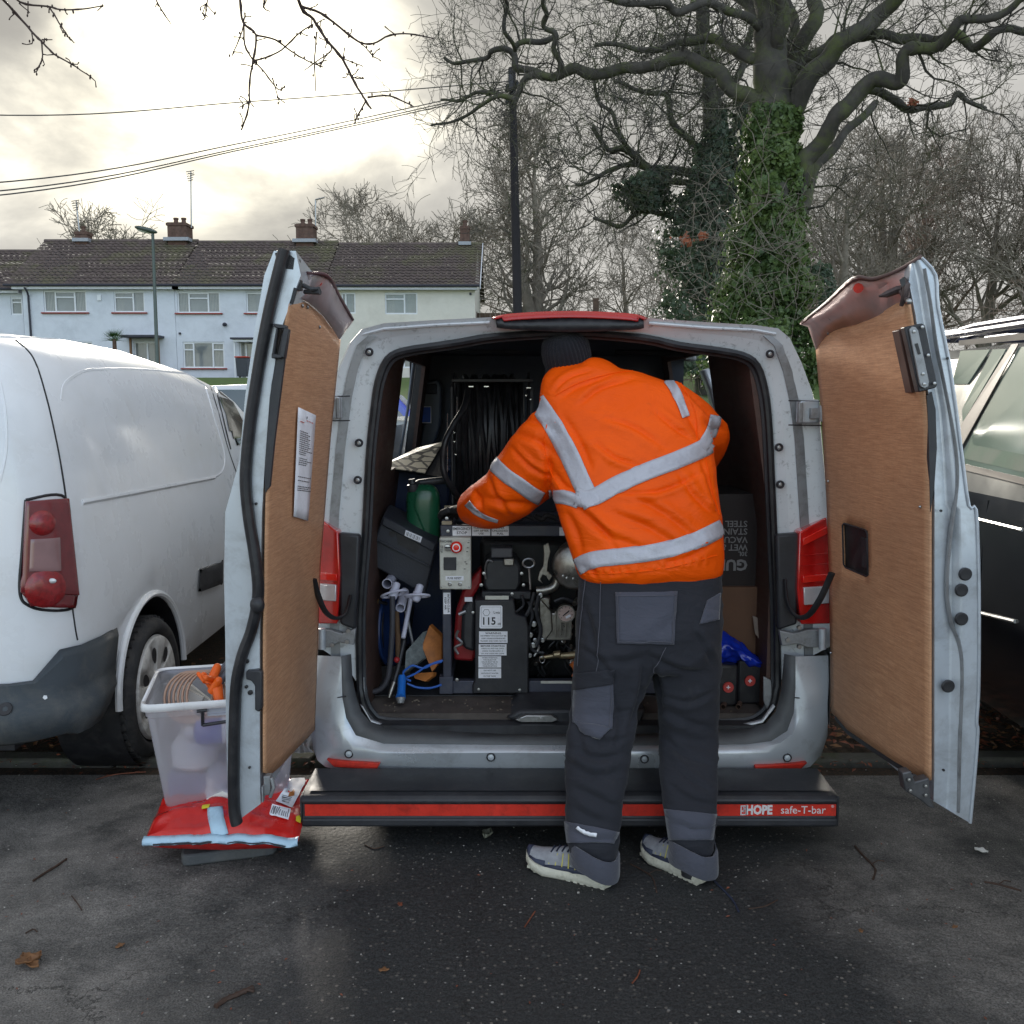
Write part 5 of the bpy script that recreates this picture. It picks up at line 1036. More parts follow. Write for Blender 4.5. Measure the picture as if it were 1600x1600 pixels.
mb = MB(); mb.prism([RF.P(ua+(ub-ua)*a, zb2+(za-zb2)*b_, .002) for a, b_ in ((.12, .15), (.32, .15), (.32, .8), (.12, .8))], (.003, 0, 0)); mb.build('inner_handle', blackp, rd, bevel=.001)
# deadlock: dark box with a bright slotted plate
mb = MB(); a_ = [(1404, 516), (1416, 512), (1435, 611), (1425, 614)]; mb.prism([at(x, y, 2.84) for x, y in a_], (0, .05, 0)); lk = mb.build('deadlock', mat('rusty_lock_side', (.06, .03, .025), .5), rd, bevel=.002)
mb = MB(); mb.prism([at(x, y, YF-.045) for x, y in ((1413, 511), (1441, 505), (1446, 508), (1465, 602), (1462, 606), (1436, 613))], (0, .03, 0)); mb.build('lock_plate', blackp, lk, bevel=.003)
mb = MB(); mb.prism([at(x, y, YF-.053) for x, y in ((1421, 515), (1426, 510), (1431, 511), (1435, 516), (1452, 596), (1451, 604), (1446, 607), (1440, 605), (1437, 599))], (0, .008, 0)); mb.build('slotted_plate', galv, lk, bevel=.002)
MB().prism([at(x, y, YF-.056) for x, y in ((1430, 537), (1434, 536), (1439, 553), (1435, 554))], (0, .002, 0)).build('slot', rubber, lk, smooth=0)
for x, y in ((1441, 511), (1450, 555), (1460, 599), (1428, 518), (1442, 584), (1444, 600)): MB().lathe([(.0008, -.004), (.0045, -.003), (.0045, .002)], at(x, y, YF-.054), (0, 1, 0), 10).build('screw', steel, lk)
mb = MB(); mb.prism([at(x, y, YF-.004) for x, y in ((1448, 618), (1456, 612), (1462, 640), (1464, 700), (1460, 760), (1454, 800), (1452, 720), (1450, 650))], (0, .02, 0)); mb.build('gap_shadow_strip', blackp, rd, smooth=0)  # black strip standing in for shade where ply and metal part
# flared metal lip
a1 = [at(1250, 506, 3.5), at(1290, 474, 3.25), at(1331, 436, 3.0), at(1362, 437, 2.93), at(1400, 424, 2.86), at(1438, 402, 2.8)]; a2 = [at(1263, 510, 3.5), at(1295, 492, 3.25), at(1340, 462, 3.04), at(1372, 452, 2.97), at(1398, 436, 2.88), at(1424, 420, 2.82)]
a3 = [at(1268, 535, 3.52), at(1300, 518, 3.28), at(1345, 490, 3.08), at(1375, 474, 3.0), at(1400, 456, 2.92), at(1420, 440, 2.84)]; a4 = [at(1272, 600, 3.56), at(1310, 560, 3.32), at(1350, 530, 3.14), at(1380, 510, 3.06), at(1404, 500, 2.98), at(1420, 490, 2.90)]
lipr = mat('scuffed_red_brown_lip', (.62, .46, .44), .35, .25, .35, 5, dirt=(.55, .50, .50), damt=.75, dscale=5)
D4 = lambda r: [V(p) for p in dens([tuple(p) for p in r], 4)]
a3 = [RF.P(1.0, RF.ztop(1.0)-.01, -.002)]+[RF.P(u, RF.ztop(u)-.004, -.002) for u in (.8, .5, .3, .15, 0.)]
mb = MB(); mb.grid([D4(a1), D4(a2), D4(a3)]); mb.build('door_lip', lipr, rd, smooth=50, solid=.004)
P = [p+V((0, -.006, 0)) for p in D4(a1)]; MB().grid([[p+V((0, 0, .006)) for p in P], [p.lerp(q_, .18)+V((0, -.006, 0)) for p, q_ in zip(P, D4(a2))]]).build('lip_edge', mat('brown_lip_edge', (.12, .075, .07), .5), rd, smooth=50, solid=.006)
MB().lathe([(.001, -.003), (.012, -.002), (.015, .004)], at(1341, 450, 2.99), (-.3, -1, -.2), 16).build('orange_red_plug', tapered, rd)
mb = MB(); mb.tube([at(1373, 463, 2.86), at(1385, 460, 2.85), at(1402, 453, 2.84), at(1410, 452, 2.83)], [.003, .010, .012, .012], 8); mb.tube([at(1411, 436, 2.82), at(1416, 446, 2.80), at(1414, 462, 2.80), at(1408, 478, 2.81)], [.008, .012, .010, .006], 8); mb.tube([at(1408, 455, 2.82), at(1418, 470, 2.79)], .008, 8); tl_ = mb.build('top_latch', mat('worn_latch_metal', (.09, .07, .07), .4, .5, .4, 30), rd)
MB().ell(at(1420, 471, 2.77), (.009, .009, .009), 10, 6).build('bolt', steel, tl_)
MB().prism([at(x, y, 2.79) for x, y in ((1406, 437), (1414, 432), (1415, 444), (1409, 449))], (0, .004, 0)).build('latch_hole', rubber, rd, smooth=0)
mb = MB(); mb.prism([at(x, y, YF-.02) for x, y in ((1410, 1208), (1424, 1205), (1430, 1222), (1452, 1216), (1455, 1250), (1462, 1264), (1452, 1262), (1440, 1252), (1428, 1244), (1414, 1236))], (0, .04, 0)); bl_ = mb.build('bottom_latch', mat('dull_dark_latch', (.10, .10, .105), .45, .5, .3, 20), rd, bevel=.004)
for x, y in ((1420, 1218), (1446, 1228), (1446, 1242), (1422, 1235)): MB().lathe([(.0008, -.006), (.005, -.005), (.005, .002)], at(x, y, YF-.024), (0, 1, 0), 10).build('bolt', steel, bl_)
for x, y in ((1364, 484), (1297, 521), (1441, 792), (1297, 752), (1301, 1020)): MB().lathe([(.0005, -.004), (.004, -.003), (.005, .002)], RF.on(x, y, -.007), (.9, -.3, 0), 8).build('screw', steel, pr_)
MB().grid([[RF.P(u, RF.zbot(u)+d, -.002) for u in (.15, .3, .55, .8, .95)] for d in (.004, -.012)]).build('bottom_trim', rubber, rd, smooth=0, solid=.006)
# ================================================================ THE MAN
orange = None
def fabric(name, col, rough, wscale, fold, crinkle, sheen=.2, hi=None, grime=.3, dcol=(.10, .095, .09)):
    m, nt, b = newmat(name); g = N(nt, 'ShaderNodeTexCoord').outputs['Object']
    a = N(nt, 'ShaderNodeTexNoise', Scale=3.5, Detail=5, Roughness=.6); nt.links.new(g, a.inputs[0])
    c = ramp(nt, a.outputs[0], [(.3, tuple(x*.86 for x in col)), (.7, tuple(min(1, x*1.08) for x in col))]); gr = N(nt, 'ShaderNodeTexNoise', Scale=9, Detail=8, Roughness=.75, Distortion=.6); nt.links.new(g, gr.inputs[0]); c = mixc(nt, ramp(nt, gr.outputs[0], [(.60, (0, 0, 0)), (.78, (grime,)*3)]), c, dcol); nt.links.new(c, b.inputs['Base Color'])
    b.inputs['Roughness'].default_value = rough; b.inputs['Sheen Weight'].default_value = sheen; b.inputs['Specular IOR Level'].default_value = .2
    mp_ = N(nt, 'ShaderNodeMapping'); mp_.inputs['Rotation'].default_value = (.5, .3, .9); mp_.inputs['Scale'].default_value = (1, 1, 2.2); nt.links.new(g, mp_.inputs[0])
    f = N(nt, 'ShaderNodeTexNoise', Scale=fold, Detail=4, Roughness=.55, Distortion=.8); nt.links.new(mp_.outputs[0], f.inputs[0])
    k = N(nt, 'ShaderNodeTexNoise', Scale=crinkle, Detail=5, Roughness=.65, Distortion=1.2); nt.links.new(g, k.inputs[0])
    w = N(nt, 'ShaderNodeTexNoise', Scale=wscale, Detail=1); nt.links.new(g, w.inputs[0])
    h = mth(nt, 'ADD', mth(nt, 'MULTIPLY', mth(nt, 'ABSOLUTE', mth(nt, 'SUBTRACT', f.outputs[0], .5)), 2.2), mth(nt, 'MULTIPLY', k.outputs[0], .22)); h = mth(nt, 'ADD', h, mth(nt, 'MULTIPLY', w.outputs[0], .03))
    bp = N(nt, 'ShaderNodeBump', Strength=.45, Distance=.012); nt.links.new(h, bp.inputs['Height']); nt.links.new(bp.outputs[0], b.inputs['Normal']); return m
orange = fabric('orange_jacket_cloth', (1.0, .104, .0), .55, 900, 5, 14, .0, None, .5, (.55, .07, .01))
trouser = fabric('charcoal_work_trouser', (.026, .027, .034), .85, 900, 6, 16, .1)
pocketg = fabric('slate_grey_pocket_cloth', (.072, .075, .098), .85, 900, 7, 26, .3)
tape = mat('silver_reflective_tape', (.47, .47, .52), .42, .15, .06, 14, bump=1.2, bscale=22, dirt=(.30, .29, .33), damt=.5, dscale=14)
beanie_m = mat('charcoal_knitted_wool', (.010, .010, .015), .95, 0, .2, 40, bump=1, bscale=300, sheen=.1)
skin = mat('skin', (.50, .28, .20), .5, 0, .06, 10, sss=.1); hairm = mat('dark_hair', (.03, .02, .015), .6)
glove = mat('black_work_glove', (.02, .02, .022), .7, 0, .2, 20, bump=1, bscale=80)
feet = gnd(960, 1375); man = thing('person', (.30, 3.30, 0), 'person in orange hi-vis jacket, dark work trousers and grey beanie leaning into the van', 'person')
def rings_of(spec, n=28):
    """spec rows: left px, right px, py, Y, depth half-thickness, tilt of the front edge; ring in a plane across the limb"""
    out = []
    for xl, xr, py, Y, dp, *tl in spec:
        t = tl[0] if tl else 0.; a = at(xl, py+t, Y); b_ = at(xr, py-t, Y); c = (a+b_)/2; h = (b_-a)/2; f = V((0, 1, 0))*dp
        out.append([c+h*math.copysign(abs(math.cos(u))**.85, math.cos(u))+f*math.copysign(abs(math.sin(u))**.85, math.sin(u)) for u in [2*math.pi*j/n for j in range(n)]])
    return out
def smooth_spec(spec, k=4): return dens([tuple(list(s_)+[0]*(6-len(s_))) for s_ in spec], k)
def fold_disp(o, amp, sc, seed=0., ridge=1.):
    me = o.data; me.calc_loop_triangles() if False else None
    W = WO[o]; co = np.empty(len(me.vertices)*3); me.vertices.foreach_get('co', co); co = co.reshape(-1, 3); nn = [v.normal.copy() for v in me.vertices]
    for i in range(len(co)):
        p = V(co[i]); q = V((p.x*sc[0]+p.z*sc[3], p.y*sc[1], p.z*sc[2]-p.x*sc[4]))+V((seed, 0, 0))
        w = noise.noise(q*.5+V((7, 3, 1))); n1_ = noise.noise(q+V((w, w, w))*1.2); n2_ = noise.noise(q*2.3+V((3, 9, 2)))
        d = amp*(ridge*(.5-abs(n1_)*1.9)+.45*n2_); co[i] += np.array(nn[i])*d
    me.vertices.foreach_set('co', co.ravel()); me.update()
# torso, collar and sleeves grown together
torso = smooth_spec([(915, 1128, 905, 3.40, .125, 6), (903, 1130, 886, 3.40, .150, 12), (896, 1130, 860, 3.41, .160, 18), (888, 1126, 830, 3.43, .162, 20), (874, 1120, 790, 3.46, .165, 22), (862, 1116, 745, 3.50, .168, 18), (852, 1113, 700, 3.54, .170, 10), (846, 1106, 660, 3.58, .166, 0), (842, 1095, 630, 3.61, .150, -6), (848, 1080, 604, 3.64, .128, -10), (862, 1050, 586, 3.67, .100, -12), (880, 1010, 574, 3.69, .07, -10)])
mb = MB(); mb.loft(rings_of(torso)); 
def tubepx(mb, pts, n=24, k=5):
    P = dens(pts, k); mb.tube([at(x, y, Y) for x, y, Y, r in P], [r*Y/FPX for x, y, Y, r in P], n); return mb
tubepx(mb, [(905, 672, 3.60, 52), (868, 690, 3.60, 56), (838, 722, 3.61, 55), (812, 752, 3.64, 51), (790, 772, 3.68, 45), (768, 786, 3.73, 41), (745, 792, 3.80, 32), (733, 793, 3.84, 26)])       # left sleeve, cuff end hanging
tubepx(mb, [(1030, 640, 3.60, 52), (1062, 655, 3.62, 46), (1090, 672, 3.66, 40), (1106, 682, 3.70, 33), (1098, 706, 3.78, 31), (1070, 740, 3.86, 30), (1040, 775, 3.92, 28)])         # right sleeve, elbow out
tubepx(mb, [(945, 622, 3.64, 50), (932, 610, 3.65, 48), (922, 604, 3.66, 46), (914, 602, 3.67, 42)])  # stand-up hood and collar
jk = mb.build('jacket', orange, man, smooth=180)
md = jk.modifiers.new('rm', 'REMESH'); md.mode = 'VOXEL'; md.voxel_size = .0085; md.use_smooth_shade = True
md = jk.modifiers.new('sm', 'SMOOTH'); md.factor = .6; md.iterations = 8; bake(jk)
fold_disp(jk, .0055, (4, 4, 6, 2.5, 2.0), 2.)
def creases(o, lines, A=.011, w=7.):
    me = o.data; n = len(me.vertices); co = np.empty(n*3); me.vertices.foreach_get('co', co); co = co.reshape(-1, 3); W = np.array(WO[o]); g = co+W
    nn = np.empty(n*3); me.vertices.foreach_get('normal', nn); nn = nn.reshape(-1, 3)
    dy, dzz = g[:, 1], g[:, 2]-EYE; dep = dy*CP-dzz*SP; up = dy*SP+dzz*CP; px = 800+FPX*g[:, 0]/dep; py = 800-FPX*up/dep
    d = np.zeros(n); rg = random.Random(5)
    for ln in lines:
        P = np.array(dens(ln, 5)); ww = w*rg.uniform(.7, 1.3); s_ = rg.choice((-1, 1)); best = np.full(n, 1e9); side = np.zeros(n); tt = np.zeros(n)
        for i in range(len(P)-1):
            a, b_ = P[i], P[i+1]; e = b_-a; L2 = e@e; t = np.clip(((px-a[0])*e[0]+(py-a[1])*e[1])/L2, 0, 1); qx, qy = px-(a[0]+t*e[0]), py-(a[1]+t*e[1]); q = np.hypot(qx, qy); m_ = q < best
            best[m_] = q[m_]; side[m_] = np.sign(e[0]*qy-e[1]*qx)[m_]; tt[m_] = ((i+t)/(len(P)-1))[m_]
        fade = np.sin(np.pi*np.clip(tt, .03, .97))**.6; sd = best*side*s_
        d += A*fade*(-np.exp(-(best/(ww*.55))**2)+.85*np.exp(-((sd-ww*1.25)/ww)**2)+.2*np.exp(-((sd+ww*1.6)/ww)**2))
    front = np.clip(-nn[:, 1]*2+.3, 0, 1); co += nn*(d*front)[:, None]; me.vertices.foreach_set('co', co.ravel()); me.update()
creases(jk, [[(880, 650), (905, 690), (925, 735)], [(955, 800), (1010, 822), (1065, 856)], [(905, 800), (950, 835), (1010, 858)], [(985, 775), (1035, 800), (1090, 842)], [(960, 770), (1030, 768), (1095, 740)], [(798, 675), (840, 690), (875, 715)], [(806, 655), (850, 662), (885, 680)], [(800, 700), (830, 730), (862, 745)], [(762, 740), (775, 775), (800, 805)], [(745, 775), (790, 785), (835, 790)], [(730, 792), (748, 800), (760, 812)], [(740, 765), (752, 785), (756, 800)],
 [(866, 612), (888, 592), (925, 580)], [(875, 622), (905, 602), (950, 592)], [(905, 632), (940, 606), (990, 592)], [(1060, 625), (1080, 655), (1096, 690)], [(1070, 610), (1100, 640), (1120, 668)], [(1095, 655), (1110, 670), (1130, 668)], [(912, 884), (922, 890), (930, 898)], [(1040, 880), (1080, 868), (1118, 846)], [(885, 800), (900, 830), (908, 862)], [(1095, 720), (1110, 760), (1122, 800)], [(1060, 740), (1085, 775), (1116, 805)], [(865, 735), (880, 757), (900, 770)], [(1020, 640), (1050, 665), (1085, 690)], [(940, 650), (990, 668), (1040, 700)], [(930, 690), (960, 715), (1000, 728)], [(845, 690), (858, 725), (856, 760)], [(885, 780), (930, 815), (965, 860)]])
creases(jk, [[(1000 + 14*i, 884 - 2*i), (1002 + 14*i, 895 - 2*i)] for i in range(8)]+[[(915+13*i, 888), (917+13*i, 899)] for i in range(6)], .006, 4.)
jk.data.polygons.foreach_set('use_smooth', [True]*len(jk.data.polygons))
jb = bvh_of(jk)
# reflective tape sewn on
def tapep(path, w, nm='reflective_strip'):
    mb = MB(); band(mb, jb, path, w, .0035, 7, 5)
    if mb.f: mb.build(nm, tape, jk, smooth=60, solid=.0015)
tapep([(838, 626), (858, 655), (884, 700), (905, 745), (918, 772), (927, 790)], 29)
tapep([(899, 776), (925, 778), (965, 757), (1010, 737), (1060, 718), (1100, 700), (1109, 692)], 27)
tapep([(857, 776), (880, 777), (900, 783), (906, 786)], 21)
tapep([(770, 723), (790, 742), (812, 757), (830, 770), (846, 779)], 22)
tapep([(731, 786), (742, 798), (757, 807), (778, 814)], (11, 5))
tapep([(902, 886), (930, 874), (985, 868), (1040, 859), (1090, 843), (1129, 824)], 26)
tapep([(1034, 583), (1050, 603), (1062, 626), (1072, 652)], (15, 13))
tapep([(1118, 650), (1112, 672), (1100, 694), (1096, 700)], (18, 18))
# seams and hem
for path in ([(862, 640), (850, 690), (862, 740), (880, 772)], [(1058, 590), (1085, 640), (1090, 690)], [(905, 895), (960, 896), (1040, 888), (1120, 868)], [(868, 618), (905, 598), (960, 583), (1010, 578)], [(1100, 700), (1112, 760), (1124, 805)]):
    P = []
    for x, y in dens(path, 8):
        h, n_ = hit(jb, x, y, .001)
        if h is not None and (not P or (h-P[-1]).length < .08): P.append(h)
    if len(P) > 3: MB().tube(P, .0022, 5).build('seam', orange, jk)
# ---- head, hat
hc = at(888, 566, 3.72); hd = MB()
R = Matrix.Rotation(math.radians(18), 3, 'X') @ Matrix.Rotation(math.radians(-14), 3, 'Y')
prof = [(.012, -.20), (.052, -.19), (.056, -.14), (.050, -.115), (.060, -.095), (.074, -.06), (.078, -.02), (.080, .02), (.074, .06), (.052, .095), (.012, .11)]
rr_ = []
for r, z in prof: rr_.append([hc+R @ V((r*.94*math.cos(u), .012+r*1.12*math.sin(u)*(1 if math.sin(u) < 0 else 1.08)+(.018 if -.1 < z < -.05 and math.sin(u) > .5 else 0), z)) for u in [2*math.pi*j/20 for j in range(20)]])
hd.loft(rr_); hdo = hd.build('head', skin, man, smooth=180, sub=1)
F_ = lambda x, y, z: hc+R @ V((x, y, z))
MB().ell(F_(0, .108, -.035), (.014, .022, .024), 10, 8, R).build('nose', skin, hdo, smooth=180)
for s in (-1, 1):
    MB().ell(F_(s*.082, -.004, -.035), (.010, .020, .032), 10, 8, R).build('ear', skin, hdo, smooth=180)
    MB().ell(F_(s*.032, .090, -.008), (.014, .010, .009), 10, 6, R).build('eye', paper, hdo, smooth=180)
MB().ell(F_(0, .095, -.075), (.024, .010, .007), 10, 6, R).build('mouth', mat('lips', (.35, .13, .11), .5), hdo, smooth=180)
hb = MB(); rg = []
NB = 144
for r, z in ((.088, -.075), (.0945, -.070), (.096, -.02), (.0935, -.012), (.091, -.010), (.0955, .02), (.094, .055), (.084, .088), (.062, .108), (.03, .118), (.004, .121)):
    rg.append([hc+R @ V(((r+.0022*(1 if (j % 4) < 2 else -1)*min(1, r/.05))*.97*math.cos(2*math.pi*j/NB), (r+.0022*(1 if (j % 4) < 2 else -1)*min(1, r/.05))*1.08*math.sin(2*math.pi*j/NB), z+.004)) for j in range(NB)])
hb.loft(rg, caps=False); hb.build('beanie', beanie_m, man, smooth=75)
MB().ell(hc+R @ V((0, -.03, -.07)), (.070, .062, .05), 14, 8, R).build('hair', hairm, hdo, smooth=180)
# ---- hands (in gloves), gripping the machine out of sight of the camera
def hand(c, fwd, up, side, nm, parent):
    fwd = fwd.normalized(); up = (up-fwd*up.dot(fwd)).normalized(); rt = fwd.cross(up)*side; mb = MB()
    mb.loft([[c+fwd*t+rt*w*math.cos(u)+up*h*math.sin(u) for u in [2*math.pi*j/12 for j in range(12)]] for t, w, h in ((-.06, .028, .022), (-.02, .030, .02), (.0, .038, .018), (.04, .043, .016), (.075, .042, .013), (.085, .036, .008))])
    for i, (o_, L) in enumerate(((-.032, .066), (-.011, .075), (.011, .071), (.031, .056))):
        p = c+fwd*.075+rt*o_; P = [p]
        for q, an in enumerate((.35, .95, 1.5)): d = fwd*math.cos(an)-up*math.sin(an); P.append(P[-1]+d*L*(.42, .33, .25)[q])
        mb.tube(P, [.0098, .0094, .0086, .0072], 8)
    p = c+fwd*.01-rt*.036; mb.tube([p, p-rt*.022+fwd*.025-up*.008, p-rt*.024+fwd*.052-up*.022, p-rt*.012+fwd*.072-up*.032], [.014, .0125, .0105, .009], 8)
    o = mb.build(nm, glove, parent, smooth=180); md = o.modifiers.new('rm', 'REMESH'); md.mode = 'VOXEL'; md.voxel_size = .0035; md.use_smooth_shade = True; return o
hand(at(716, 796, 3.88), V((-.35, .8, -.15)), V((0, 0, 1)), 1, 'hand', man); hand(at(1022, 792, 3.98), V((-.5, .7, -.3)), V((0, 0, 1)), -1, 'hand', man)
# ---- trousers: one continuous garment
tr = MB()
tr.loft(rings_of(smooth_spec([(912, 1122, 868, 3.41, .11, 4), (906, 1126, 890, 3.40, .125, 4), (903, 1128, 930, 3.38, .135, 0), (901, 1128, 975, 3.36, .145, 0), (900, 1127, 1010, 3.35, .140, 0), (905, 1122, 1040, 3.35, .12, 0)])))
tr.loft(rings_of(smooth_spec([(905, 1030, 985, 3.34, .115), (899, 1024, 1020, 3.32, .118), (895, 1014, 1060, 3.31, .112), (892, 1000, 1100, 3.30, .104), (888, 992, 1140, 3.25, .096), (884, 984, 1180, 3.21, .088), (882, 978, 1220, 3.165, .083), (883, 971, 1260, 3.13, .076), (885, 968, 1295, 3.10, .072), (888, 967, 1320, 3.085, .070), (892, 965, 1340, 3.08, .068)], 5)))
tr.loft(rings_of(smooth_spec([(1012, 1128, 985, 3.36, .115), (1018, 1126, 1030, 3.36, .115), (1022, 1124, 1070, 3.355, .106), (1026, 1122, 1110, 3.35, .098), (1030, 1121, 1150, 3.345, .090), (1031, 1120, 1200, 3.22, .084), (1035, 1119, 1250, 3.15, .078), (1040, 1118, 1280, 3.125, .073), (1044, 1117, 1305, 3.11, .070), (1048, 1117, 1330, 3.10, .068)], 5)))
tro = tr.build('trousers', trouser, man, smooth=180)
md = tro.modifiers.new('rm', 'REMESH'); md.mode = 'VOXEL'; md.voxel_size = .0085; md.use_smooth_shade = True
md = tro.modifiers.new('sm', 'SMOOTH'); md.factor = .6; md.iterations = 6; bake(tro)
fold_disp(tro, .006, (4, 4, 8, 4, 1.5), 5.); fold_disp(tro, .0025, (9, 9, 24, 10, 3), 11.)
creases(tro, [[(888, 1165), (930, 1185), (978, 1178)], [(890, 1190), (925, 1212), (972, 1206)], [(895, 1230), (930, 1245), (965, 1262)], [(905, 1140), (945, 1160), (985, 1150)], [(1032, 1085), (1075, 1098), (1118, 1078)], [(1034, 1108), (1080, 1130), (1118, 1140)], [(1036, 1150), (1070, 1180), (1116, 1196)], [(1040, 1180), (1075, 1215), (1112, 1236)], [(1045, 1225), (1080, 1250), (1114, 1258)], [(1012, 1022), (975, 1035), (930, 1030)], [(1012, 1022), (1060, 1045), (1105, 1050)], [(1006, 1030), (1000, 1085), (982, 1140)], [(1016, 1030), (1030, 1070), (1034, 1110)], [(1000, 1010), (1030, 985), (1058, 960)], [(905, 1010), (935, 1030), (960, 1062)], [(893, 1260), (925, 1278), (960, 1290)], [(900, 1300), (930, 1312), (962, 1310)], [(1050, 1280), (1085, 1296), (1112, 1292)], [(910, 940), (925, 985), (930, 1020)], [(1080, 980), (1100, 1010), (1115, 1040)], [(900, 1100), (905, 1150), (915, 1190)], [(960, 1090), (968, 1130), (962, 1170)]], .010, 8.)
tro.data.polygons.foreach_set('use_smooth', [True]*len(tro.data.polygons)); tb = bvh_of(tro)
def pocket(q, nm='pocket', m=pocketg, off=.005):
    mb = MB(); patch(mb, tb, q, 10, 10, off); o = mb.build(nm, m, tro, smooth=60, solid=.004); return o
pocket([(962, 926), (1058, 924), (1053, 1006), (964, 1006)])
pocket([(898, 1074), (958, 1060), (957, 1140), (895, 1130)], 'cargo_pocket'); pocket([(895, 1128), (957, 1138), (938, 1153), (915, 1148)], 'cargo_pocket_flap', off=.0055)
pocket([(899, 1052), (960, 1046), (959, 1068), (898, 1078)], 'pocket_flap', trouser, .009)
pocket([(1104, 938), (1124, 926), (1122, 968), (1092, 976)], 'side_pocket')
pocket([(884, 1283), (966, 1300), (958, 1318), (888, 1316)], 'lower_leg_panel'); pocket([(1040, 1264), (1118, 1272), (1112, 1312), (1047, 1312)], 'lower_leg_panel')
mb = MB(); band(mb, tb, [(903, 1291), (916, 1299), (932, 1303)], 4, .012, 5, 2); mb.build('reflective_piping', paper, tro, solid=.002) if mb.f else None
stit = mat('grey_stitching', (.10, .10, .12), .8)
for path in ([(963, 932), (1056, 930)], [(1054, 932), (1050, 1002)], [(966, 932), (967, 1002)], [(966, 1003), (1050, 1003)], [(955, 1066), (954, 1138)], [(940, 905), (934, 1040), (925, 1060)], [(1040, 1010), (1020, 1050)], [(917, 905), (911, 960), (905, 1040)]):
    P = []
    for x, y in dens(path, 12):
        h, n_ = hit(tb, x, y, .0085)
        if h is not None and (not P or (h-P[-1]).length < .06): P.append(h)
    if len(P) > 3: MB().tube(P, .0013, 4).build('stitching', stit, tro)
# turn-ups
def cuff(cx, w, y0, y1, Y, tilt, dp):
    G = []; n = 36
    for k, (yy, ex) in enumerate(((y0, 1.0), (y0-1, 1.06), (y0+4, 1.10), (y1-3, 1.12), (y1, 1.08), (y1-1, 1.0))):
        c = at(cx, yy, Y); h = at(cx+w, yy, Y)-c; r = []
        for j in range(n):
            u = 2*math.pi*j/n; wob = 1+.05*noise.noise(V((3*math.cos(u), 3*math.sin(u), k*.3+cx)))
            r.append(c+V((h.x*math.cos(u)*ex*wob, dp*math.sin(u)*ex*wob, -tilt*h.x*math.cos(u)+.012*math.sin(2*u))))
        G.append(r)
    return MB().loft(G, caps=False).build('turn_up', pocketg, tro, smooth=70, solid=.003)
cuff(929, 35, 1324, 1357, 3.075, .20, .083); cuff(1083, 34, 1318, 1352, 3.095, .12, .083)
for cx, cy, Y in ((930, 1350, 3.085), (1083, 1344, 3.10)): MB().lathe([(.042, .09), (.042, -.05)], at(cx, cy, Y)+V((0, 0, -.0)), n=16).build('sock', blackp, man)
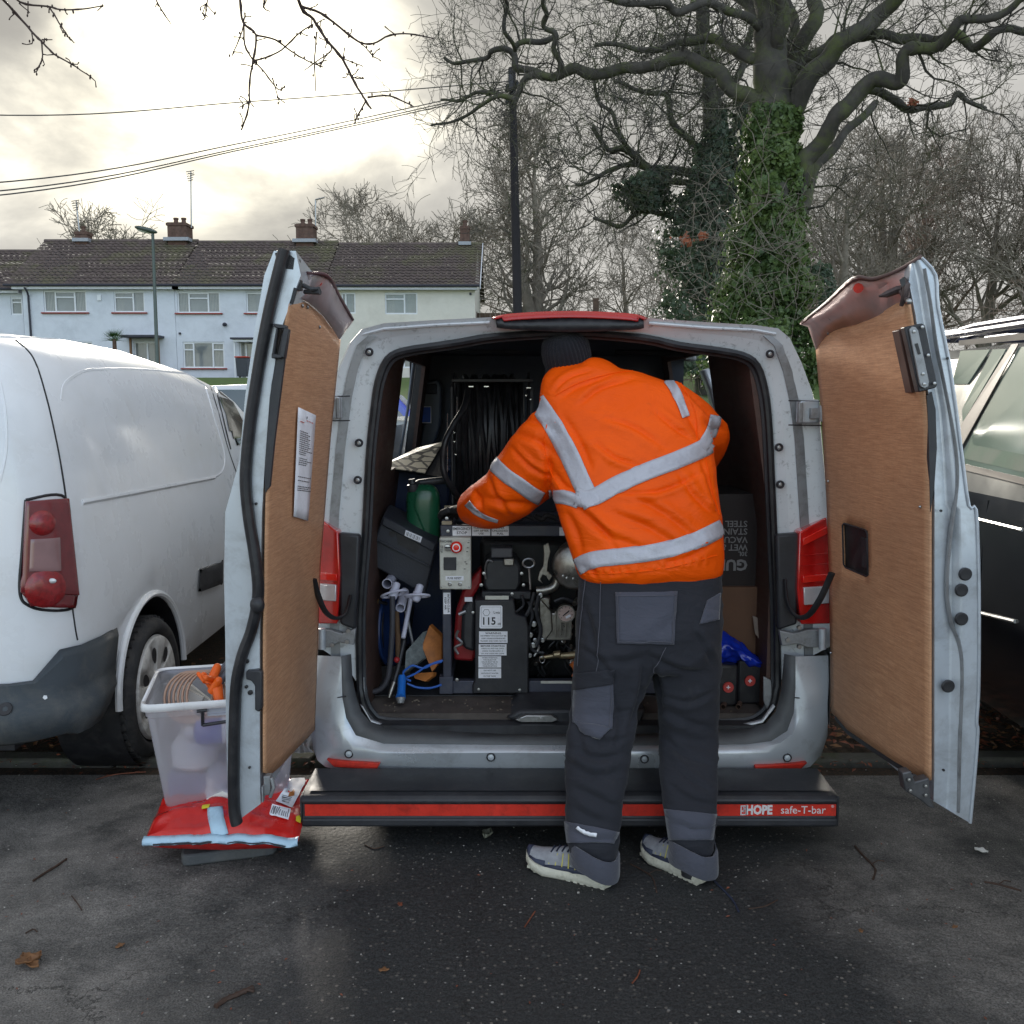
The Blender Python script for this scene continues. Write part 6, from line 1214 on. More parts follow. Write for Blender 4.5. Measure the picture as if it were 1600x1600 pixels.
# ---- shoes
shoe_up = mat('grey_mesh_shoe', (.34, .35, .38), .85, 0, .2, 40, bump=1, bscale=350); shoe_navy = mat('navy_shoe_overlay', (.035, .042, .075), .6, 0, .2, 20)
soleM = mat('off_white_foam_sole', (.62, .60, .50), .7, 0, .1, 20, dirt=(.22, .20, .14), damt=.7, dscale=22, bump=.5, bscale=120); laceM = mat('navy_lace', (.02, .025, .05), .8); yel = mat('yellow_shoe_thread', (.55, .50, .12), .7)
def shoe(heel, toe, zh=0.):
    d = V((toe.x-heel.x, toe.y-heel.y, 0)); L = d.length; d /= L; s = V((-d.y, d.x, 0)); n = 20
    o = thing_part('shoe', heel)
    def P(t, w, z): return heel+d*(t*L)+s*w+V((0, 0, z))
    outl = [(-.02, .030), (.05, .040), (.2, .041), (.4, .038), (.6, .046), (.75, .052), (.88, .046), (.97, .028), (1.0, .008)]
    def ring_(sc, z0, zt, grow=0.):
        R1 = [P(t, w*sc+grow, z0+zt*(max(0, t-.75)/.25)**2*.035+ (.012 if t < .05 else 0)*zt) for t, w in outl]; R2 = [P(t, -w*sc-grow, z0+zt*(max(0, t-.75)/.25)**2*.035+(.012 if t < .05 else 0)*zt) for t, w in outl[::-1]]; return R1+R2
    so_ = MB(); so_.loft([ring_(.92, 0, 1), ring_(1.06, .006, 1), ring_(1.12, .020, .9), ring_(1.06, .031, .8), ring_(.98, .037, .7)]); sl_ = so_.build('sole', soleM, o, smooth=50)
    tread = MB()
    for i in range(12):
        for q in (-1, 1): t = .06+i*.078; tread.box(P(t, q*.032, .004+(max(0, t-.75)/.25)**2*.033), (.014, .018, .010), Matrix.Rotation(math.atan2(d.y, d.x), 3, 'Z'))
    tread.build('tread', soleM, o)['kind'] = 'stuff'
    up = MB(); rows = []
    for t, w, h in ((-.01, .026, .050), (.04, .034, .060), (.12, .037, .066), (.22, .037, .070), (.34, .036, .078), (.45, .037, .076), (.58, .042, .070), (.72, .046, .055), (.84, .042, .045), (.93, .032, .037), (.985, .014, .030)):
        r = []
        for j in range(15):
            u = math.pi*j/14; r.append(P(t, w*1.02*math.cos(u), .028+(max(0, t-.75)/.25)**2*.02+h*math.sin(u)**.8))
        rows.append(r)
    up.grid(rows); up.poly(rows[0]); up.poly(rows[-1]); u_ = up.build('upper', shoe_up, o, smooth=60)
    ov = MB(); k = 1.05
    for side in (0, 1):
        for r0, r1, j0, j1 in ((0, 2, 0, 4), (2, 7, 0, 1), (7, 9, 0, 2), (9, 10, 0, 8)):
            g_ = []
            for i in range(r0, r1+1):
                c = P((-.01, .04, .12, .22, .34, .45, .58, .72, .84, .93, .985)[i], 0, .04); jj = list(range(j0, j1+1)); rr2 = rows[i] if side == 0 else rows[i][::-1]
                pass
                g_.append([c+(rr2[j]-c)*k for j in jj])
            ov.grid(g_)
    ov.build('overlay', shoe_navy, o, smooth=60, solid=.002)
    lc = MB(); ye = MB()
    for i in range(5):
        t = .40+i*.065; z = .028+np.interp(t, [.34, .45, .58, .72], [.078, .076, .070, .055])
        lc.tube([P(t, -.022, z-.008), P(t+.01, 0, z+.004), P(t+.02, .022, z-.008)], .0032, 6)
        for q in (-1, 1): ye.tube([P(t, q*.026, z-.012), P(t-.03+.012*i, q*.043, .048)], .0024, 5)
    lc.build('laces', laceM, o); ye.build('threads', yel, o)['kind'] = 'stuff'; return o
def thing_part(nm, c): o = bpy.data.objects.new(nm, None); link(o, man); o.location = V(c)-WO[man]; WO[o] = V(c); return o
h1, t1 = gnd(956, 1384, .0), gnd(824, 1352, .0); shoe(V((h1.x, h1.y, 0)), V((t1.x, t1.y, 0)))
h2, t2_ = gnd(1104, 1380, .0), gnd(1006, 1334, .0); shoe(V((h2.x, h2.y, 0)), V((t2_.x, t2_.y, 0)))
P = [gnd(x, y, .006) for x, y in dens([(1108, 1362), (1118, 1378), (1132, 1392), (1146, 1408), (1154, 1424)], 4)]; P[0].z = .05; MB().tube(P, .0035, 6).build('trailing_lace', laceM, man)
# ================================================================ WHAT THE VAN CARRIES
ZF = zf
steelframe = mat('blue_grey_box_section', (.055, .060, .085), .45, .1, .2, 10, dirt=(.14, .13, .12), damt=.35, dscale=18)
offwhite = mat('off_white_enamel', (.58, .58, .52), .45, 0, .06, 10, dirt=(.25, .22, .17), damt=.6, dscale=14)
chrome = mat('worn_cast_metal', (.36, .34, .31), .35, .85, .3, 18, dirt=(.08, .07, .05), damt=.6, dscale=30)
brass = mat('tarnished_brass', (.32, .26, .16), .4, .8, .3, 20)
def thing_at(nm, px, py, Y, label, cat, group=None, z=None):
    p = at(px, py, Y); p.z = ZF if z is None else z; return thing(nm, p, label, cat, group)
def plate(par, nm, x0, y0, x1, y1, Y, th, m, bev=.002, lab=None):
    a, b_ = at(x0, y0, Y), at(x1, y1, Y); return MB().box(((a.x+b_.x)/2, Y+th/2, (a.z+b_.z)/2), (abs(b_.x-a.x), th, abs(a.z-b_.z))).build(nm, m, par, smooth=30, bevel=bev, label=lab)
def bolts(par, pts, Y, r=.005, m=steel):
    for x, y in pts: MB().lathe([(.0008, -.005), (r, -.004), (r, .002)], at(x, y, Y), (0, 1, 0), 10).build('bolt', m, par)
YW = 3.90
pw = thing_at('pressure_washer', 800, 1085, YW+.3, 'black engine-driven pressure washer in a box-section frame inside the van', 'pressure washer')
mm = 3.9/FPX
def bar_(x0, y0, x1, y1, Y, w=.044):
    a, b_ = at(x0, y0, Y), at(x1, y1, Y); return a, b_
plate(pw, 'frame_post', 690, 812, 706, 1084, YW, .042, steelframe, .004)
plate(pw, 'frame_foot', 686, 1058, 708, 1085, YW-.008, .055, steelframe, .004)
plate(pw, 'frame_rail', 707, 1064, 744, 1084, YW, .042, steelframe, .004); plate(pw, 'frame_rail', 826, 1064, 1112, 1084, YW+.002, .042, steelframe, .004)
plate(pw, 'frame_post', 1095, 812, 1110, 1084, YW, .042, steelframe, .004)
plate(pw, 'top_rail', 688, 821, 1112, 838, YW-.004, .045, steelframe, .004); plate(pw, 'top_rail', 692, 800, 1112, 816, YW+.55, .045, steelframe, .004)
for X_ in (690, 1098): a = at(X_+8, 830, YW); MB().box((a.x, YW+.31, a.z), (.04, .53, .04)).build('top_rail', steelframe, pw, bevel=.004)
for X_ in (690, 1098): a = at(X_+8, 1074, YW); MB().box((a.x, YW+.31, a.z), (.04, .53, .04)).build('frame_rail', steelframe, pw, bevel=.004)
bolts(pw, [(698, 810), (714, 1062), (700, 830)], YW-.012, .007)
tan = mat('tan_webbing', (.36, .31, .22), .8, 0, .1, 40)
plate(pw, 'strap', 694, 791, 712, 797, YW+.3, .03, tan, .002); plate(pw, 'strap', 690, 814, 706, 820, YW-.006, .03, tan, .002)
# labels on the top rail
def lab(x0, y0, x1, y1, Y, lines, par, vert=0, hs=None, border=False, thin=None):
    a, b_ = at(x0, y0, Y), at(x1, y1, Y); w, h_ = abs(b_.x-a.x), abs(a.z-b_.z); c = V(((a.x+b_.x)/2, Y, (a.z+b_.z)/2))
    o = MB().box(c, (w, .0015, h_)).build('label', paper, par, smooth=0); T = []
    L, W2 = (h_, w) if not vert else (w, h_)
    n_ = len(lines); hh = L/(n_+.35)
    for i, s_ in enumerate(lines):
        if not s_: continue
        sz = hh*(.92 if hs is None else hs[i]); k = len(s_)*.60*sz; sxx = min(1.15, W2*.92/max(k, 1e-6)); d = (i-(n_-1)/2)*hh*.98
        cc = c+V((0, -.0014, -d)) if not vert else c+V((-d*(-1 if vert > 0 else 1), -.0014, 0))
        T.append(text('print', s_, sz, cc, (1, 0, 0) if not vert else (0, 0, -1), (0, 0, 1) if not vert else (1, 0, 0), ink, o, ext=.0003, bold=sz*.012, sx=sxx))
    if T: join_text(T, 'print')
    return o
YL_ = YW-.0065
lab(707, 822, 736, 837, YL_, ['EMERGENCY', 'STOP'], pw); lab(737.5, 822, 766, 837, YL_, ['TURN FUEL', 'OFF AFTER', 'USE'], pw); lab(768, 822, 795, 837, YL_, ['SUPER', 'UNLEADED', 'FUEL'], pw); lab(874, 824, 882, 837, YL_, ['', ''], pw)
lab(692.5, 926, 704, 959.5, YW-.003, ['KEEP AIR', 'INTAKE CLEAR'][::-1], pw, vert=-1)
# control box
cb = plate(pw, 'control_box', 686.5, 840, 736, 921, YW-.05, .06, offwhite, .004)
o = MB().lathe([(.010, .0), (.010, -.01), (.0235, -.012), (.0245, -.02), (.019, -.027), (.001, -.029)], at(713.5, 854, YW-.05), (0, 1, 0), 24).build('stop_button', brightred, cb)
MB().lathe([(.016, -.0285), (.016, -.0295), (.012, -.0298), (.012, -.0285)], at(713.5, 854, YW-.05), (0, 1, 0), 20, caps=False).build('button_mark', paper, cb)
MB().lathe([(.001, -.016), (.013, -.014), (.015, -.002), (.015, 0)], at(699.5, 855.5, YW-.05), (0, 1, 0), 18).build('key_switch', steel, cb); MB().box(at(699.5, 855.5, YW-.07), (.024, .01, .005)).build('key', blackp, cb, bevel=.001)
plate(cb, 'socket', 693, 871, 713, 891, YW-.056, .012, blackp, .002)
text('print', 'MACHINE', .014, at(697, 846, YW-.053), (1, 0, 0), (0, 0, 1), ink, cb, sx=.8); text('print', 'STOP', .013, at(689.5, 858, YW-.053), (0, 0, -1), (1, 0, 0), ink, cb)
lab(696, 900, 724.5, 907, YW-.052, ['FUSE RESET'], cb)
for x, y in ((703, 912.5), (719, 912.5)): MB().lathe([(.001, -.008), (.005, -.008), (.006, -.004), (.0085, -.003), (.0085, 0)], at(x, y, YW-.05), (0, 1, 0), 12).build('reset_button', steel, cb)
bolts(cb, [(690, 844), (733, 844), (690, 917), (733, 917)], YW-.051, .003)
tiny = MB()
for x, y in ((732, 848), (731, 856), (730, 862), (727, 878), (729, 881), (726, 889)): tiny.box(at(x, y, YW-.051), (.008, .001, .003))
tiny.build('worn_print', ink, cb, smooth=0)
# front cowl with its plate and warning notices
cw = MB(); cw.prism([at(x, y, YW-.02) for x, y in ((742, 938), (803, 937), (806, 960), (822, 964), (826, 980), (826, 1084), (738, 1084), (738, 1070), (742, 1065))], (0, .20, 0)); co_ = cw.build('front_cowl', blackp, pw, bevel=.006)
YC = YW-.021
o = MB().prism([at(x, y, YC) for x, y in ((750, 948), (752, 946), (783, 946), (785, 948), (785, 980), (783, 982), (751, 982), (749, 980))], (0, .001, 0)).build('noise_plate', paper, co_, smooth=0)
T = [text('print', '115', .044, at(763.5, 971.0, YC-.0012), (1, 0, 0), (0, 0, 1), ink, o, bold=.0008, sx=.92), text('print', 'dB', .013, at(780, 975, YC-.0012), (1, 0, 0), (0, 0, 1), ink, o), text('print', 'Lwa', .016, at(776, 957, YC-.0012), (1, 0, 0), (0, 0, 1), ink, o)]; join_text(T, 'print')
P = [at(760+5.5*math.cos(u), 957+5.5*math.sin(u), YC-.001) for u in [2*math.pi*j/6 for j in range(6)]]; MB().tube(P, .0008, 4, closed=True).build('emblem', ink, o); MB().tube([at(x, y, YC-.001) for x, y in ((752, 948.5), (782.5, 948.5), (782.5, 979.5), (752, 979.5))], .0005, 4, closed=True).build('border', ink, o)
lab(748.5, 986.5, 793, 1004.5, YC, ['WARNING', 'EQUIPMENT SHOULD NOT BE', 'USED UNLESS EXPERIENCED', 'TRAINED AND HARD HAT ON'], co_, hs=[1.05, .62, .62, .62]); lab(748, 1006.5, 791.5, 1024, YC, ['BEFORE STARTING', 'CHECK OIL AND FUEL LEVELS', 'CHECK WATER SUPPLY IS', 'ON AND HOSES ARE CLEAR'], co_, hs=[1.0, .6, .6, .6])
lab(747.5, 1025.5, 783, 1043, YC, ['WHEN STARTING', 'THE SELECTOR', 'VALVE MUST BE IN', 'THE RETURN TO', 'TANK POSITION'], co_, hs=[.78]*5); lab(747.5, 1044.5, 783, 1059.5, YC, ['DO NOT USE', 'WITHOUT WATER', 'IN THE TANK'], co_, hs=[.6]*3)
bolts(co_, [(748, 1077), (812, 1078), (739, 957)], YW-.022, .006)
# rounded engine shroud on the left with its red hose loop
mb = MB(); mb.prism([at(x, y, YW+.02) for x, y in ((742, 936), (730, 940), (722, 952), (720, 1000), (724, 1014), (742, 1020))], (0, .2, 0)); mb.build('air_shroud', blackp, pw, bevel=.015)
redh = mat('dull_red_enamel', (.30, .018, .022), .4, 0, .25, 12)
mb = MB(); mb.prism([at(x, y, YW+.08) for x, y in ((752, 888), (735, 905), (722, 925), (712, 955), (709, 1000), (709, 1032), (740, 1034), (745, 1015), (730, 990), (735, 940), (752, 912))], (0, .12, 0)); mb.build('red_fan_housing', redh, pw, bevel=.012)
lab(726, 933, 738, 940, YW+.015, [''], pw); MB().tube([at(717, 960, YW+.01), at(728, 955, YW+.01)], .008, 8).build('hose_clip', steel, pw)
mb = MB(); mb.tube([V(p) for p in dens([tuple(at(x, y, YW)) for x, y in ((716, 985), (713, 995), (722, 1005), (711, 1012), (716, 1022))], 4)], .006, 6); mb.build('chain_link', steel, pw)
# engine above the cowl
mb = MB(); mb.prism([at(x, y, YW+.05) for x, y in ((757, 880), (766, 872), (806, 874), (814, 886), (814, 912), (808, 925), (762, 925), (755, 915))], (0, .18, 0)); mb.build('engine_block', blackp, pw, bevel=.012)
plate(pw, 'air_filter', 767, 856, 801, 872, YW+.03, .10, mat('grey_filter_cover', (.075, .075, .085), .4), .006); plate(pw, 'engine_base', 752, 924, 830, 937, YW+.04, .2, blackp, .006)
plate(pw, 'maker_plate', 758, 931, 795, 937, YW-.021, .003, offwhite, .001); plate(pw, 'carburettor', 787, 873, 803, 884, YW+.02, .04, chrome, .004)
plate(pw, 'rear_engine_mass', 750, 845, 905, 1062, YW+.24, .22, mat('oily_black_casting', (.012, .012, .013), .5, .2, .4, 20), .02)
MB().tube([V(p) for p in dens([tuple(at(x, y, YW+.03)) for x, y in ((759, 905), (758, 888), (762, 876), (770, 878))], 4)], .004, 6).build('fuel_pipe', steel, pw)
bolts(pw, [(756, 896), (815, 896), (752, 914), (818, 914), (800, 928)], YW+.03, .007)
mb = MB(); mb.tube([at(826+9*math.cos(u), 880+7*math.sin(u), YW+.02) for u in [2*math.pi*j/16 for j in range(16)]], .0045, 8, closed=True); mb.tube([at(827, 888, YW+.02), at(828, 905, YW+.02), at(829, 921, YW+.01)], [.006, .005, .004], 8); mb.build('ring_lever', steel, pw)
P = [at(x, y, YW+.01) for x, y in ((849, 852), (857, 848), (860, 862), (856, 880), (855, 892), (863, 900), (858, 908), (853, 900), (848, 898), (844, 905), (848, 912), (840, 906), (843, 894), (849, 884), (850, 866))]; MB().prism(P, (0, .008, 0)).build('hanging_spanner', chrome, pw, bevel=.002)
# silencer drum, exhaust elbow
o = MB().lathe([(.001, -.012), (.085, -.008), (.094, 0), (.098, .006), (.098, .14), (.08, .15)], at(898, 886, YW+.03), (.15, 1, 0), 36).build('silencer', chrome, pw, bevel=.0)
bolts(o, [(886, 903), (896, 904), (880, 900)], YW+.006, .006)
MB().tube([V(p) for p in dens([tuple(at(x, y, YW+.08)) for x, y in ((872, 895), (868, 914), (856, 921), (838, 923))], 4)], .019, 12).build('exhaust_elbow', chrome, pw)
# pump head, manifold, gauge and quick coupling
mb = MB(); mb.box(at(872, 975, YW+.10), (.11, .1, .12)); mb.box(at(850, 960, YW+.09), (.05, .07, .16)); mb.prism([at(x, y, YW+.04) for x, y in ((843, 935), (862, 955), (864, 985), (850, 1005), (842, 985))], (0, .05, 0)); mb.build('pump_head', chrome, pw, bevel=.006)
for k in range(5): MB().box(at(868+8*k, 975, YW+.045), (.006, .012, .11)).build('cooling_fin', chrome, pw, bevel=.001)
for P_, r, m_ in (([(842, 930), (838, 955), (845, 985), (838, 1010)], .009, blackp), ([(826, 940), (832, 960), (826, 990), (832, 1015), (850, 1020)], .007, blackp), ([(835, 925), (828, 950), (820, 965)], .008, blackp), ([(866, 940), (880, 935), (895, 940)], .007, blackp), ([(835, 1000), (842, 1012), (835, 1025)], .006, steel), ([(815, 930), (818, 945), (808, 955), (800, 962)], .006, blackp)):
    MB().tube([V(p) for p in dens([tuple(at(x, y, YW+.02)) for x, y in P_], 5)], r, 8).build('hose', m_, pw)
for x, y, r in ((834, 975, .012), (829, 992, .011), (833, 1008, .012), (828, 1024, .009), (845, 930, .010), (838, 952, .012), (836, 1000, .009), (848, 1000, .010)): MB().lathe([(.001, -.014), (r*.7, -.014), (r*.7, -.006), (r, -.005), (r, .01)], at(x, y, YW+.03), (0, 1, 0), 8).build('hex_fitting', steel, pw)
g = MB().lathe([(.001, -.002), (.034, -.002), (.034, -.010), (.038, -.010), (.038, .02), (.001, .02)], at(884, 958.5, YW-.01), (0, 1, 0), 32).build('pressure_gauge', chrome, pw)
gc = at(884, 958.5, YW-.0135); MB().lathe([(.0005, 0), (.0335, 0), (.0335, .001)], gc, (0, 1, 0), 32).build('gauge_face', mat('pinkish_gauge_face', (.55, .42, .38), .3, coat=1), g)
mb = MB(); mb.tube([gc+V((-.012, -.002, -.010)), gc+V((.014, -.002, .012))], .0022, 5)
for k in range(9): u = math.pi*(1.25-1.5*k/8); mb.box(gc+V((math.cos(u)*.027, -.001, math.sin(u)*.027)), (.002, .001, .006), Matrix.Rotation(-(u-math.pi/2), 3, 'Y'))
mb.build('gauge_needle', ink, g); MB().box(gc+V((.010, -.003, -.012)), (.022, .001, .010), Matrix.Rotation(-.5, 3, 'Y')).build('gauge_sticker', paper, g, smooth=0)
mb = MB(); P = [at(x, y, YW-.01) for x, y in ((843, 1028), (856, 1026), (864, 1025), (866, 1023), (874, 1022), (876, 1025), (890, 1024), (908, 1022))]; mb.tube(P, [.008, .009, .010, .015, .016, .013, .015, .016], 10); mb.build('quick_coupling', brass, pw); MB().tube([at(847+4*math.cos(u), 1031+5*math.sin(u), YW-.02) for u in [2*math.pi*j/12 for j in range(12)]], .0025, 6, closed=True).build('coupling_ring', steel, pw)
plate(pw, 'rail_label', 845, 1064, 895, 1068, YW-.004, .002, offwhite, 0)
MB().tube([V(p) for p in dens([tuple(at(x, y, YW-.03)) for x, y in ((893, 1036), (898, 1042), (900, 1050), (897, 1058))], 3)], .012, 8).build('orange_valve', mat('faded_orange_plastic', (.55, .14, .03), .5), pw)
rp = random.Random(12); mb = MB()
for k in range(26):
    x0, y0 = rp.uniform(828, 905), rp.uniform(915, 1050); P = [(x0, y0)]
    for q in range(4): P.append((P[-1][0]+rp.uniform(-16, 16), P[-1][1]+rp.uniform(4, 22)))
    mb.tube([V(p) for p in dens([tuple(at(x, y, YW+.06+.1*rp.random())) for x, y in P], 4)], rp.uniform(.003, .007), 6)
mb.build('pipework', MATS['oily_black_casting'], pw)['kind'] = 'stuff'
mb = MB()
for k in range(14):
    x0, y0 = rp.uniform(832, 905), rp.uniform(930, 1045); r = rp.uniform(.006, .014); mb.lathe([(.001, -.012), (r*.7, -.012), (r*.7, -.004), (r, -.003), (r, .03)], at(x0, y0, YW+.05+.05*rp.random()), (rp.uniform(-.6, .6), 1, rp.uniform(-.6, .6)), 8)
mb.build('fittings', chrome, pw)['kind'] = 'stuff'
mb = MB()
for x0 in (770, 800, 835, 870): mb.tube([V(p) for p in dens([tuple(at(x, y, YW+.12)) for x, y in ((x0, 806), (x0+12, 812), (x0+20, 806), (x0+34, 811))], 4)], .012, 7)
mb.build('hose_tangle', blackp, pw)
# ---- hose reel standing behind on the frame
YH = 4.55
hr = thing_at('hose_reel', 770, 800, YH, 'upright reel wound with black hose behind the pressure washer frame', 'hose reel', z=at(770, 795, YH).z)
ch = at(768, 690, YH); k_ = YH/FPX; mb = MB(); hw = .155
P = []
for layer, (rad, x0, x1) in enumerate(((.285, -hw, hw),)):
    turns = 13
    for t in range(turns*28+1): u = 2*math.pi*t/28; x = x0+(x1-x0)*t/(turns*28); P.append(ch+V((x, math.cos(u)*rad*.62, math.sin(u)*rad)))
mb.tube(P, .0125, 6); mb.build('wound_hose', rubber, hr)
mb = MB(); P = []
for t in range(9*24+1): u = 2*math.pi*t/24; P.append(ch+V((-hw*.8+hw*1.5*t/(9*24)+.01*math.sin(t*.9), math.cos(u)*.19, math.sin(u)*.305)))
mb.tube(P, .0125, 6); mb.build('loose_turns', rubber, hr)
for s in (-1, 1):
    mb = MB(); mb.tube([ch+V((s*(hw+.02), math.cos(u)*.20, math.sin(u)*.32)) for u in [2*math.pi*j/32 for j in range(32)]], .007, 6, closed=True)
    for j in range(4): u = math.pi*j/4+.3; mb.tube([ch+V((s*(hw+.02), math.cos(u)*.2, math.sin(u)*.32)), ch+V((s*(hw+.02), -math.cos(u)*.2, -math.sin(u)*.32))], .005, 6)
    mb.build('reel_side', blackp, hr)
plate(hr, 'reel_frame', 704, 604, 709, 795, YH-.22, .03, blackp, .002); plate(hr, 'reel_frame', 828, 604, 833, 795, YH-.2, .03, blackp, .002); plate(hr, 'reel_frame', 706, 592, 832, 597, YH-.21, .03, blackp, .002)
shine = mat('bare_bright_edge', (.7, .7, .68), .25, .8)
for a, b_ in (((714, 620), (714, 646)), ((699, 646), (699, 672)), ((699, 688), (699, 738))): MB().tube([at(*a, YH-.26), at(*b_, YH-.26)], .0026, 6).build('bright_rod', shine, hr)
for x, y in ((699, 680), (710, 676), (710, 690), (712, 710), (736, 604), (760, 604), (826, 606), (822, 618), (829, 624)): MB().box(at(x, y, YH-.26), (.008 if y > 610 else .022, .006, .006)).build('clip', shine, hr, bevel=.001)
lead_ = MB().tube([V(p) for p in dens([tuple(at(x, y, Y)) for x, y, Y in ((731, 610, 4.3), (725, 636, 4.2), (708, 665, 4.15), (696, 690, 4.12), (692, 720, 4.12), (696, 745, 4.12), (708, 765, 4.15), (716, 778, 4.2))], 6)], .014, 10).build('lead_hose', rubber, hr)
# ---- left-hand clutter
bluep = mat('navy_plastic_drum', (.010, .026, .085), .45, 0, .2, 5, dirt=(.06, .07, .1), damt=.3, dscale=8)
Yb = 4.7; t = thing_at('storage_crate', 640, 1000, Yb, 'large dark blue crate at the left of the load bay behind the green fuel can', 'crate')
a, b_ = at(580, 735, Yb), at(702, 735, Yb)
MB().box(((a.x+b_.x)/2, Yb+.25, (a.z+ZF)/2), (b_.x-a.x, .5, a.z-ZF)).build('box', bluep, t, bevel=.012); MB().box(((a.x+b_.x)/2, Yb+.24, a.z+.01), (b_.x-a.x+.02, .54, .025)).build('rim', bluep, t, bevel=.006)
plate(t, 'white_print', 578, 832, 586, 846, Yb-.01, .002, paper, 0)
t = thing_at('folded_board', 640, 732, 4.5, 'pale patterned board with a black underside lying across the blue crate', 'board', z=at(640, 732, 4.5).z)
q = [at(594, 731, 4.52), at(664, 741, 4.5), at(694, 692, 5.0), at(652, 702, 5.05)]
patm = None
m, nt, b = newmat('black_and_cream_pattern'); g_ = N(nt, 'ShaderNodeTexCoord').outputs['Object']; vo = N(nt, 'ShaderNodeTexVoronoi', Scale=13); vo.feature = 'DISTANCE_TO_EDGE'; nt.links.new(g_, vo.inputs[0]); nz = N(nt, 'ShaderNodeTexNoise', Scale=20, Detail=3, Distortion=1.5); nt.links.new(g_, nz.inputs[0]); f = mth(nt, 'ADD', vo.outputs['Distance'], mth(nt, 'MULTIPLY', nz.outputs[0], .25)); nt.links.new(ramp(nt, f, [(.20, (.02, .02, .02)), (.24, (.55, .50, .38))]), b.inputs['Base Color']); b.inputs['Roughness'].default_value = .5
MB().poly([p+V((0, 0, .006)) for p in q]).build('top_sheet', m, t, smooth=0, solid=.004); MB().hexa([q[0]+V((0, .02, -.010)), q[1]+V((.08, 0, -.012)), at(697, 738, 4.9), q[3]+V((0, 0, -.13)), q[0], q[1], q[2], q[3]]).build('board_body', blackp, t, smooth=0)
# green fuel can
greenp = mat('translucent_green_plastic', (.012, .10, .048), .3, 0, .15, 6, coat=.3, sss=.0, trans=0)
Yg = 4.20; t = thing_at('fuel_can', 661, 846, Yg, 'green plastic fuel can with black spout behind the tilted grey tool tray', 'fuel can', z=at(661, 848, Yg).z)
c = at(662, 848, Yg); mb = MB(); rings = []
for r, y in ((.8, 848), (.98, 845), (1, 835), (1, 800), (1.0, 780), (.94, 770), (.78, 762), (.5, 757), (.3, 756)):
    z = at(662, y, Yg).z; rings.append([V((c.x+.074*r*math.copysign(abs(math.cos(u))**.7, math.cos(u)), Yg+.06*r*math.copysign(abs(math.sin(u))**.7, math.sin(u)), z)) for u in [2*math.pi*j/28 for j in range(28)]])
mb.loft(rings); o = mb.build('can', greenp, t, smooth=60)
MB().lathe([(.022, 0), (.025, .01), (.025, .03), (.016, .034), (.014, .055)], at(646, 768, Yg-.03), (-.12, 0, 1), 16).build('cap', blackp, t); MB().tube([at(646, 758, Yg-.03), at(655, 754, Yg), at(676, 752, Yg), at(700, 750, Yg+.02)], [.012, .014, .016, .017], 10).build('spout', blackp, t)
MB().tube([V(p) for p in dens([tuple(at(x, y, Yg-.062)) for x, y in ((650, 770), (648, 790), (655, 810), (665, 835), (668, 848))], 4)], .0035, 5).build('can_seam', greenp, t)
# tilted grey tool tray
Yt_ = 4.05; t = thing_at('tool_tray', 630, 930, Yt_, 'dark grey tool tray with a carrying slot tipped over to one side', 'tool tray', z=at(630, 935, Yt_).z)
trayg = mat('dark_grey_tray', (.034, .037, .048), .5, 0, .12, 10, bump=.3, bscale=120)
F1 = [at(x, y, Yt_) for x, y in ((598, 806), (683, 850), (664, 930), (574, 880))]
mb = MB(); mb.prism(F1, (0, .22, .03)); o = mb.build('tray_body', trayg, t, bevel=.008)
mb = MB(); mb.prism([at(x, y, Yt_-.014) for x, y in ((600, 808), (681, 850), (677, 862), (596, 820))], (0, .012, 0)); mb.build('tray_rim', trayg, t, bevel=.004)
MB().prism([at(x, y, Yt_-.012) for x, y in ((589, 842), (672, 884), (671, 887), (588, 845))], (0, .010, 0)).build('tray_ridge', trayg, t, bevel=.002)
mb = MB(); mb.prism([at(x, y, Yt_-.003) for x, y in ((618, 832), (624, 830), (655, 846), (656, 856), (650, 866), (622, 850))], (0, .004, 0)); mb.build('carry_slot', rubber, t, smooth=0); MB().lathe([(.0005, -.003), (.014, -.003), (.014, .002)], at(613, 834, Yt_), (0, 1, 0), 18).build('round_hole', rubber, t)
q = [at(x, y, Yt_-.017) for x, y in ((634, 828), (660, 839), (657, 848), (632, 837))]; o = MB().poly(q).build('barcode_label', paper, t, smooth=0); mb = MB()
for i in range(13):
    u = .08+.065*i; w = (.02, .035, .012)[i % 3]; mb.poly([q[0].lerp(q[1], u)*.8+q[3].lerp(q[2], u)*.2+V((0, -.001, 0)), q[0].lerp(q[1], u+w)*.8+q[3].lerp(q[2], u+w)*.2+V((0, -.001, 0)), q[0].lerp(q[1], u+w)*.15+q[3].lerp(q[2], u+w)*.85+V((0, -.001, 0)), q[0].lerp(q[1], u)*.15+q[3].lerp(q[2], u)*.85+V((0, -.001, 0))])
mb.build('bars', ink, o, smooth=0)
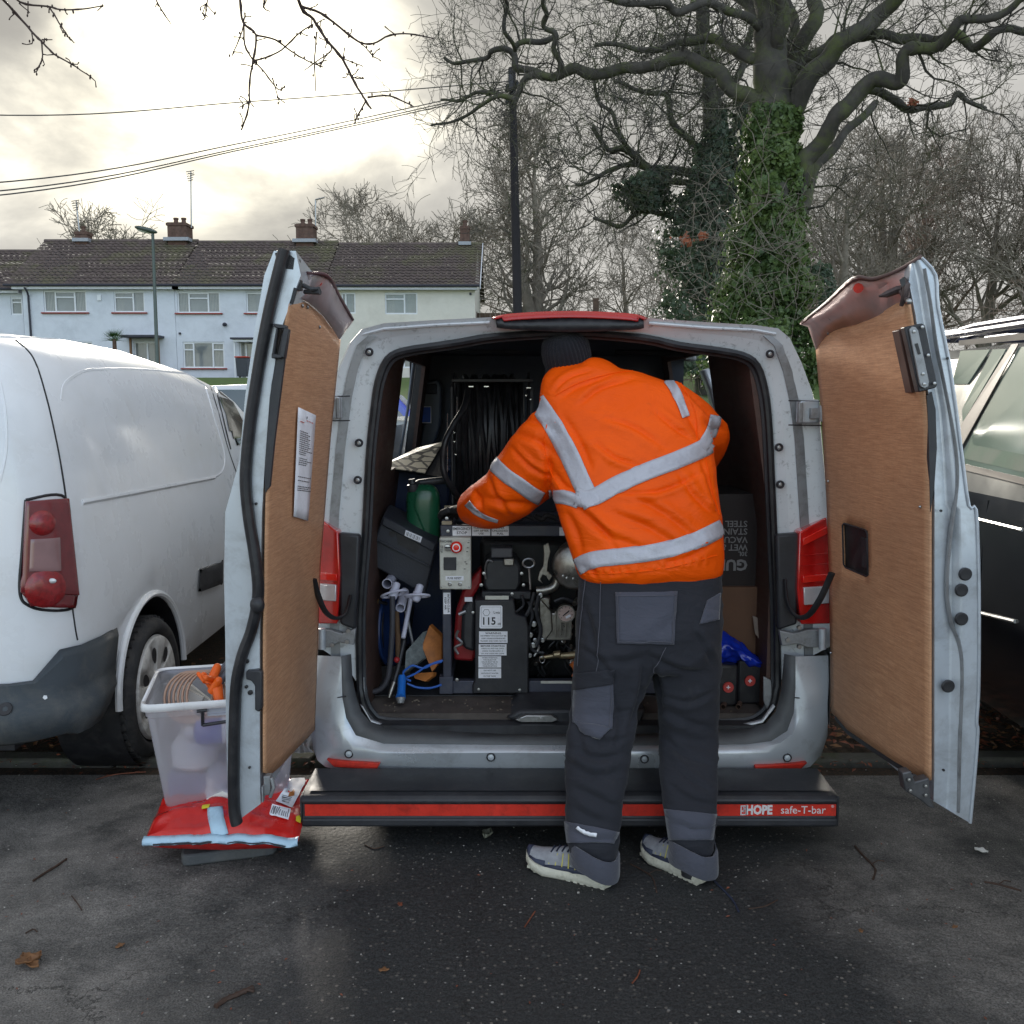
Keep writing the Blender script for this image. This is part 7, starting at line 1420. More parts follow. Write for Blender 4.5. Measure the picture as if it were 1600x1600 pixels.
# white plastic pipe fittings
pvc = mat('lilac_white_pipe_plastic', (.52, .52, .62), .4, 0, .06, 12); Yv = 3.95
def pipe(P, r, nm, label, par=None, open_=True):
    P = [at(*p) for p in P]; mb = MB(); mb.tube(P, r, 18, caps=False); mb.tube([P[0]+(P[1]-P[0])*.002]+P[1:], r*.82, 18, caps=False)
    d = (P[0]-P[1]).normalized(); x, y = frame_of(d); mb.grid([[P[0]+(x*math.cos(u)+y*math.sin(u))*rr for u in [2*math.pi*j/18 for j in range(19)]] for rr in (r, r*.82)])
    o = mb.build(nm, pvc, par); 
    if not par: tag(o, label, 'pipe')
    return o
pipe([(605, 912, Yv), (616, 900, Yv+.2)], .0215, 'pipe_offcut', 'upper of the white pipe offcuts poking out under the grey tray'); pipe([(625.5, 950, Yv-.05), (632, 925, Yv+.1)], .020, 'pipe_offcut', 'middle white pipe offcut with its mouth facing out, below the ring fittings'); pipe([(630, 997, Yv-.05), (642, 935, Yv+.05)], .0095, 'thin_pipe', 'long thin grey-white pipe standing below the ring fittings')
for px, py, rx, ry, tl, lb in ((615.5, 928, 20, 5.5, -.25, 'left ring-handled white plastic fitting under the tray'), (652, 931, 19, 4.5, -.02, 'right ring-handled white plastic fitting under the tray')):
    t = thing_at('ring_fitting', px, py, Yv-.06, lb, 'fitting', 'ring-handled fittings', z=at(px, py+8, Yv-.06).z); k2 = Yv/FPX; c = at(px, py, Yv-.06)
    MB().tube([c+V((rx*k2*math.cos(u)*math.cos(tl)+ry*k2*math.sin(u)*math.sin(tl), -.03*math.sin(u), ry*k2*math.sin(u)*math.cos(tl)-rx*k2*math.cos(u)*math.sin(tl))) for u in [2*math.pi*j/28 for j in range(28)]], .0052, 8, closed=True).build('ring', pvc, t)
    MB().lathe([(.010, .045), (.016, .04), (.017, .01), (.020, .008), (.019, -.02), (.012, -.03), (.001, -.032)], c+V((0, .0, .005)), (.3, .5, 1), 16).build('plug', pvc, t)
yelp = mat('amber_plastic_handle', (.52, .27, .04), .45)
t = thing_at('yellow_handle', 578, 939, 4.05, 'short amber yellow tool handle at the left edge of the load bay', 'handle', z=at(578, 945, 4.05).z); MB().tube([at(563, 939, 4.05), at(588, 940, 4.05), at(591, 940, 4.05)], [.017, .018, .014], 12).build('grip', yelp, t); MB().tube([at(591, 940, 4.05), at(604, 943, 4.1)], .007, 8).build('shaft', blackp, t)
# cable drum with a blue side
Yd = 4.1; t = thing_at('cable_drum', 588, 1070, Yd, 'cable drum with a blue side disc and black cable at the left wall', 'cable drum')
bld = mat('blue_drum_plastic', (.02, .05, .17), .4, 0, .15, 8); c = at(600, 998, Yd-.08)
x0 = c.x
MB().lathe([(.001, 0), (.165, 0), (.168, .008), (.165, .016), (.001, .016)], V((x0, Yd+.10, c.z)), (1, -.22, .05), 40).build('side_disc', bld, t)
MB().lathe([(.001, 0), (.160, 0), (.163, .008), (.001, .016)], V((x0-.085, Yd+.12, c.z)), (1, -.22, .05), 40).build('side_disc', blackp, t)
P = []
for i in range(6*32): u = 2*math.pi*i/32; P.append(V((x0-.075+.065*i/(6*32), Yd+.11+math.cos(u)*.145, c.z+math.sin(u)*.145)))
MB().tube(P, .008, 6).build('wound_cable', rubber, t)
# bent grey pipe, spade shaft, lance, torch
o = MB().tube([V(p) for p in dens([tuple(at(x, y, 3.86)) for x, y in ((613, 932), (613, 980), (609, 1040), (604, 1064), (594, 1077), (575, 1083))], 6)], .0115, 10).build('bent_pipe', mat('matt_grey_pipe', (.055, .055, .065), .5), None); tag(o, 'long bent grey pipe curving along the left of the load floor', 'pipe')
woodh = mat('worn_wooden_shaft', (.17, .10, .055), .7, 0, .3, 6, stretch=(8, 8, .6), dirt=(.05, .04, .03), damt=.5)
o = MB().tube([at(620, 955, 4.0), at(622, 1000, 3.97), at(621, 1030, 3.95)], [.010, .012, .009], 10).build('wooden_shaft', woodh, None); tag(o, 'worn wooden tool shaft standing beside the bent grey pipe', 'tool')
o = MB().tube([at(634, 955, 4.15), at(646, 1010, 4.1)], .007, 8).build('metal_rod', galv, None); tag(o, 'dull metal rod leaning behind the thin white pipe', 'rod')
t = thing_at('spray_lance', 616, 1090, 3.85, 'spray lance with a red knob and steel nozzle on the load floor', 'spray lance')
MB().tube([at(632, 1000, 3.92), at(622, 1045, 3.86), at(616, 1066, 3.84)], .008, 8).build('tube', blackp, t); MB().tube([at(616, 1066, 3.84), at(611, 1080, 3.82), at(608, 1090, 3.81)], [.010, .009, .005], 10).build('nozzle', chrome, t); MB().ell(at(620, 1031, 3.87), (.013, .013, .013), 12, 8).build('knob', redh, t)
t = thing_at('screwdriver', 627, 1097, 3.76, 'bright blue plastic tool handle with grey tip on the load floor', 'screwdriver')
blueh = mat('bright_blue_plastic', (.015, .15, .55), .35, 0, .1, 10); MB().tube([at(628, 1056, 3.84), at(628, 1062, 3.83), at(627, 1080, 3.79), at(626, 1090, 3.76)], [.014, .0175, .017, .0205], 14).build('grip', blueh, t); MB().tube([at(626, 1090, 3.76), at(626, 1099, 3.75)], [.0195, .013], 14).build('tip', galv, t)
# packets
pk = mat('grey_printed_card', (.13, .15, .15), .6, 0, .3, 30, dirt=(.30, .32, .32), damt=.6, dscale=60); opk = mat('orange_printed_card', (.42, .15, .035), .55, 0, .3, 20, dirt=(.2, .06, .02), damt=.5, dscale=25)
o = MB().prism([at(x, y, Y) for x, y, Y in ((632, 1052, 3.9), (634, 1018, 3.92), (661, 987, 4.0), (662, 1012, 3.98), (660, 1030, 3.94))], (.02, .03, 0)).build('grey_packet', pk, None, bevel=.002); tag(o, 'crumpled grey printed packet beside the washer frame', 'packet')
o = MB().prism([at(x, y, Y) for x, y, Y in ((671, 977, 4.02), (690, 995, 4.02), (690, 1030, 3.97), (675, 1050, 3.93), (659, 1010, 3.97))], (.01, .03, 0)).build('orange_packet', opk, None, bevel=.002); tag(o, 'upper orange cardboard packet leaning on the washer frame', 'packet')
o = MB().prism([at(x, y, Y) for x, y, Y in ((645, 1052, 3.88), (678, 1050, 3.92), (677, 1056, 3.9), (664, 1065, 3.86), (648, 1060, 3.87))], (.01, .03, -.01)).build('orange_packet', opk, None, bevel=.002); tag(o, 'lower orange cardboard packet under the blue cord', 'packet')
mb = MB(); 
for P_ in (((634, 1046), (645, 1040), (662, 1044), (678, 1036), (692, 1032)), ((636, 1058), (650, 1052), (668, 1040), (690, 1034)), ((636, 1068), (652, 1074), (672, 1075), (690, 1070)), ((634, 1046), (630, 1052), (634, 1060), (642, 1064))): mb.tube([V(p) for p in dens([tuple(at(x, y, 3.86)) for x, y in P_], 5)], .0045, 7)
o = mb.build('cord', mat('blue_cord', (.03, .13, .50), .5), None); tag(o, 'loose loops of thin bright blue cord on the load floor', 'cord')
# ---- right-hand side of the load bay
Yx = 3.90; t = thing_at('vacuum_carton', 1150, 920, Yx, 'dark carton standing upside down with pale wet and dry vacuum lettering', 'carton', z=at(1150, 918, Yx).z)
cart = mat('dark_brown_carton', (.024, .017, .016), .7, 0, .2, 6); a, b_ = at(1114, 772, Yx), at(1184, 917, Yx)
MB().box(((a.x+b_.x)/2, Yx+.2, (a.z+b_.z)/2), (b_.x-a.x, .4, a.z-b_.z)).build('carton', cart, t, smooth=0, bevel=.003)
lp = mat('faded_grey_print', (.24, .23, .23), .7)
for s_, y, sz, m_ in (('GUILD', 882, .062, lp), ('30L', 865, .026, lp), ('WET & DRY', 855, .036, lp), ('VACUUM', 843, .036, lp), ('STAINLESS', 830, .036, lp), ('STEEL', 818, .036, lp)):
    text('print', s_, sz, at(1168, y, Yx-.003), (-1, 0, 0), (0, 0, -1), m_, t, align='LEFT', bold=.0022 if s_ == 'GUILD' else .0004)
Yk = 3.87; t = thing_at('cardboard_box', 1155, 1000, Yk, 'brown cardboard box beneath the dark carton', 'box', z=at(1155, 1005, Yk).z); card = mat('brown_cardboard', (.15, .08, .048), .85, 0, .15, 6, dirt=(.12, .06, .04), damt=.4)
a, b_ = at(1112, 917.5, Yk), at(1184, 1090, Yk); t.location.z = ZF; WO[t] = V(t.location); MB().box(((a.x+b_.x)/2, Yk+.18, (a.z+ZF)/2), (b_.x-a.x, .36, a.z-ZF)).build('box', card, t, smooth=0, bevel=.003); MB().prism([at(1176, 962, Yk-.02), at(1190, 968, Yk-.02), at(1192, 1006, Yk-.05), at(1180, 990, Yk-.05)], (0, .004, 0)).build('torn_flap', mat('pale_torn_paper', (.30, .24, .20), .85), t, smooth=0)
bagb = mat('royal_blue_plastic_film', (.010, .035, .42), .22, 0, .2, 10, coat=.3)
G = []
for j in range(25):
    v = j/24; r = []
    for i in range(25):
        u = i/24; x = 1095+95*u; y = (970+62*u**1.4)*(1-v)+(1048+8*math.sin(u*9)-12*u)*v; q = at(x, y, 3.83-.05*math.sin(math.pi*v)*1.2); q += V((.004*noise.noise(V((u*9, v*7, 3))), -.035*abs(noise.noise(V((u*5+v*2, v*4, 7)))), .012*noise.noise(V((u*8, v*8, 1))))); r.append(q)
    G.append(r)
o = MB().grid(G).build('blue_bag', bagb, None, smooth=180, solid=.003); tag(o, 'crumpled royal blue plastic bag on the black speaker-like cases', 'bag')
for i, (px, py, x0, x1, y0, Y, lb) in enumerate(((1138, 1074, 1105, 1153, 1040, 3.75, 'nearer black case with a round red badge'), (1172, 1064, 1154, 1192, 1032, 3.78, 'black case with a round red badge nearest the right wall'))):
    t = thing_at('badged_case', px, 1100, Y, lb, 'case', 'badged black cases'); a, b_ = at(x0, y0, Y), at(x1, 1103, Y)
    MB().box(((a.x+b_.x)/2, Y+.09, (a.z+ZF+.003)/2), (b_.x-a.x-.002, .17, a.z-ZF-.003)).build('case', rubber, t, bevel=.01)
    MB().lathe([(.001, -.004), (.021, -.004), (.0225, .001)], at(px, py, Y), (0, 1, 0), 24).build('red_badge', mat('red_badge', (.52, .06, .05), .45), t); MB().box(at(px, py, Y-.006), (.016, .002, .004)).box(at(px, py, Y-.006), (.004, .0022, .016)).build('badge_mark', paper, t)
for px, py, lb in ((1128, 1104, 'short brown pipe stub on the load floor near the man'), (1152, 1101, 'short brown pipe stub on the load floor nearer the right wall')):
    p = at(px, py, 3.74); o = MB().lathe([(.009, 0), (.011, 0), (.011, .05), (.009, .05)], V((p.x, 3.72, ZF+.0125)), (.35, 1, 0), 12, caps=False).build('pipe_stub', mat('brown_stub', (.10, .06, .045), .7), None); tag(o, lb, 'pipe', 'pipe stubs')
rr_ = random.Random(2); mb = MB()
for k in range(70):
    x = rr_.uniform(bx0+.08, bx1-.05); y = rr_.uniform(3.70, 3.86); mb.box((x, y, ZF+.002), (rr_.uniform(.003, .014), rr_.uniform(.002, .008), .004), Matrix.Rotation(rr_.uniform(0, 3), 3, 'Z'))
o = mb.build('grit', mat('dried_mud_grit', (.16, .13, .10), .9), None, smooth=0); tag(o, 'dried mud crumbs scattered on the load floor edge', 'grit', kind='stuff')
# ================================================================ WHITE VAN ON THE LEFT
wx = -1.655; wp = mat('white_van_paint', (.82, .83, .85), .3, 0, .02, 3, coat=.5, dirt=(.60, .57, .52), damt=.25, dscale=3.5)
greyb = mat('dark_grey_bumper_plastic', (.045, .055, .065), .6, 0, .15, 10, bump=.3, bscale=200, dirt=(.16, .15, .13), damt=.4, dscale=6)
wv = thing('small_van', (wx-.9, 5.6, 0), 'small white panel van parked at the left, its rear corner towards us', 'van')
def wsec(Y, top, inx=0., bel=1.0, low=.30):
    x = wx-inx; sh = (top-1.0)/.87
    return [V((q, Y, z)) for q, z in ((x-.10, low-.02), (x-.03, low), (x-.005, .50), (x+.008, .72), (x, .92), (x-.018, 1.0+.12*sh), (x-.045, 1.0+.34*sh), (x-.085, 1.0+.58*sh), (x-.14, 1.0+.72*sh), (x-.22, 1.0+.80*sh), (x-.36, 1.0+.85*sh), (x-.9, top))] + \
        [V((q, Y, z)) for q, z in ((wx-1.8-x+wx-.36-wx+.54+0, 1.0+.85*sh),)][0:0] + [V((2*(wx-.9)-q, Y, z)) for q, z in ((x-.36, 1.0+.85*sh), (x-.22, 1.0+.80*sh), (x-.14, 1.0+.72*sh), (x-.085, 1.0+.58*sh), (x-.045, 1.0+.34*sh), (x-.018, 1.0+.12*sh), (x, .92), (x+.008, .72), (x-.005, .50), (x-.03, low), (x-.10, low-.02))]
secs = [(3.44, 1.72, .36), (3.46, 1.80, .26), (3.50, 1.845, .16), (3.58, 1.87, .07), (3.68, 1.885, .03), (3.9, 1.90, .005), (4.4, 1.905, 0), (5.0, 1.885, 0), (5.6, 1.83, .0), (6.0, 1.77, .01), (6.35, 1.72, .03), (6.75, 1.58, .05), (7.1, 1.25, .07), (7.6, 1.02, .12), (7.9, .80, .2)]
mb = MB(); mb.loft([wsec(a, b_, c, low=.44 if a < 3.95 else .30) for a, b_, c in secs]); o = mb.build('body', wp, wv, smooth=35)
cut = MB().lathe([(.385, -.30), (.385, .30)], V((wx, 4.30, .335)), (1, 0, 0), 40).build('cutter', wp); md = o.modifiers.new('b', 'BOOLEAN'); md.object = cut; md.operation = 'DIFFERENCE'; md.solver = 'EXACT'
md = o.modifiers.new('s', 'BEVEL'); md.width = .01; md.segments = 2; md.limit_method = 'ANGLE'; md.angle_limit = 1.0; bake(o); bpy.data.objects.remove(cut)
o.data.polygons.foreach_set('use_smooth', [True]*len(o.data.polygons)); o.data.set_sharp_from_angle(angle=math.radians(35))
wb = bvh_of(o); body_w = o
def surf_tube(b, path, r, nm, m, par, k=8, off=.0, flat=1.):
    P = []
    for x, y in dens(path, k):
        h, n_ = hit(b, x, y, off)
        if h is not None and (not P or (h-P[-1]).length < .25): P.append(h)
    return MB().tube(P, r, 6).build(nm, m, par) if len(P) > 2 else None
seam = mat('dark_panel_gap', (.02, .02, .022), .8)
surf_tube(wb, [(24, 531), (52, 560), (72, 620), (88, 690), (98, 745), (103, 779)], .0042, 'door_gap', seam, wv); surf_tube(wb, [(113, 950), (118, 985), (121, 1000)], .0035, 'door_gap', seam, wv)
surf_tube(wb, [(308, 566), (322, 585), (340, 640), (356, 700), (370, 740)], .0035, 'door_gap', seam, wv)
surf_tube(wb, [(0, 597), (8, 640), (10, 700), (0, 752)], .006, 'door_pressing', wp, wv, off=-.002)
surf_tube(wb, [(96, 625), (100, 602), (115, 588), (140, 578), (200, 576), (260, 580), (300, 586), (318, 598), (334, 650), (349, 700), (350, 728), (338, 744), (300, 752), (200, 771), (128, 784)], .010, 'panel_pressing', wp, wv, off=-.006)
surf_tube(wb, [(128, 785), (200, 772), (300, 753), (335, 746)], .011, 'panel_crease', wp, wv, off=-.001)
surf_tube(wb, [(295, 1036), (320, 1018), (349, 990)], .012, 'sill_crease', wp, wv, off=-.006)
surf_tube(wb, [(0, 526), (100, 531), (200, 540), (260, 553), (308, 566), (350, 585)], .008, 'roof_gutter', wp, wv, off=-.003)
P = [V((wx+.006, 4.30+.398*math.cos(u), .335+.398*math.sin(u))) for u in [math.radians(-2+184*i/30) for i in range(31)]]; MB().tube(P, .016, 8).build('arch_lip', wp, wv)
for yy in (0, ): MB().lathe([(.384, -.28), (.384, -.002)], V((wx-.0, 4.30, .335)), (1, 0, 0), 40, caps=False).build('wheel_arch', rubber, wv); MB().lathe([(.001, 0), (.38, 0)], V((wx-.28, 4.30, .335)), (1, 0, 0), 40, caps=False).build('arch_back', rubber, wv)
mb = MB(); patch(mb, wb, [(302, 893), (352, 874), (352, 908), (300, 927)], 6, 4, .012); mb.build('rub_strip', blackp, wv, solid=.02, bevel=.003)
mb = MB(); patch(mb, wb, [(336, 596), (384, 618), (386, 690), (360, 700)], 8, 8, .004); mb.build('door_window', carglass, wv, solid=.004); surf_tube(wb, [(334, 594), (362, 604), (388, 622)], .006, 'window_rubber', rubber, wv); surf_tube(wb, [(334, 594), (345, 640), (360, 702)], .006, 'window_rubber', rubber, wv)
# tail lamp cluster
mat('deep_red_lens2', (.24, .006, .008), .12, 0, .35, 60, coat=.6, bump=.4, bscale=160)
dred = mat('deep_red_lens', (.16, .008, .012), .12, 0, .2, 20, coat=1)
mb = MB(); patch(mb, wb, [(38, 783), (101, 779), (117, 930), (32, 925)], 12, 16, .012); tl = mb.build('tail_light', dred, wv, smooth=60, solid=.03, bevel=.004); surf_tube(wb, [(40, 781), (101, 777), (110, 850), (118, 930), (112, 950), (80, 954), (46, 947), (31, 925), (35, 850), (40, 781)], .006, 'lamp_rim', rubber, tl)
mb = MB(); patch(mb, wb, [(32, 922), (117, 926), (112, 950), (46, 946)], 10, 4, .010); mb.build('lamp_base', dred, tl, smooth=60, solid=.02)
for cx, cy, r, m_ in ((63, 817, 20, MATS['deep_red_lens2']), (68, 918, 31, MATS['deep_red_lens2'])):
    h, n_ = hit(wb, cx, cy, .030); k2 = h.y/FPX; MB().lathe([(.001, .012), (r*k2*.55, .010), (r*k2*.86, .005), (r*k2, -.002), (r*k2, -.01)], h, n_, 28).build('round_lens', m_, tl)
mb = MB(); patch(mb, wb, [(44, 842), (84, 840), (86, 892), (42, 892)], 6, 8, .030); mb.build('reversing_lens', mat('dusky_clear_lens', (.25, .13, .13), .15, coat=1), tl, smooth=60, solid=.01, bevel=.002)
h, n_ = hit(wb, 76, 906, .044); MB().ell(h, (.016, .006, .010), 10, 6).build('bulb_glint', whitelens, tl)
# bumper with its corner and step
bsec = lambda Y, inx, x_: [V((wx+.018-inx, Y, .30)), V((wx+.035-inx, Y, .36)), V((wx+.036-inx, Y, .50)), V((wx+.025-inx, Y, .60)), V((wx+.012-inx, Y, .66)), V((wx-.02-inx, Y, .665))]
mb = MB(); prof = [(-2.0, 0, -.075), (-.6, 0, -.075), (-.36, 0, -.070), (-.20, 0, -.045), (-.10, 0, .0), (-.03, 0, .07), (.015, 0, .16), (.03, 0, .30), (.03, 0, .48)]
G = []
for z, e in ((.345, -.05), (.365, -.01), (.42, .012), (.47, .012), (.50, -.01), (.53, -.02), (.64, -.022), (.668, -.04)):
    ye = np.interp(z, [.34, .42, .47, .53, .668], [.18, .27, .34, .38, .44])
    G.append([V((wx+x+e*(1 if x > -.2 else .2), 3.46+(y if y < .1 else y*ye/.48)-e, z if not (z > .56 and x < -.085) else .565)) for x, _, y in prof])
mb.grid(G); bo_ = mb.build('bumper', greyb, wv, smooth=50, solid=.02)
bb_ = bvh_of(bo_); h, n_ = hit(bb_, 8, 1108, .002)
if h: MB().lathe([(.010, .0), (.024, .002), (.026, 0)], h, n_, 20, caps=False).build('parking_sensor', rubber, bo_)
h, n_ = hit(bb_, 70, 1090, .003)
if h: MB().lathe([(.001, .0), (.009, .001), (.008, -.002)], h, n_, 5).build('paint_chip', wp, bo_)
MB().box((wx-.95, 3.9, .42), (1.5, .9, .2)).build('underside', rubber, wv, smooth=0)
MB().box((wx-.9, 5.9, .33), (1.5, 3.2, .08)).build('underside', rubber, wv, smooth=0)
# wheels
alloy = mat('dusty_silver_wheel_trim', (.72, .70, .67), .45, .15, .06, 10, dirt=(.14, .12, .10), damt=.6, dscale=14)
tyrem = mat('worn_tyre', (.028, .028, .030), .8, 0, .3, 20, dirt=(.10, .09, .08), damt=.6, dscale=8)
def tyre_wheel(c, R_o, side, par, spokes=7, cover=True, w=.10):
    mb = MB(); mb.lathe([(.20, -w*side*.9), (R_o*.90, -w*side*1.0), (R_o*.985, -w*side*.8), (R_o, -w*side*.4), (R_o, w*side*.4), (R_o*.985, w*side*.8), (R_o*.92, w*side*1.05), (R_o*.84, w*side*1.08), (R_o*.78, w*side*.95), (R_o*.745, w*side*.6)], c, (1, 0, 0), 56, caps=False); t_ = mb.build('wheel', tyrem, par, smooth=45)
    tr_ = MB()
    for k in range(44):
        u = 2*math.pi*k/44
        for s2 in (-1, 1):
            q = c+V((s2*w*.45, math.cos(u)*R_o*1.001, math.sin(u)*R_o*1.001)); tr_.box(q, (w*.62, .030, .012), Matrix.Rotation(-(u-math.pi/2)*-1, 3, 'X') @ Matrix.Rotation(.3*s2, 3, 'Z'))
    x_ = tr_.build('tread_blocks', tyrem, t_, smooth=0); x_['kind'] = 'stuff'
    n = 84; rings = []
    for rf, dz_ in ((.05, .035), (.16, .045), (.30, .030), (.42, .028), (.75, .036), (.88, .040), (.97, .03), (1., .01)):
        r = []
        for j in range(n):
            u = 2*math.pi*j/n; hole = max(0, math.cos(spokes*u))**.7 if .40 < rf < .9 else 0
            r.append(c+V((side*(w*.82+dz_*.8-.030*hole*(1 if rf < .8 else .4)), math.cos(u)*R_o*.745*rf, math.sin(u)*R_o*.745*rf)))
        rings.append(r)
    mb = MB(); mb.loft(rings); rim = mb.build('wheel_trim', alloy, t_, smooth=45)
    for k in range(spokes):
        u = 2*math.pi*k/spokes; rr = R_o*.745*.66; q = c+V((side*(w*.82+.022), math.cos(u)*rr, math.sin(u)*rr)); e1 = V((0, math.cos(u), math.sin(u))); e2 = V((0, -math.sin(u), math.cos(u)))
        P = [q+e1*.038*math.cos(a)*(1+.0*a)+e2*(.026+.006*math.cos(a))*math.sin(a)+V((side*.004, 0, 0)) for a in [2*math.pi*j/14 for j in range(14)]]
        MB().poly(P).build('trim_opening', rubber, rim, smooth=0)
    MB().lathe([(.001, .012*side), (.022, .010*side), (.028, 0)], c+V((side*(w*.82+.030), 0, 0)), (1, 0, 0), 20).build('hub_cap', mat('hub_grey', (.16, .16, .17), .4, .4) if 'hub_grey' not in MATS else MATS['hub_grey'], rim)
    for k in range(5): u = 2*math.pi*k/5+.3; MB().lathe([(.001, .004*side), (.007, .003*side), (.008, 0)], c+V((side*(w*.82+.034), math.cos(u)*.045, math.sin(u)*.045)), (1, 0, 0), 8).build('wheel_nut', rubber, rim)
    return t_
tyre_wheel(V((wx-.065, 4.255, .318)), .318, 1, wv)
tyre_wheel(V((wx-.085, 6.95, .318)), .318, 1, wv)
tyre_wheel(V((wx-1.70, 4.30, .318)), .318, -1, wv)

# ================================================================ DARK ESTATE CAR ON THE RIGHT
cx_ = 1.98; ec = thing('estate_car', (cx_+.95, 4.6, 0), 'dark two-tone off-road car with roof rack parked at the right edge', 'car')
dk = mat('near_black_metallic_paint', (.012, .014, .020), .18, .3, .2, 3, coat=1); sg = mat('champagne_silver_paint', (.36, .36, .34), .3, .4, .05, 3, coat=.5, dirt=(.3, .29, .27), damt=.3)
pil = mat('taupe_window_pillar', (.16, .145, .13), .45, .2, .06, 5)
def csec(Y, zb, zt, inx=0.):
    x = cx_+inx; return [(x+.06, .32), (x+.01, .45), (x, .80), (x+.005, 1.10), (x+.02, 1.22), (x+.035, zb), (x+.16, zt-.06), (x+.24, zt-.01), (x+.5, zt+.02)]
def cs3(Y, zb, zt, inx): L = csec(Y, zb, zt, inx); return [V((a, Y, z)) for a, z in L]+[V((2*(cx_+.95)-a, Y, z)) for a, z in L[::-1]]
mb = MB(); mb.loft([cs3(*q) for q in ((1.6, 1.0, 1.02, .15), (1.75, 1.2, 1.22, .08), (2.4, 1.26, 1.30, .03), (3.0, 1.30, 1.80, .0), (3.5, 1.30, 1.86, 0), (4.2, 1.30, 1.87, 0), (5.0, 1.30, 1.87, 0), (5.9, 1.30, 1.86, .0), (6.2, 1.30, 1.60, .06), (6.3, 1.2, 1.3, .12))])
o = mb.build('body', [dk, sg], ec, smooth=35)
for p in o.data.polygons:
    zc_ = (p.center.z+WO[o].z); p.material_index = 1 if zc_ > 1.235 else 0
cb2 = bvh_of(o)
def cpt(Y, z, off=.0):      # a point on the near flank
    xs_ = np.interp(z, [.45, .80, 1.10, 1.22, 1.30, 1.80], [.01, 0, .005, .02, .035, .155]); return V((cx_+xs_-off, Y, z))
def cpan(pts, nm, m, off, th=.006): return MB().prism([cpt(Y, z, off) for Y, z in pts], (th, 0, 0)).build(nm, m, ec, smooth=0)
def FY(px): return (cx_+.09)*FPX/(px-800)      # distance along the flank from a pixel
def pz(px, py): return at(px, py, FY(px)).z
greenglass = mat('green_tinted_glass', (.25, .33, .27), .08, 0, .15, .8, coat=1, spec=.9)
cpan([(FY(x), pz(x, y)) for x, y in ((1514, 722), (1640, 750), (1640, 528), (1559, 543))], 'rear_door_window', greenglass, .004)
cpan([(FY(x), pz(x, y)) for x, y in ((1497, 640), (1504, 660), (1540, 545), (1520, 546))], 'quarter_window', greenglass, .004)
cpan([(FY(x), pz(x, y)) for x, y in ((1470, 600), (1494, 600), (1516, 546), (1472, 548))], 'quarter_window', greenglass, .004)
cpan([(FY(x), pz(x, y)) for x, y in ((1504, 665), (1509, 722), (1560, 537), (1550, 538))], 'door_pillar', pil, .010)
cpan([(FY(x), pz(x, y)) for x, y in ((1470, 540), (1470, 532), (1640, 512), (1640, 524))], 'roof_gutter', pil, .008, .012)
cpan([(FY(x), pz(x, y)) for x, y in ((1514, 722), (1514, 731), (1640, 760), (1640, 750))], 'window_trim', pil, .008)
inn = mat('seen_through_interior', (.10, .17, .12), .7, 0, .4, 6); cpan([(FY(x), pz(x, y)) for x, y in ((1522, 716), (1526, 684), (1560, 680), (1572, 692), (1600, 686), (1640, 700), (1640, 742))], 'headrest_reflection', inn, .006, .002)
stripe = mat('bright_trim_stripe', (.72, .72, .70), .3, .3)
for (x0, y0, x1, y1, w_) in ((1505, 797, 1640, 828, .007), (1505, 941, 1640, 971, .008)):
    MB().tube([cpt(FY(x0), pz(x0, y0), .004), cpt(FY(x1), pz(x1, y1), .004)], w_, 6).build('trim_stripe', stripe, ec)
MB().tube([cpt(3.2, z, .001) for z in (.5, .9, 1.2)], .003, 4).build('door_gap', seam, ec); MB().tube([cpt(4.0, z, .001) for z in (.55, .9, 1.2)], .003, 4).build('door_gap', seam, ec)
for Y in (2.35, 5.05):
    MB().lathe([(.001, .0), (.40, .0)], V((cx_-.002, Y, .37)), (1, 0, 0), 40, caps=False).build('wheel_arch', rubber, ec, smooth=0); tyre_wheel(V((cx_+.05, Y, .36)), .36, -1, ec, 5)
MB().box((cx_+.95, 3.95, .40), (1.7, 4.2, .12)).build('underside', rubber, ec, smooth=0)
# roof rack and rails
mb = MB(); rk = mat('dark_blue_black_rack', (.022, .024, .05), .35, .3, .2, 8)
zr2 = 1.875
mb.tube([V((cx_+.22, 5.7, zr2+.02)), V((cx_+.22, 5.6, zr2+.06)), V((cx_+.22, 2.9, zr2+.07)), V((cx_+.22, 2.8, zr2+.02))], .017, 8)
mb.build('roof_rail', rk, ec)
for Y in (5.3, 4.5, 3.75, 3.2): MB().tube([V((cx_+.24, Y, zr2+.06)), V((cx_+1.66, Y, zr2+.06))], .014, 8).build('rack_bar', rk, ec)
mb = MB()
for dx, dz2 in ((.38, .10), (.82, .10), (1.3, .10)): mb.tube([V((cx_+dx, 5.75, zr2+dz2)), V((cx_+dx, 2.9, zr2+dz2+.01))], .013, 8)
mb.tube([V((cx_+.26, Y, zr2+.045+.05*math.sin(u))) for Y, u in ((4.95, 0), (4.85, .9), (4.7, 1.4), (4.4, 1.57), (3.4, 1.57))], .018, 8); mb.build('rack_basket', rk, ec)
for dx, a in ((.30, 0), (.48, .06)): MB().tube([V((cx_+dx, 5.9, zr2+.07)), V((cx_+dx+a, 4.6, zr2+.095)), V((cx_+dx+a*2, 3.3, zr2+.11))], .012, 8).build('load_bar', rk if dx > .4 else galv, ec)

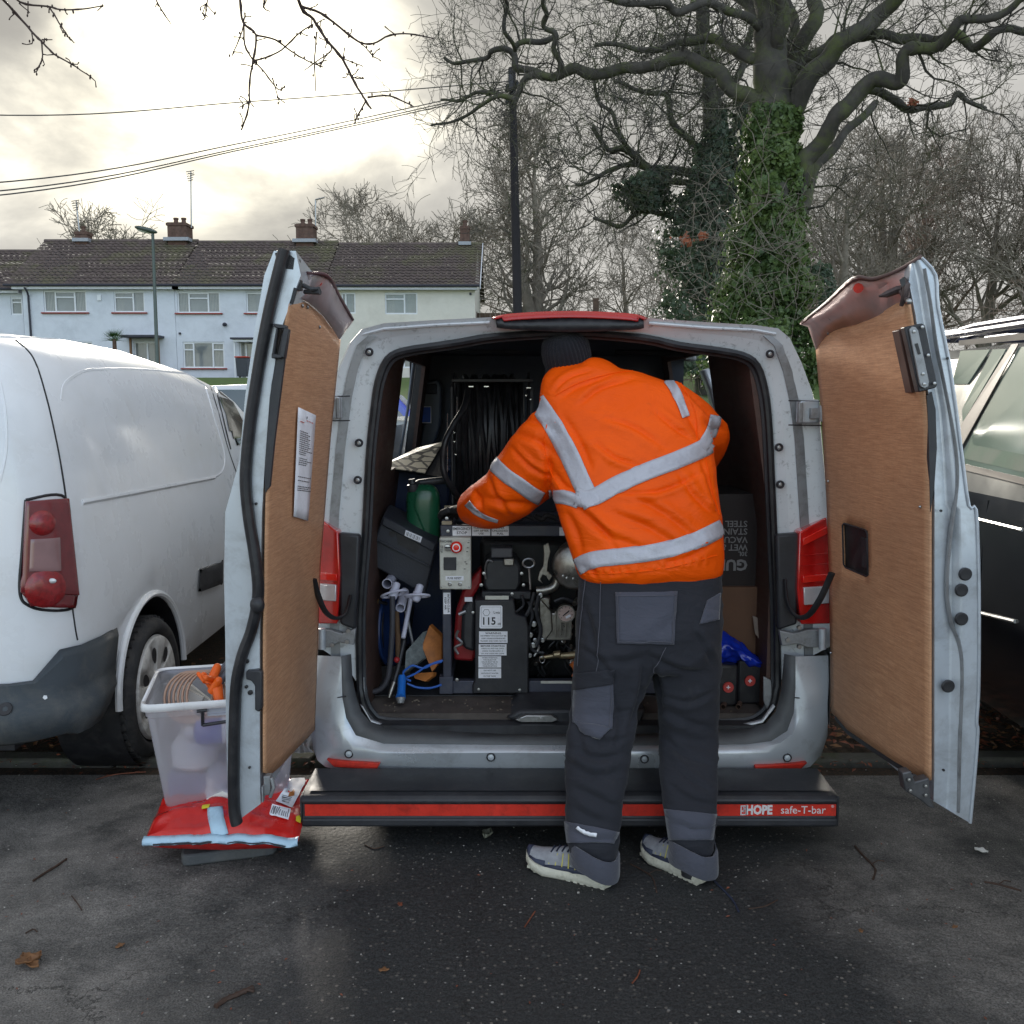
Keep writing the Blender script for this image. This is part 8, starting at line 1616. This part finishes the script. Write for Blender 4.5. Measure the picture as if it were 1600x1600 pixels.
# ================================================================ CARS GLIMPSED BEYOND
def parked_car(loc, rot, paint, label, L=4.2, W=1.75, Ht=1.45, vanlike=False, group=None):
    t = thing('parked_car', loc, label, 'car', group); t.rotation_euler.z = rot; W0 = WO[t]; WO[t] = V((0, 0, 0)); hw = W/2
    pf = [(-L/2, .35, 0), (-L/2, .85, 0), (-L/2+.15, .98, 0), (-L/2+.9, 1.02, 0)] if not vanlike else [(-L/2, .35, 0), (-L/2, 1.0, 0), (-L/2+.3, 1.15, 0)]
    roof = [(-L/2+1.45, Ht-.04), (-.1, Ht), (L/2-1.0, Ht-.05), (L/2-.35, 1.02 if not vanlike else Ht-.1)]
    prof = [(a, b_) for a, b_, *_ in pf]+roof+[(L/2, .95), (L/2+.02, .4)]
    mb = MB(); rings = []
    for s, ix, iz in ((-1, .0, .0), (-.96, 0, 0), (0, 0, .02), (.96, 0, 0), (1, 0, 0)):
        rings.append([V((s*hw*(1-.13*max(0, (z-.95)/(Ht-.95)))*(1 if abs(s) < 1 else 1), y*(.985 if abs(s) == 1 else 1), z+iz*(z > .9)-(.03 if abs(s) == 1 and z > .9 else 0))) for y, z in prof])
    mb.loft(rings); mb.build('body', paint, t, smooth=40, bevel=.03)
    for s in (-1, 1):
        mb = MB(); mb.poly([V((s*(hw*(1-.13*max(0, (z-.95)/(Ht-.95)))+.006), y, z)) for y, z in ((-L/2+1.1, 1.03), (-L/2+1.55, Ht-.1), (L/2-1.05, Ht-.1), (L/2-.6, 1.03))]); mb.build('side_window', carglass, t, smooth=0)
        for y in (-L/2+.8, L/2-.75):
            w = MB().lathe([(.18, -.09), (.29, -.1), (.31, 0), (.29, .1), (.18, .09)], V((s*(hw-.08), y, .31)), (1, 0, 0), 24, caps=False).build('wheel', tyrem, t); MB().lathe([(.001, .08*s), (.18, .07*s), (.19, 0)], V((s*(hw-.08), y, .31)), (1, 0, 0), 20).build('rim', alloy, w)
        MB().box((s*(hw-.25), -L/2-.005, .75), (.34, .05, .14)).build('headlight', whitelens, t, bevel=.02); MB().box((s*(hw-.2), L/2+.0, .85), (.2, .06, .2)).build('tail_light', redlens, t, bevel=.02)
    MB().poly([V((-hw*.8, -L/2+.93, 1.06)), V((hw*.8, -L/2+.93, 1.06)), V((hw*.76, -L/2+1.42, Ht-.07)), V((-hw*.76, -L/2+1.42, Ht-.07))]).build('windscreen', carglass, t, smooth=0)
    WO[t] = W0; return t
bluep2 = mat('bright_blue_car_paint', (.03, .06, .42), .25, .1, .1, 3, coat=1); greyp2 = mat('mid_grey_car_paint', (.22, .25, .25), .3, .3, .1, 3, coat=1); whitep2 = mat('white_car_paint', (.7, .7, .72), .3, 0, .03, 3, coat=.6)
parked_car(V((-1.15, 9.6, 0)), math.pi/2, greyp2, 'grey-green car glimpsed low through the left side window of the van', Ht=1.42)
parked_car(V((-2.35, 14.6, gz(0, 14.6))), math.pi/2+.05, bluep2, 'bright blue car glimpsed through the left side window of the van', Ht=1.65)
parked_car(V((-5.3, 19.6, gz(0, 19.6))), math.pi/2, whitep2, 'white car glimpsed between the small white van and the open left door', Ht=1.55)
# red/blue object beyond the right hinge
# ================================================================ STORAGE BOX, RED SACK, SLAB, PLASTIC
slabm = mat('grey_slab_stone', (.085, .09, .095), .8, 0, .15, 10, bump=.8, bscale=80, dirt=(.16, .15, .13), damt=.4)
sc_ = [gnd(282, 1358), gnd(432, 1338), gnd(440, 1280), gnd(300, 1286)]
P = []
for i in range(4):
    a, b_, c = sc_[(i-1) % 4], sc_[i], sc_[(i+1) % 4]
    for t in (0, .5, 1): P.append((b_+(a-b_).normalized()*.03).lerp(b_, t).lerp(b_.lerp(b_+(c-b_).normalized()*.03, t), t))
o = MB().prism([V((p.x, p.y, .004)) for p in P], (0, 0, .042)).build('slab', slabm, None, bevel=.008); tag(o, 'dark grey rounded slab lying on the tarmac beneath the red sack', 'slab')
# sack
redf = mat('glossy_red_plastic_film', (.60, .018, .014), .22, 0, .12, 7, bump=1.5, bscale=16, coat=.5); bluef = mat('pale_blue_film', (.42, .60, .74), .3, 0, .08, 10, coat=.3, bump=1, bscale=30)
z0s = .048; Af, Bf = gnd(224, 1316, .11), gnd(466, 1316, .11); Ab, Bb = gnd(262, 1225, .14), gnd(490, 1210, .14)
sk2 = thing('sack', V(((Af.x+Bf.x)/2, (Af.y+Ab.y)/2, z0s)), 'glossy red plastic sack with pale blue edging lying flat under the storage box', 'sack')
def sackp(u, v, top):
    p = Af.lerp(Bf, u).lerp(Ab.lerp(Bb, u), v); e = (min(u, 1-u)*2)**.45*(min(v, 1-v)*2)**.40 if 0 < u < 1 and 0 < v < 1 else 0
    wr = .020*noise.noise(V((u*7+v*2, v*6, 1)))+.010*(.4-abs(noise.noise(V((u*17+v*5, v*13, 4)))))+.022*abs(noise.noise(V((u*4, v*9, 8))))
    ins = .03*noise.noise(V((u*3, v*3, 2))); z = .112+(.075*e**.75+wr*(.4+e) if top else -.062*e**.45)
    sag = -.018*(1-abs(u-.48)*2)*(1-v)
    return V((p.x+ins*(v-.5)*.3, p.y+ins*.3, max(.049, z+sag*0)))
G = [[sackp(i/44, j/30, True) for i in range(45)] for j in range(31)]; G2 = [[sackp(i/44, j/30, False) for i in range(45)] for j in range(31)]
mb = MB(); mb.grid(G); mb.grid([r[::-1] for r in G2]); sb = mb.build('sack_body', redf, sk2, smooth=180); sbv = bvh_of(sb)
def sband(path, w, m, nm, off=.004):
    mb = MB(); band(mb, sbv, path, w, off, 8, 4); 
    return mb.build(nm, m, sk2, smooth=60, solid=.002) if mb.f else None
sband([(336, 1262), (338, 1280), (345, 1306)], (22, 26), bluef, 'blue_panel')
fr_ = [sackp(i/40, 0, True)+V((0, -.004, .0015*math.sin(i*.8)+.006*math.cos((i/40-.47)*4))) for i in range(41)]
mb = MB(); mb.grid([[p+V((0, -.001, -.012)) for p in fr_], [p+V((0, -.009, -.005+.003*math.sin(i*1.3))) for i, p in enumerate(fr_)], [p+V((0, -.006, .008)) for p in fr_], [p+V((0, .012, .016)) for p in fr_]]); mb.build('blue_edging', bluef, sk2, smooth=60, solid=.003)
mb = MB(); mb.tube([p+V((0, -.014, -.002)) for p in fr_[3:19]], .0045, 6, flat=.6); mb.tube([p+V((0, -.013, -.002)) for p in fr_[22:38]], .002, 6); mb.build('dark_seam', ink, sk2)
for q, m_ in (([(426, 1258), (454, 1266), (450, 1283), (421, 1275)], paper),): 
    mb = MB(); patch(mb, sbv, q, 6, 6, .007); o = mb.build('barcode', m_, sk2); mb = MB()
    for i in range(9): u = .08+.1*i; c = [(q[0][0]+(q[1][0]-q[0][0])*t, q[0][1]+(q[1][1]-q[0][1])*t) for t in (u, u+.045)]; d = [(q[3][0]+(q[2][0]-q[3][0])*t, q[3][1]+(q[2][1]-q[3][1])*t) for t in (u, u+.045)]; L1 = lambda a, b_, t: (a[0]+(b_[0]-a[0])*t, a[1]+(b_[1]-a[1])*t); patch(mb, sbv, [L1(c[0], d[0], .15), L1(c[1], d[1], .15), L1(c[1], d[1], .85), L1(c[0], d[0], .85)], 1, 3, .0085)
    mb.build('bars', mat('grey_print', (.18, .18, .2), .6), o)
mb = MB(); patch(mb, sbv, [(458, 1214), (482, 1212), (456, 1264), (430, 1254)], 6, 10, .006); o = mb.build('printed_panel', paper, sk2); mb = MB(); patch(mb, sbv, [(452, 1240), (459, 1236), (459, 1245), (450, 1247)], 3, 3, .008); mb.build('print', opk, o)
mb = MB()
for i in range(5): patch(mb, sbv, [(440, 1249+i*2.4-4), (455-i, 1252+i*2.4-4), (455-i, 1252.8+i*2.4-4), (440, 1249.8+i*2.4-4)], 3, 1, .0085)
mb.build('print', ink, o)
yl = mat('hazard_yellow', (.65, .55, .03), .5)
for q in ([(461, 1278), (468, 1275), (467, 1288), (461, 1285)], [(316, 1261), (329, 1259), (328, 1264), (316, 1266)], [(222, 1302), (228, 1300), (227, 1312), (221, 1310)]): mb = MB(); patch(mb, sbv, q, 3, 3, .007); mb.build('yellow_mark', yl, sk2)
# clear storage box: walls of milky plastic, solid rim
m, nt, b = newmat('milky_clear_plastic'); b.inputs['Base Color'].default_value = (.88, .87, .87, 1); b.inputs['Roughness'].default_value = .25; b.inputs['Coat Weight'].default_value = .3
tlu = N(nt, 'ShaderNodeBsdfTranslucent'); tlu.inputs[0].default_value = (.93, .92, .92, 1); tra = N(nt, 'ShaderNodeBsdfTransparent'); tra.inputs[0].default_value = (.9, .91, .97, 1)
m1_ = N(nt, 'ShaderNodeMixShader'); m1_.inputs[0].default_value = .55; nt.links.new(b.outputs[0], m1_.inputs[1]); nt.links.new(tlu.outputs[0], m1_.inputs[2]); m2_ = N(nt, 'ShaderNodeMixShader'); m2_.inputs[0].default_value = .68; nt.links.new(m1_.outputs[0], m2_.inputs[1]); nt.links.new(tra.outputs[0], m2_.inputs[2]); nt.links.new(m2_.outputs[0], [n for n in nt.nodes if n.type == 'OUTPUT_MATERIAL'][0].inputs[0]); milky = m
def gz2(px, py, z): return gnd(px, py, z)
zb0 = .145; b1 = gnd(258, 1266, zb0); b2x = gnd(452, 1248, zb0); ztp = .555
t1_ = at(232, 1098, b1.y-.02); ztp = t1_.z
d1_ = (b2x-b1).normalized(); W1 = .43; back_ = V((-d1_.y, d1_.x, 0)); Dp1 = .36
bx = thing('storage_box', b1+d1_*W1/2+back_*Dp1/2, 'clear plastic storage box full of tools and bottles standing on the red sack', 'storage box')
def boxring(z, g, n=6, r=.05):
    cs = [b1-d1_*g-back_*g, b1+d1_*(W1+g)-back_*g, b1+d1_*(W1+g)+back_*(Dp1+g), b1-d1_*g+back_*(Dp1+g)]; out = []
    for i in range(4):
        p, q, s_ = cs[i], cs[(i-1) % 4], cs[(i+1) % 4]; a = p+(q-p).normalized()*r; c = p+(s_-p).normalized()*r
        for k in range(n+1): t = k/n; out.append((a.lerp(p, t)).lerp(p.lerp(c, t), t))
    return [V((p.x, p.y, z)) for p in out]
mb = MB(); mb.loft([boxring(zb0, 0), boxring(zb0+.02, .004), boxring(ztp-.05, .045), boxring(ztp-.045, .050), boxring(ztp, .052)], caps=False); mb.build('box_wall', milky, bx, smooth=40, solid=.002)
MB().poly(boxring(zb0+.001, 0)).build('box_base', milky, bx, smooth=0)
mb = MB(); R0, R1 = boxring(ztp, .050), boxring(ztp-.001, .062); R2 = boxring(ztp-.020, .064); mb.grid([[p for p in R+[R[0]]] for R in (R0, [p+V((0, 0, .006)) for p in boxring(0+ztp, .060)], R1, R2)]); mb.build('rim', mat('milky_rim', (.84, .83, .84), .35), bx, smooth=50, solid=.003)
fx = lambda u, v, off=.0: V((b1.x, b1.y, 0))+d1_*(u*W1)-back_*(.048*v+off+.004)+V((0, 0, zb0+(ztp-zb0)*v))
hpt = blackp
mb = MB(); mb.tube([fx(.34, .80, .012), fx(.345, .93, .012)], .010, 8, flat=.6); mb.tube([fx(.34, .80, .016), fx(.5, .82, .022), fx(.75, .845, .016)], .0065, 8); mb.tube([fx(.30, .93, .012), fx(.38, .935, .012)], .006, 8); mb.build('handle', hpt, bx)
mb = MB(); mb.grid([[fx(u, v, .004) for u in (.38, .95)] for v in (.87, .97)]); mb.build('grip_recess', mat('milky_rim2', (.5, .51, .58), .4), bx, smooth=0)
# what is in it
def inn_(u, w, z): return V((b1.x, b1.y, 0))+d1_*(u*W1)+back_*(w*Dp1)+V((0, 0, z))
def item(mb, nm, m_, lb, cat): o = mb.build(nm, m_, None, smooth=50); tag(o, lb, cat); return o
btm = mat('blue_bottle', (.05, .10, .45), .35); whm = mat('white_item', (.72, .70, .64), .5); gyb = mat('grey_blue_item', (.13, .17, .30), .5)
z_ = zb0
t = thing('bottle', inn_(.44, .08, z_+.28), 'blue bottle with a white and yellow label lying on top inside the clear box', 'bottle'); ax = d1_; MB().lathe([(.02, -.10), (.045, -.09), (.048, -.07), (.048, .14), (.03, .16)], inn_(.48, .12, z_+.27), ax, 20).build('bottle_body', btm, t); MB().lathe([(.0492, .0), (.0492, .09)], inn_(.48, .12, z_+.27), ax, 20, caps=False).build('bottle_label', paper, t); MB().lathe([(.0497, .03), (.0497, .06)], inn_(.48, .12, z_+.27), ax, 20, caps=False).build('label_spot', yl, t); MB().lathe([(.026, -.13), (.026, -.10)], inn_(.48, .12, z_+.27), ax, 14).build('cap', whm, t)
item(MB().lathe([(.06, 0), (.085, .02), (.085, .09), (.06, .12), (.05, .125), (.05, .15), (.001, .155)], inn_(.24, .28, z_+.12), (0, 0, 1), 24), 'tub', whm, 'white round tub seen through the front of the clear box', 'tub')
item(MB().tube([inn_(.36, .08, z_+.04), inn_(.39, .05, z_+.09), inn_(.46, .06, z_+.105), inn_(.56, .08, z_+.10)], .020, 10), 'white_elbow', whm, 'bent white plastic elbow low inside the clear box', 'fitting')
item(MB().lathe([(.03, 0), (.045, .01), (.045, .07), (.02, .09)], inn_(.40, .13, z_+.06), (.4, 0, 1), 18), 'jar', mat('grey_jar', (.40, .42, .46), .5), 'grey jar leaning beside the white tub in the clear box', 'jar')
item(MB().box(inn_(.28, .35, z_+.06), (.20, .16, .10)), 'blue_carton', gyb, 'slate blue carton on the floor of the clear box', 'carton')
item(MB().box(inn_(.72, .42, z_+.09), (.20, .22, .16)), 'blue_case', mat('navy_case', (.03, .045, .16), .5), 'navy case in the right half of the clear box', 'case')
item(MB().lathe([(.001, 0), (.035, 0), (.035, .06), (.02, .075), (.02, .09)], inn_(.36, .06, z_+.015), (.9, 0, .2), 16), 'small_bottle', whm, 'small white bottle lying on the floor of the clear box', 'bottle')
item(MB().lathe([(.001, 0), (.045, 0), (.045, .05), (.001, .05)], inn_(.64, .08, z_+.05), (.2, -1, .1), 20), 'blue_reel', btm, 'small blue reel near the front corner of the clear box', 'reel')
item(MB().box(inn_(.5, .6, z_+.17), (.3, .16, .22)), 'dark_case', mat('grey_violet_case', (.16, .16, .22), .5), 'dull violet-grey case at the back inside the clear box', 'case')
# coiled brown tube, orange glove, grey coil at the top
cop = mat('copper_brown_tube', (.42, .27, .20), .4, .3); mb = MB()
for k in range(6):
    c = inn_(.20+.036*k, .30, ztp-.035); mb.tube([c+V((math.cos(u)*.085*d1_.x-.02*math.sin(u), math.cos(u)*.02+.07*math.sin(u), math.sin(u)*.075+.01)) for u in [2*math.pi*j/26 for j in range(26)]], .0052, 6, closed=True)
item(mb, 'coiled_tube', cop, 'brown tube coiled in loops at the top of the clear box', 'tube')
mb = MB(); orr = mat('orange_rubber', (.85, .13, .01), .4, 0, .1, 20)
for a, b_, r in (((.38, .25, .02), (.44, .35, .075), .020), ((.40, .3, .0), (.33, .3, .055), .014), ((.44, .3, .03), (.36, .15, .058), .014), ((.44, .2, .02), (.46, .1, -.02), .022), ((.40, .2, .0), (.46, .15, .045), .018), ((.34, .3, .03), (.28, .4, .05), .010)): mb.tube([inn_(a[0], a[1], ztp+a[2]), inn_(b_[0], b_[1], ztp+b_[2])], [r, r*.8], 10); mb.ell(inn_(b_[0], b_[1], ztp+b_[2]), (r*.8,)*3, 8, 6)
item(mb, 'orange_glove', orr, 'scrunched orange rubber glove on top of the clear box', 'glove')
mb = MB(); 
for k in range(3): c = inn_(.60, .25+.1*k, ztp-.03+.01*k); mb.tube([c+V((math.cos(u)*.075, math.sin(u)*.02, math.sin(u)*.095)) for u in [2*math.pi*j/26 for j in range(26)]], .013, 8, closed=True)
item(mb, 'grey_hose_coil', mat('grey_hose', (.10, .11, .13), .5), 'grey hose coil beside the orange glove in the clear box', 'hose')
item(MB().box(inn_(.18, .5, ztp-.05), (.10, .012, .06), Matrix.Rotation(.5, 3, 'Y')).box(inn_(.24, .6, ztp-.06), (.12, .014, .05), Matrix.Rotation(.7, 3, 'Y')), 'white_strips', whm, 'pale plastic strips standing at the left end of the clear box', 'strips')
# crumpled clear film by the wheel and by the bumper
film = mat('crumpled_grey_film', (.33, .34, .35), .2, 0, .3, 14, coat=.6, alpha=.75, rvar=.05)
def crumple(c, sx, sy, h_, nm, lb, seed):
    G = []
    for j in range(22):
        r = []
        for i in range(26):
            u, v = i/25, j/21; e = (math.sin(math.pi*u)*math.sin(math.pi*v))**.5; n_ = abs(noise.noise(V((u*4+seed, v*4, 1))))*1.4+.5*abs(noise.noise(V((u*11, v*10+seed, 3))))
            r.append(V((c[0]+(u-.5)*sx*(.8+.5*noise.noise(V((v*4, seed, 2)))), c[1]+(v-.5)*sy*(.8+.5*noise.noise(V((u*4, seed, 6)))), c[2]+.004+h_*e*(.35+n_))))
        G.append(r)
    o = MB().grid(G).build(nm, film, None, smooth=30); tag(o, lb, 'plastic film'); return o
p = gnd(225, 1165); crumple((p.x, p.y+.08, 0), .26, .22, .20, 'plastic_film', 'crumpled clear plastic film on the ground beside the small van wheel', 3)
p = gnd(478, 1185); crumple((p.x, p.y-.1, .10), .22, .25, .10, 'plastic_film', 'crumpled clear plastic film between the step bar and the sack', 9)
# ================================================================ GROUND DEBRIS
twm = mat('wet_brown_twig', (.055, .03, .02), .7, 0, .4, 40); lfm = mat('wet_brown_leaf', (.20, .095, .04), .6, 0, .4, 30); lfr = mat('red_brown_leaf', (.20, .06, .03), .6, 0, .4, 30)
for k, (pts, lb, m_) in enumerate((([(52, 1376), (70, 1364), (88, 1353), (104, 1342)], 'thin curved twig on the tarmac below the kerb at the far left', twm), ([(337, 1573), (352, 1562), (366, 1556), (382, 1549), (396, 1543)], 'thick black broken twig at the bottom left of the tarmac', twm), ([(1336, 1322), (1350, 1338), (1362, 1350), (1368, 1360), (1364, 1374)], 'hooked twig on the tarmac right of the step bar', twm),
    ([(1538, 1378), (1560, 1382), (1596, 1392)], 'split dark stick on the tarmac at the right edge', twm), ([(985, 1350), (1004, 1360), (1020, 1372), (1026, 1394)], 'forked twig between the two shoes', twm), ([(988, 1536), (996, 1526), (1000, 1516)], 'short red-brown twig on the tarmac below the shoes', lfr), ([(112, 1400), (120, 1410), (128, 1422)], 'short hooked twig left of the slab', twm), ([(150, 1218), (180, 1210), (228, 1206)], 'straight reddish twig lying along the kerb at the left', lfr), ([(570, 1320), (585, 1326), (600, 1322)], 'tiny twig under the left part of the step bar', twm), ([(820, 1448), (828, 1436), (836, 1424)], 'thin twig left of the nearer shoe', lfr), ([(1170, 1420), (1195, 1416), (1215, 1406)], 'thin twig on the tarmac right of the trailing lace', twm), ([(40, 1458), (52, 1452), (58, 1456)], 'tiny twig above the leaf clump at the far left', twm))):
    P = [gnd(x, y, .005) for x, y in dens(pts, 4)]; r = .0065 if 'thick' in lb else .0035 if k in (0, 2, 3) else .002
    mb = MB(); mb.tube(P, [r*(1 if i % 3 else 1.3) for i in range(len(P))], 6)
    if k in (1, 2, 3, 4): q = P[len(P)//2]; mb.tube([q, q+V((.03, .02, .004)), q+V((.05, .015, .003))], r*.6, 5)
    o = mb.build('fallen_twig', m_, None); tag(o, lb, 'twig')
rr_ = random.Random(5)
def leaf(c, L, ang, m_, lb, curl=.25, grp=None):
    d = V((math.cos(ang), math.sin(ang), 0)); s = V((-d.y, d.x, 0)); G = []
    for i in range(9):
        t = i/8; w = L*.32*math.sin(math.pi*min(1, t*1.02+.02))**.8*(1+.25*math.sin(t*14)); G.append([c+d*(t-.5)*L+s*w*q+V((0, 0, .004+L*curl*(q*q*.6+.5*(t-.5)**2)+.002*math.sin(t*9+q*3))) for q in (-1, -.5, 0, .5, 1)])
    o = MB().grid(G).build('fallen_leaf', m_, None, smooth=60, solid=.0012); tag(o, lb, 'leaf', grp); return o
for k, (px, py, L, a, lb) in enumerate(((44, 1506, .065, .5, 'curled brown leaf, largest of the clump at the bottom left'), (56, 1500, .05, 1.4, 'folded brown leaf at the right of the bottom left clump'), (40, 1498, .04, 2.4, 'small brown leaf at the top of the bottom left clump'), (52, 1512, .045, -.4, 'lowest brown leaf of the bottom left clump'))): leaf(gnd(px, py, .003), L, a, lfm, lb, .35)
leaf(gnd(600, 1517, .001), .030, .1, lfm, 'flat tan leaf alone on the tarmac at the bottom centre', .05); leaf(gnd(762, 1308, .004), .06, 1.2, mat('grey_dead_leaf', (.20, .20, .15), .7), 'curled grey-green leaf under the middle of the step bar', .5)
whs = mat('white_scrap', (.75, .73, .68), .6); leaf(gnd(1533, 1332, .003), .045, -.6, whs, 'curved white scrap on the tarmac at the right', .3)
leaf(gnd(188, 1480, .001), .03, .9, lfm, 'small dark leaf left of the bottom twig', .2); leaf(gnd(625, 1415, .001), .025, 2.1, lfr, 'small reddish leaf left of the shoes', .2); leaf(gnd(1492, 1450, .001), .022, .3, lfm, 'tiny pale tan leaf at the lower right of the tarmac', .1); leaf(gnd(1345, 1456, .001), .022, 1.3, lfm, 'tiny tan leaf on the damp tarmac at the lower right', .1)
# litter of leaves on the soil under and behind the vehicles, grit and pale stones on the tarmac
def litter(n, fn, size, m_, nm, lb, seed, kind='stuff'):
    rg = random.Random(seed); mb = MB()
    for k in range(n):
        c = fn(rg); a = rg.uniform(0, 6.28); L = size*rg.uniform(.5, 1.4); d = V((math.cos(a), math.sin(a), rg.uniform(-.3, .3)))*L; s = V((-math.sin(a), math.cos(a), rg.uniform(-.5, .5)))*L*.4
        mb.poly([c-d, c+s+V((0, 0, L*.15)), c+d, c-s+V((0, 0, L*.2))])
    o = mb.build(nm, m_, None, smooth=0); tag(o, lb, nm.replace('_', ' '), kind=kind); return o
litter(2200, lambda r: V((r.uniform(-3.2, 3.4), 4.30+abs(r.gauss(0, .55)), .004+r.random()*.012-.012*0)), .022, lfr, 'leaf_litter', 'red-brown leaf litter behind the kerb under the vehicles', 3)
litter(2000, lambda r: V((r.uniform(-3.2, 3.4), 4.30+abs(r.gauss(0, .6)), .004+r.random()*.012)), .022, lfm, 'leaf_litter', 'tan leaf litter behind the kerb under the vehicles', 4)
litter(260, lambda r: V((r.uniform(-2.6, 3.0), 4.12+r.gauss(0, .05), .006)), .014, lfr, 'leaf_crumbs', 'leaf crumbs caught against the kerb', 5)
rg = random.Random(8); mb = MB()
for k in range(900):
    y = 1.9+2.2*rg.random()**.9; c = V((rg.uniform(-2.4, 2.6), y, .004)); s = rg.uniform(.0012, .0035)*(1.8 if rg.random() < .03 else 1); mb.ell(c, (s, s*rg.uniform(.6, 1), s*.6), 5, 3)
o = mb.build('grit', mat('pale_stone_grit', (.36, .34, .31), .8, 0, .4, 200), None); tag(o, 'pale stone grit scattered over the tarmac', 'grit', kind='stuff')
litter(240, lambda r: V((r.uniform(-2.4, 2.6), 1.9+2.2*r.random(), .005)), .006, lfr, 'leaf_crumbs', 'tiny brown leaf crumbs over the tarmac', 7)
